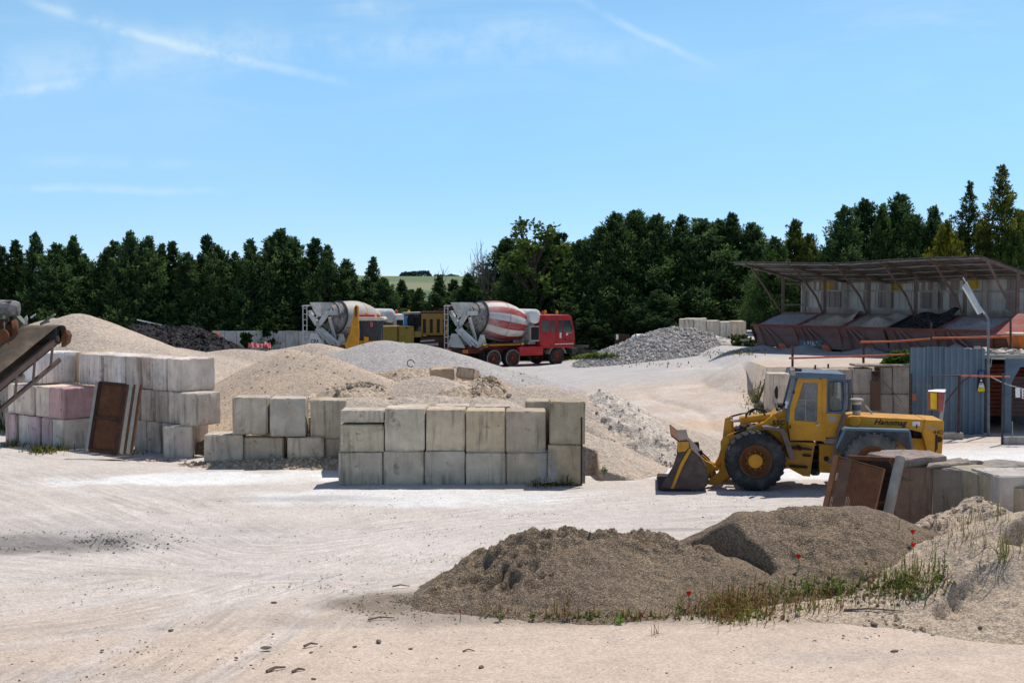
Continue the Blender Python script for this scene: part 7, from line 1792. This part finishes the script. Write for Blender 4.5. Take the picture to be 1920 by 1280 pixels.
put_tree('poplar_tree', broadleaf(42, 10, 1.6, 60, 55, trunk_h=.3, lsz=.28), 1050, 436, 97, 'smaller green broadleaf tree between the pale one and the dark clump', None, 10.2, cat='poplar')
def bare_tree(px_, ytop, Y, label, n, spread, seed):
    rng = random.Random(seed); tp = P(px_, ytop, Y); z0 = float(Tbase(np.array([tp.x]), np.array([Y]))[0]); H = tp.z - z0; m = MB()
    for i in range(n):
        a = rng.uniform(-1, 1); p = Vector((tp.x + a * spread * .25, Y + rng.uniform(-.6, .6), z0)); tip = Vector((tp.x + a * spread, Y + rng.uniform(-.8, .8), z0 + H * rng.uniform(.72, 1)))
        mid = p.lerp(tip, .55) + Vector((rng.uniform(-.2, .2), 0, 0)); m.tube([p, mid, tip], [.05, .03, .012], 5)
        for k in range(7):
            t = rng.uniform(.45, .95); q = p.lerp(tip, t); e = q + Vector((rng.uniform(-.5, .5), rng.uniform(-.3, .3), rng.uniform(.4, 1.1))); m.tube([q, e], [.018, .008], 4)
    tag(m.build('bare_tree', 'twig', origin=(tp.x, Y, z0)), label, 'bare tree')
bare_tree(905, 446, 97.5, 'bare grey many stemmed tree left of the pale leafy tree', 16, 1.0, 1)
bare_tree(872, 470, 98, 'thin bare saplings left of the larger bare tree', 7, .7, 2)
bare_tree(822, 498, 99, 'sparse bare twigs in the gap before the distant hill', 5, .5, 3)
# distant wood on the hill crest
def wood(px0, px1, yt, yb, Y, n, label, seed):
    rng = np.random.default_rng(seed); a, b = P(px0, yb, Y), P(px1, yt, Y); k = n
    u = rng.random(k); w = rng.random(k) ** .7; hp_ = .55 + .45 * vnoise(u * 9, u * 0 + seed, seed); hp_ *= np.minimum(1, np.minimum(u, 1 - u) * 9 + .35)
    p = np.stack([a.x + (b.x - a.x) * u, Y + (rng.random(k) - .5) * 14, a.z - 1.2 + (b.z - a.z + 1.2) * w * hp_], 1)
    d = nrmv(rng.normal(size=(k, 3)) + np.array([0, 0, .4])); l = 1.0 + .9 * rng.random(k)
    p0 = np.array([(a.x + b.x) / 2, Y, a.z]); me = quads_mesh('far_wood', leaf_quads(p - p0, d, l, l * .6, rng), 'farleaf', np.repeat(rng.random((k, 1)) * .6, 3, 1))
    o = bpy.data.objects.new('far_wood', me); COL.objects.link(o); o.location = p0; tag(o, label, 'wood', None, 'stuff')
M['farleaf'] = leaf_mat('far foliage', (.03, .055, .06), (.06, .10, .085), .2)  # bluish tone puts the distance haze into the leaf colour
wood(750, 809, 507, 517.5, 1480, 2600, 'dark wood on the crest of the distant hill', 1)
wood(812, 862, 514, 519, 1480, 700, 'low dark hedge line right of the wood on the distant hill', 2)

# ---- shrubs, weeds and grass
def bush(name, px_, py, ytop, wpx, label, seed, mat='leaves', tint=(1, 1, 1), Y=None, n=26, lsz=.10):
    c = hit(px_, py) if Y is None else P(px_, py, Y)
    H = (py - ytop) / F * c.y * 1.05; Rm = wpx / F * c.y * .5
    cr, tk = broadleaf(seed, H, Rm, n, 60, mat, 1.0, .08, 1.0, lsz)
    o = bpy.data.objects.new(name, None); COL.objects.link(o); o.location = c; tag(o, label, 'shrub' if name != 'weed' else 'weed')
    a = bpy.data.objects.new('foliage', cr); COL.objects.link(a); a.parent = o; a.color = (*tint, 1)
    b = bpy.data.objects.new('stem', tk); COL.objects.link(b); b.parent = o
bush('shrub', 1388, 664, 634, 48, 'dusty grey green shrub at the right foot of the coarse stone heap', 51, tint=(1.5, 1.3, 1.1), Y=70, lsz=.16)
bush('shrub', 1412, 664, 640, 30, 'darker shrub beside the planks left of the feed bins', 52, tint=(.8, .9, .8), Y=69, lsz=.14)
bush('shrub', 1690, 686, 662, 52, 'bright green bush on top of the retaining wall next to the corrugated sheet', 53, tint=(1.5, 1.9, .8), Y=51.0, lsz=.12)
bush('shrub', 1662, 687, 676, 30, 'small yellow green tuft left of the bright bush on the retaining wall', 54, tint=(2.2, 2.0, .8), Y=51.0, lsz=.09, n=14)
bush('shrub', 462, 652, 628, 22, 'small dark shrub in front of the whitish panel wall, left one', 55, tint=(.5, .6, .5), Y=90, lsz=.2, n=16)
bush('shrub', 505, 652, 606, 30, 'dark conifer like shrub in front of the whitish panel wall, right one', 56, tint=(.45, .55, .5), Y=90, lsz=.22, n=20)
bush('shrub', 1100, 662, 644, 22, 'light green bush beside the stacked precast beams', 57, tint=(1.3, 1.6, .8), Y=92.5, lsz=.16, n=16)
def grass(label, areas, seed, cols, h=(.15, .4), name='grass', wd=.006, lean=1.9, Yfix=None):
    """areas: (px, py, half width px, half height px, count)"""
    rng = random.Random(seed); vs = []; cl = []
    for (px_, py, hw, hh, n) in areas:
        for i in range(n):
            x = rng.gauss(px_, hw * .5); y = rng.gauss(py, hh * .5)
            p = hit(x, y, 18) if Yfix is None else P(x, y, Yfix)
            H = h[0] + (h[1] - h[0]) * rng.random() ** 2.2; a = rng.uniform(0, 6.28); t = Vector((math.cos(a), math.sin(a), 0)); s_ = Vector((-t.y, t.x, 0)) * wd * rng.uniform(.6, 1.5)
            lb = lean * rng.random() ** 1.5; q = p + t * H * lb * .3 + Vector((0, 0, H * .62)); e = p + t * H * lb + Vector((0, 0, H * (1 - .25 * lb)))
            c = rng.choice(cols); b = rng.uniform(.7, 1.25); c = tuple(v * b for v in c)
            vs += [(p - s_, p + s_, q + s_ * .8, q - s_ * .8), (q - s_ * .8, q + s_ * .8, e + s_ * .1, e - s_ * .1)]; cl += [c, c]
    co = np.array([[tuple(v) for v in q] for q in vs]); o0 = co.reshape(-1, 3).mean(0); o0[2] = co[:, :, 2].min()
    me = quads_mesh(name, co - o0, 'weed', np.array(cl)); o = bpy.data.objects.new(name, me); COL.objects.link(o); o.location = o0
    tag(o, label, 'grass', None, 'stuff'); return o
GCOL = [(.16, .18, .03), (.22, .20, .05), (.12, .17, .03), (.30, .22, .08)]
RCOL = [(.24, .10, .04), (.30, .20, .06), (.20, .19, .04), (.34, .26, .10), (.22, .07, .04)]
grass('reddish and yellow dry grass at the foot of the right grit heap', [(1375, 1150, 46, 26, 420), (1420, 1135, 120, 40, 160), (1340, 1150, 30, 20, 90), (1440, 1140, 40, 26, 60), (1290, 1150, 35, 16, 30)], 1, RCOL + [(.22, .24, .04)], (.15, .42), 'dry_grass')
grass('green and yellow weeds on the slope between grit heap and sand bank', [(1690, 1098, 50, 26, 260), (1600, 1105, 160, 40, 130), (1735, 1080, 50, 34, 160), (1650, 1105, 45, 18, 50), (1550, 1110, 60, 16, 60), (1500, 1120, 80, 22, 40)], 2, GCOL, (.08, .36))
grass('thin tall grass stalks on the sand bank at the right', [(1882, 1045, 12, 16, 30), (1900, 1030, 24, 22, 14), (1830, 1005, 50, 30, 24), (1875, 975, 24, 22, 14)], 3, [(.16, .20, .04), (.30, .26, .10), (.24, .22, .07)], (.25, .62))
grass('sparse dry stalks along the front edge of the left grit heap', [(1060, 1155, 60, 6, 60), (1180, 1160, 60, 6, 60), (950, 1150, 60, 8, 30), (1230, 1190, 8, 5, 10), (1520, 1140, 90, 10, 110)], 4, RCOL, (.06, .26))
grass('dry straw on the lumpy earth heap', [(1790, 1010, 90, 40, 110), (1830, 985, 70, 36, 60)], 5, [(.36, .29, .17), (.30, .25, .15)], (.08, .25), 'straw', lean=1.3)
grass('dry and green grass at the foot of the pink block stack', [(80, 846, 34, 5, 260), (110, 842, 25, 4, 100), (20, 836, 30, 4, 120), (250, 850, 30, 3, 40)], 6, GCOL + [(.10, .16, .03)], (.08, .30), wd=.014)
grass('overgrown grass at the foot of the small wire grid', [(1030, 908, 22, 6, 150), (1058, 908, 12, 5, 60), (1000, 912, 20, 3, 30)], 7, [(.05, .07, .02), (.13, .16, .04), (.20, .15, .07)], (.1, .38), wd=.012)
grass('green grass strip under the far trees right of the red cab', [(1095, 672, 50, 2, 700), (1120, 671, 30, 2, 300), (1020, 672, 30, 2, 200)], 8, [(.14, .20, .03), (.18, .22, .05)], (.12, .35), wd=.05)
grass('yellow and green weeds on the bank at the free end of the retaining wall', [(1426, 762, 16, 26, 420), (1412, 752, 24, 24, 160), (1436, 750, 10, 24, 160)], 9, [(.20, .20, .05), (.16, .22, .04), (.26, .22, .09)], (.06, .32), wd=.014)
grass('yellow weeds along the edge of the upper road below the shrub', [(1360, 664, 60, 6, 160), (1400, 661, 30, 5, 160), (1230, 684, 90, 6, 70)], 10, [(.24, .20, .06), (.15, .17, .05), (.3, .25, .1)], (.04, .16), wd=.02)
grass('dark grass below the conveyor at the left edge', [(8, 800, 10, 14, 200)], 11, [(.05, .08, .02), (.08, .12, .03)], (.2, .6), wd=.02)
grass('low broad green leaves between the stalks at the foot of the grit heaps', [(1380, 1155, 90, 14, 160), (1560, 1112, 160, 22, 160), (1700, 1100, 90, 30, 160), (1130, 1160, 200, 8, 60)], 12, [(.10, .17, .03), (.16, .22, .04), (.20, .19, .05), (.22, .12, .05)], (.03, .12), 'low_weeds', wd=.020, lean=1.6)
def poppy(px_, py, label, h=.34, r=.048, seed=0):
    g = hit(px_ + random.uniform(-2, 2), py + 14); top = P(px_, py, g.y); h = max(.16, top.z - g.z)
    o = root('poppy', g, label, 'poppy', 'red poppies on the heaps')
    tp = Vector((top.x, g.y, g.z + h))
    m = MB(); m.tube([g - Vector((0, 0, .03)), g.lerp(tp, .5) + Vector((.015, 0, 0)), tp], [.006, .005, .004], 6); m.build('stem', 'stemgreen', o)
    rg = random.Random(seed); m = MB()
    for k in range(4):
        a = k * math.pi / 2 + rg.uniform(-.2, .2); n = 6; vs = []; fs = []
        for i in range(n + 1):
            for j in range(4):
                u = (i / n - .5) * 1.9; w = j / 3; rr = r * w ** .6 * (.95 - .2 * abs(u)); z = .005 + r * 1.35 * w ** 1.4 + rg.uniform(-.005, .005)
                vs.append(tp + Vector((math.cos(a + u) * rr, math.sin(a + u) * rr - (.02 * w), z)))
        for i in range(n):
            for j in range(3): q = i * 4 + j; fs.append((q, q + 4, q + 5, q + 1))
        m.add(vs, fs)
    fl = m.build('petals', 'petal', o, smooth=True)
    m = MB(); m.lathe([(0, .008), (.015, .014), (.022, .010), (.024, 0)], tp, (0, 0, 1), 10); m.build('seed_head', 'ink', o)
M['petal'] = mat_plain('poppy petal', (.72, .012, .006), .6, 0, .2); M['stemgreen'] = mat_plain('green stem', (.08, .11, .03), .7, 0, .2)
poppy(1497, 1053, 'red poppy alone on the face of the right grit heap', seed=1)
poppy(1711, 1006, 'upper red poppy of the pair beside the lumpy earth heap', seed=2)
poppy(1712, 1031, 'lower red poppy of the pair beside the lumpy earth heap', seed=3)
poppy(1291, 1124, 'red poppy at the foot between the two grit heaps', seed=4)
poppy(862, 1153, 'tiny red poppy low at the front of the left grit heap', r=.022, seed=5)
def weed(px_, py, hpx, label, seed, col=(.14, .24, .03), n=26, wpx=8):
    g = hit(px_, py); H = hpx / F * g.y; rng = np.random.default_rng(seed); o = bpy.data.objects.new('weed', None); COL.objects.link(o); o.location = g; tag(o, label, 'weed', 'weeds along the heaps')
    k = n; z = H * (.08 + .9 * rng.random(k)); a = rng.random(k) * 6.28; rr = wpx / F * g.y * .3 * (1.1 - z / H)
    p = np.stack([np.cos(a) * rr * .3, np.sin(a) * rr * .3, z], 1); d = nrmv(np.stack([np.cos(a), np.sin(a), .5 + 0 * a], 1)); l = rr * (1 + rng.random(k)) + .03
    c = np.array(col)[None] * (.7 + .6 * rng.random((k, 1)))
    me = quads_mesh('foliage', leaf_quads(p, d, l, l * .4, rng), 'weed', c); f = bpy.data.objects.new('foliage', me); COL.objects.link(f); f.parent = o
    m = MB(); m.tube([(0, 0, -.02), (.01, 0, H * .5), (0, .01, H)], [.006, .005, .003], 5); st = m.build('stem', 'stemgreen', o)
for i, (x, y, h, l, c) in enumerate(((938, 1166, 34, 'thin upright green weed at the front of the left grit heap', (.13, .19, .05)), (998, 1164, 16, 'low leafy green weed near the middle of the left grit heap foot', (.14, .2, .03)), (1064, 1160, 44, 'tall reddish stemmed weed in front of the left grit heap', (.22, .15, .05)), (1162, 1172, 20, 'bright green leafy weed on the sand in front of the heaps', (.16, .34, .03)), (1272, 1158, 28, 'broad grassy weed below the poppy between the heaps', (.12, .17, .04)), (1481, 1128, 24, 'bright green weed left in the row below the right grit heap', (.2, .3, .04)), (1509, 1112, 20, 'bright green weed in the middle of the row below the right grit heap', (.22, .33, .04)), (1568, 1110, 26, 'yellow green weed with broad leaves below the right grit heap', (.26, .32, .05)), (1499, 1152, 18, 'small bright weed in front of the row below the right grit heap', (.22, .3, .05)), (1636, 1110, 40, 'dark red stemmed weed below the right grit heap', (.20, .06, .05)), (1687, 1108, 26, 'dark green leafy weed beside the tall grass on the slope', (.06, .14, .03)), (1770, 1076, 44, 'thin grey green weed at the end of the grassy slope', (.12, .14, .06)), (1447, 1150, 40, 'tall reddish weed right of the dry grass', (.2, .12, .05)), (1132, 888, 12, 'small green weed beside the white patch behind the corner block', (.12, .2, .04)), (1070, 912, 14, 'small green weed at the foot of the rusty rod', (.14, .22, .04)))):
    weed(x, y, h, l, 70 + i, c, 34, 14)

# ---- stones, clods and sticks
def stone_mesh(seed):
    rng = np.random.default_rng(seed); bm = bmesh.new(); bmesh.ops.create_icosphere(bm, subdivisions=2, radius=1)
    dirs = nrmv(rng.normal(size=(9, 3))); off = .55 + .35 * rng.random(9)
    for v in bm.verts:
        c = np.array(v.co[:])
        for d, o in zip(dirs, off):
            t = c @ d
            if t > o: c = c - d * (t - o) * .9
        v.co = c * np.array([1, .75, .55])
    me = bpy.data.meshes.new('stone'); bm.to_mesh(me); bm.free(); return me
M['stone'] = mat_plain('dark clod', (.17, .13, .10), .95, 0, .35, 6); M['stonepale'] = mat_plain('pale stone', (.56, .49, .42), .95, 0, .3, 6)
SM = [stone_mesh(s_) for s_ in range(6)]
for s_ in SM: s_.materials.append(M['stone'])
spots = sorted([(498, 1217, .11), (320, 1183, .07), (584, 1224, .05), (588, 1274, .07), (228, 1106, .04), (512, 1190, .05), (514, 1131, .08), (443, 1235, .06), (191, 1220, .06), (903, 1252, .08), (770, 1217, .05), (665, 1213, .05), (710, 1205, .10), (1108, 1148, .05), (1678, 1222, .09), (1640, 1172, .10), (1557, 1253, .05), (1528, 1202, .04), (1485, 1252, .04), (1838, 1178, .07), (1380, 1245, .03), (60, 1240, .03), (1250, 1262, .035), (980, 1222, .03)])
for i, (x, y, r_) in enumerate(spots):
    o = bpy.data.objects.new('stone', SM[i % 6]); COL.objects.link(o); g = hit(x, y); o.location = (g.x, g.y, g.z + r_ * .18); o.scale = (r_ * .8, r_ * .6, r_ * .42); o.rotation_euler = (0, 0, i * 1.3)
    tag(o, f'dark stone, {ORD[i]} from the left of those scattered on the foreground sand', 'stone', 'stones on the foreground sand')
for pts, r_, l in ((((548, 1262), (572, 1258)), .02, 'short dark stick on the sand below the long clod'), (((690, 1163), (740, 1160)), .016, 'thin stick lying before the left foot of the grit heap'), (((736, 1101), (768, 1100)), .014, 'small pale stick behind the left foot of the grit heap'), (((1582, 1146), (1695, 1147)), .016, 'long thin stick lying on the sand below the weeds'), (((570, 1214), (596, 1210)), .02, 'short thick stick right of the biggest stone'), (((500, 1262), (535, 1254)), .025, 'crooked dark stick at the bottom of the left half'), (((868, 1222), (890, 1221)), .012, 'tiny stick on the bare sand in the middle foreground')):
    a, b = hit(*pts[0]), hit(*pts[1]); m = MB(); mid = a.lerp(b, .45) + Vector((0, .03, .02)); m.tube([a + Vector((0, 0, r_)), mid + Vector((0, 0, r_)), b + Vector((0, 0, r_))], [r_, r_ * .8, r_ * .5], 6); tag(m.build('stick', 'stone', origin=a), l, 'stick')
def scatter(name, label, n, region, size, mat, seed, hf=None, flat=.6, dens=None, cat='gravel'):
    """countless small stones resting on a surface: one object"""
    rng = np.random.default_rng(seed); x0, x1, y0, y1 = region; X = rng.uniform(x0, x1, n * 3); Y = rng.uniform(y0, y1, n * 3)
    if dens is not None: k = rng.random(n * 3) < dens(X, Y); X, Y = X[k], Y[k]
    T = Tbase(X, Y); Z = T if hf is None else hf(X, Y); k = Z >= T - .03 if hf is not None else np.ones(len(X), bool)
    if hf is None:
        for f in SURF: k &= f(X, Y) < T + .02
    X, Y, Z = X[k][:n], Y[k][:n], Z[k][:n]; n = len(X); s_ = size[0] + (size[1] - size[0]) * rng.random(n) ** 3
    base = np.array([(1, 0, -.2), (-.5, .87, -.25), (-.5, -.87, -.2), (.45, .5, .75), (-.6, .1, .7), (.3, -.55, .8)]); F_ = np.array([(0, 1, 3), (1, 4, 3), (1, 2, 4), (2, 5, 4), (2, 0, 5), (0, 3, 5), (3, 4, 5)])
    a = rng.random(n) * 6.28; ca, sa = np.cos(a), np.sin(a)
    b = base[None] * (.7 + .6 * rng.random((n, 6, 3))); b[:, :, 2] *= flat
    q = np.stack([b[:, :, 0] * ca[:, None] - b[:, :, 1] * sa[:, None], b[:, :, 0] * sa[:, None] + b[:, :, 1] * ca[:, None], b[:, :, 2]], -1) * s_[:, None, None] + np.stack([X, Y, Z], -1)[:, None, :]
    f = (F_[None] + (np.arange(n) * 6)[:, None, None]).reshape(-1, 3); o0 = np.array([X.mean(), Y.mean(), Z.min()])
    me = bpy.data.meshes.new(name); me.from_pydata((q.reshape(-1, 3) - o0).tolist(), [], f.tolist()); me.materials.append(M[mat]); o = bpy.data.objects.new(name, me); COL.objects.link(o); o.location = o0
    tag(o, label, cat, None, 'stuff'); return o
dn = lambda X, Y: ss(.0, .3, fbm(X / 1.6, Y / .8, 4, 71)) * .9 + .06
scatter('pebbles', 'small dark pebbles strewn over the foreground sand', 3000, (-8, 9, 17.2, 34), (.005, .024), 'stone', 1, dens=dn)
scatter('pebbles', 'small pale pebbles strewn over the foreground sand', 4200, (-8, 9, 17.2, 30), (.005, .024), 'stonepale', 2, dens=dn)
def hfof(i): return SURF[i]
# stones and clods lying on the heaps, by the order in which the heaps were made
HN = ['sand_left', 'ridge', 'black', 'cone', 'grey', 'spoilbank', 'clods', 'grit', 'rutted', 'g1', 'g2', 'g3', 'g4', 'corner', 'rubble', 'ridge2', 'coarse', 'fg1', 'fg2', 'fg3', 'bank']
HF = dict(zip(HN, SURF))
M['clodsand'] = mat_plain('sandy clod', (.42, .33, .24), .95, 0, .3, 6); M['stonegrey'] = mat_plain('grey stone', (.43, .395, .365), .9, 0, .45, 4); M['grain'] = mat_plain('dark grit stones', (.24, .20, .155), .95, 0, .5, 6)
M['darkgrit'] = mat_plain('dark grey gravel', (.15, .14, .135), .95, 0, .5, 6)
def reg(pxa, pxb, Y0, Y1): return (P(pxa, 0, (Y0 + Y1) / 2).x, P(pxb, 0, (Y0 + Y1) / 2).x, Y0, Y1)
scatter('loose_stones', 'coarse angular stones covering the stone heap below the far blocks', 7000, reg(1080, 1350, 66, 75), (.04, .13), 'stonegrey', 3, HF['coarse'], .8)
scatter('loose_clods', 'sandy clods on the crumbly spoil heap behind the walls', 700, reg(600, 760, 39.8, 42.5), (.03, .13), 'clodsand', 4, HF['clods'], .9, dens=lambda X, Y: ss(.05, .3, fbm(X / .8, Y / .8, 3, 8)))
scatter('loose_clods', 'sandy clods on the rutted spoil heap', 500, reg(820, 960, 40, 44), (.03, .12), 'clodsand', 5, HF['rutted'], .9, dens=lambda X, Y: ss(.05, .3, fbm(X / .8, Y / .8, 3, 9)))
scatter('loose_clods', 'sandy clods on the ragged spoil bank', 600, reg(700, 960, 44, 49), (.03, .14), 'clodsand', 6, HF['spoilbank'], .9, dens=lambda X, Y: ss(.05, .3, fbm(X / .9, Y / .9, 3, 10)))
scatter('loose_clods', 'pale clods on the broken spoil slope', 260, reg(1100, 1270, 38, 42.5), (.02, .065), 'stonepale', 7, HF['rubble'], .9)
scatter('loose_clods', 'dirt clods along the low ridge at the block foot', 700, reg(200, 640, 37.5, 40.2), (.02, .09), 'clodsand', 8, HF['ridge2'], .9)
scatter('grit', 'coarse grains on the left foreground grit heap', 5000, reg(690, 1330, 20.5, 24), (.004, .012), 'grain', 9, HF['fg1'], .9)
scatter('grit', 'coarse grains on the right foreground grit heap', 5000, reg(1310, 1720, 21.5, 25), (.004, .012), 'grain', 10, HF['fg2'], .9)
scatter('loose_clods', 'brown clods on the lumpy earth heap', 700, reg(1680, 1925, 23.5, 26), (.012, .07), 'clodsand', 11, HF['fg3'], .9)
scatter('loose_clods', 'sand clods below the scarps of the sand bank', 500, reg(1600, 1925, 19.5, 22), (.01, .05), 'clodsand', 12, HF['bank'], .9, dens=lambda X, Y: ss(.1, .3, fbm(X / .8, Y / .8, 3, 12)))
scatter('loose_stones', 'black lumps on the asphalt millings heap', 1500, reg(215, 430, 61, 66.5), (.03, .14), 'gravel_black', 13, HF['black'], .8)

def foot(h):
    return lambda X, Y: ss(.9, .1, h(X, Y) - Tbase(X, Y)) * .8 + .02
scatter('loose_stones', 'small stones rolled to the foot of the broad beige heap', 900, reg(1060, 1240, 37, 43), (.012, .05), 'clodsand', 21, HF['corner'], .8, dens=foot(HF['corner']))
scatter('loose_stones', 'small stones rolled to the foot of the wide grey gravel heap', 1200, reg(640, 1010, 50, 60), (.02, .07), 'stonegrey', 22, HF['grey'], .8, dens=foot(HF['grey']))
scatter('loose_stones', 'small stones lying on the smooth sand cone', 500, reg(400, 780, 42, 47), (.012, .05), 'clodsand', 23, HF['cone'], .8)
scatter('grit', 'dark crumbs spilled in front of the two grit heaps', 2600, (-2.4, 6.2, 20.3, 22.6), (.004, .02), 'grain', 24, dens=lambda X, Y: ss(.0, .35, fbm(X / .9, Y / .5, 4, 83)) * ss(20.3, 21.4, Y) + .04)

g_ = G(770, 1130)
scatter('grit', 'thin apron of dark grit spilled left of the left grit heap', 3800, (g_.x - 1.2, g_.x + 1.3, g_.y - 1.0, g_.y + .9), (.005, .026), 'grain', 25, dens=lambda X, Y: np.exp(-(((X - g_.x) / .75) ** 2 + ((Y - g_.y) / .5) ** 2)) * ss(-.25, .25, fbm(X / .35, Y / .3, 3, 84)))
g2_ = G(40, 1015)
scatter('grit', 'dark gravel patch on the yard at the left edge', 5200, (g2_.x - 2.5, g2_.x + 3.4, g2_.y - 1.6, g2_.y + 1.6), (.006, .035), 'darkgrit', 26, dens=lambda X, Y: np.exp(-(((X - g2_.x) / 1.9) ** 2 + ((Y - g2_.y) / .75) ** 2)) * ss(-.2, .25, fbm(X / .6, Y / .35, 3, 85)))
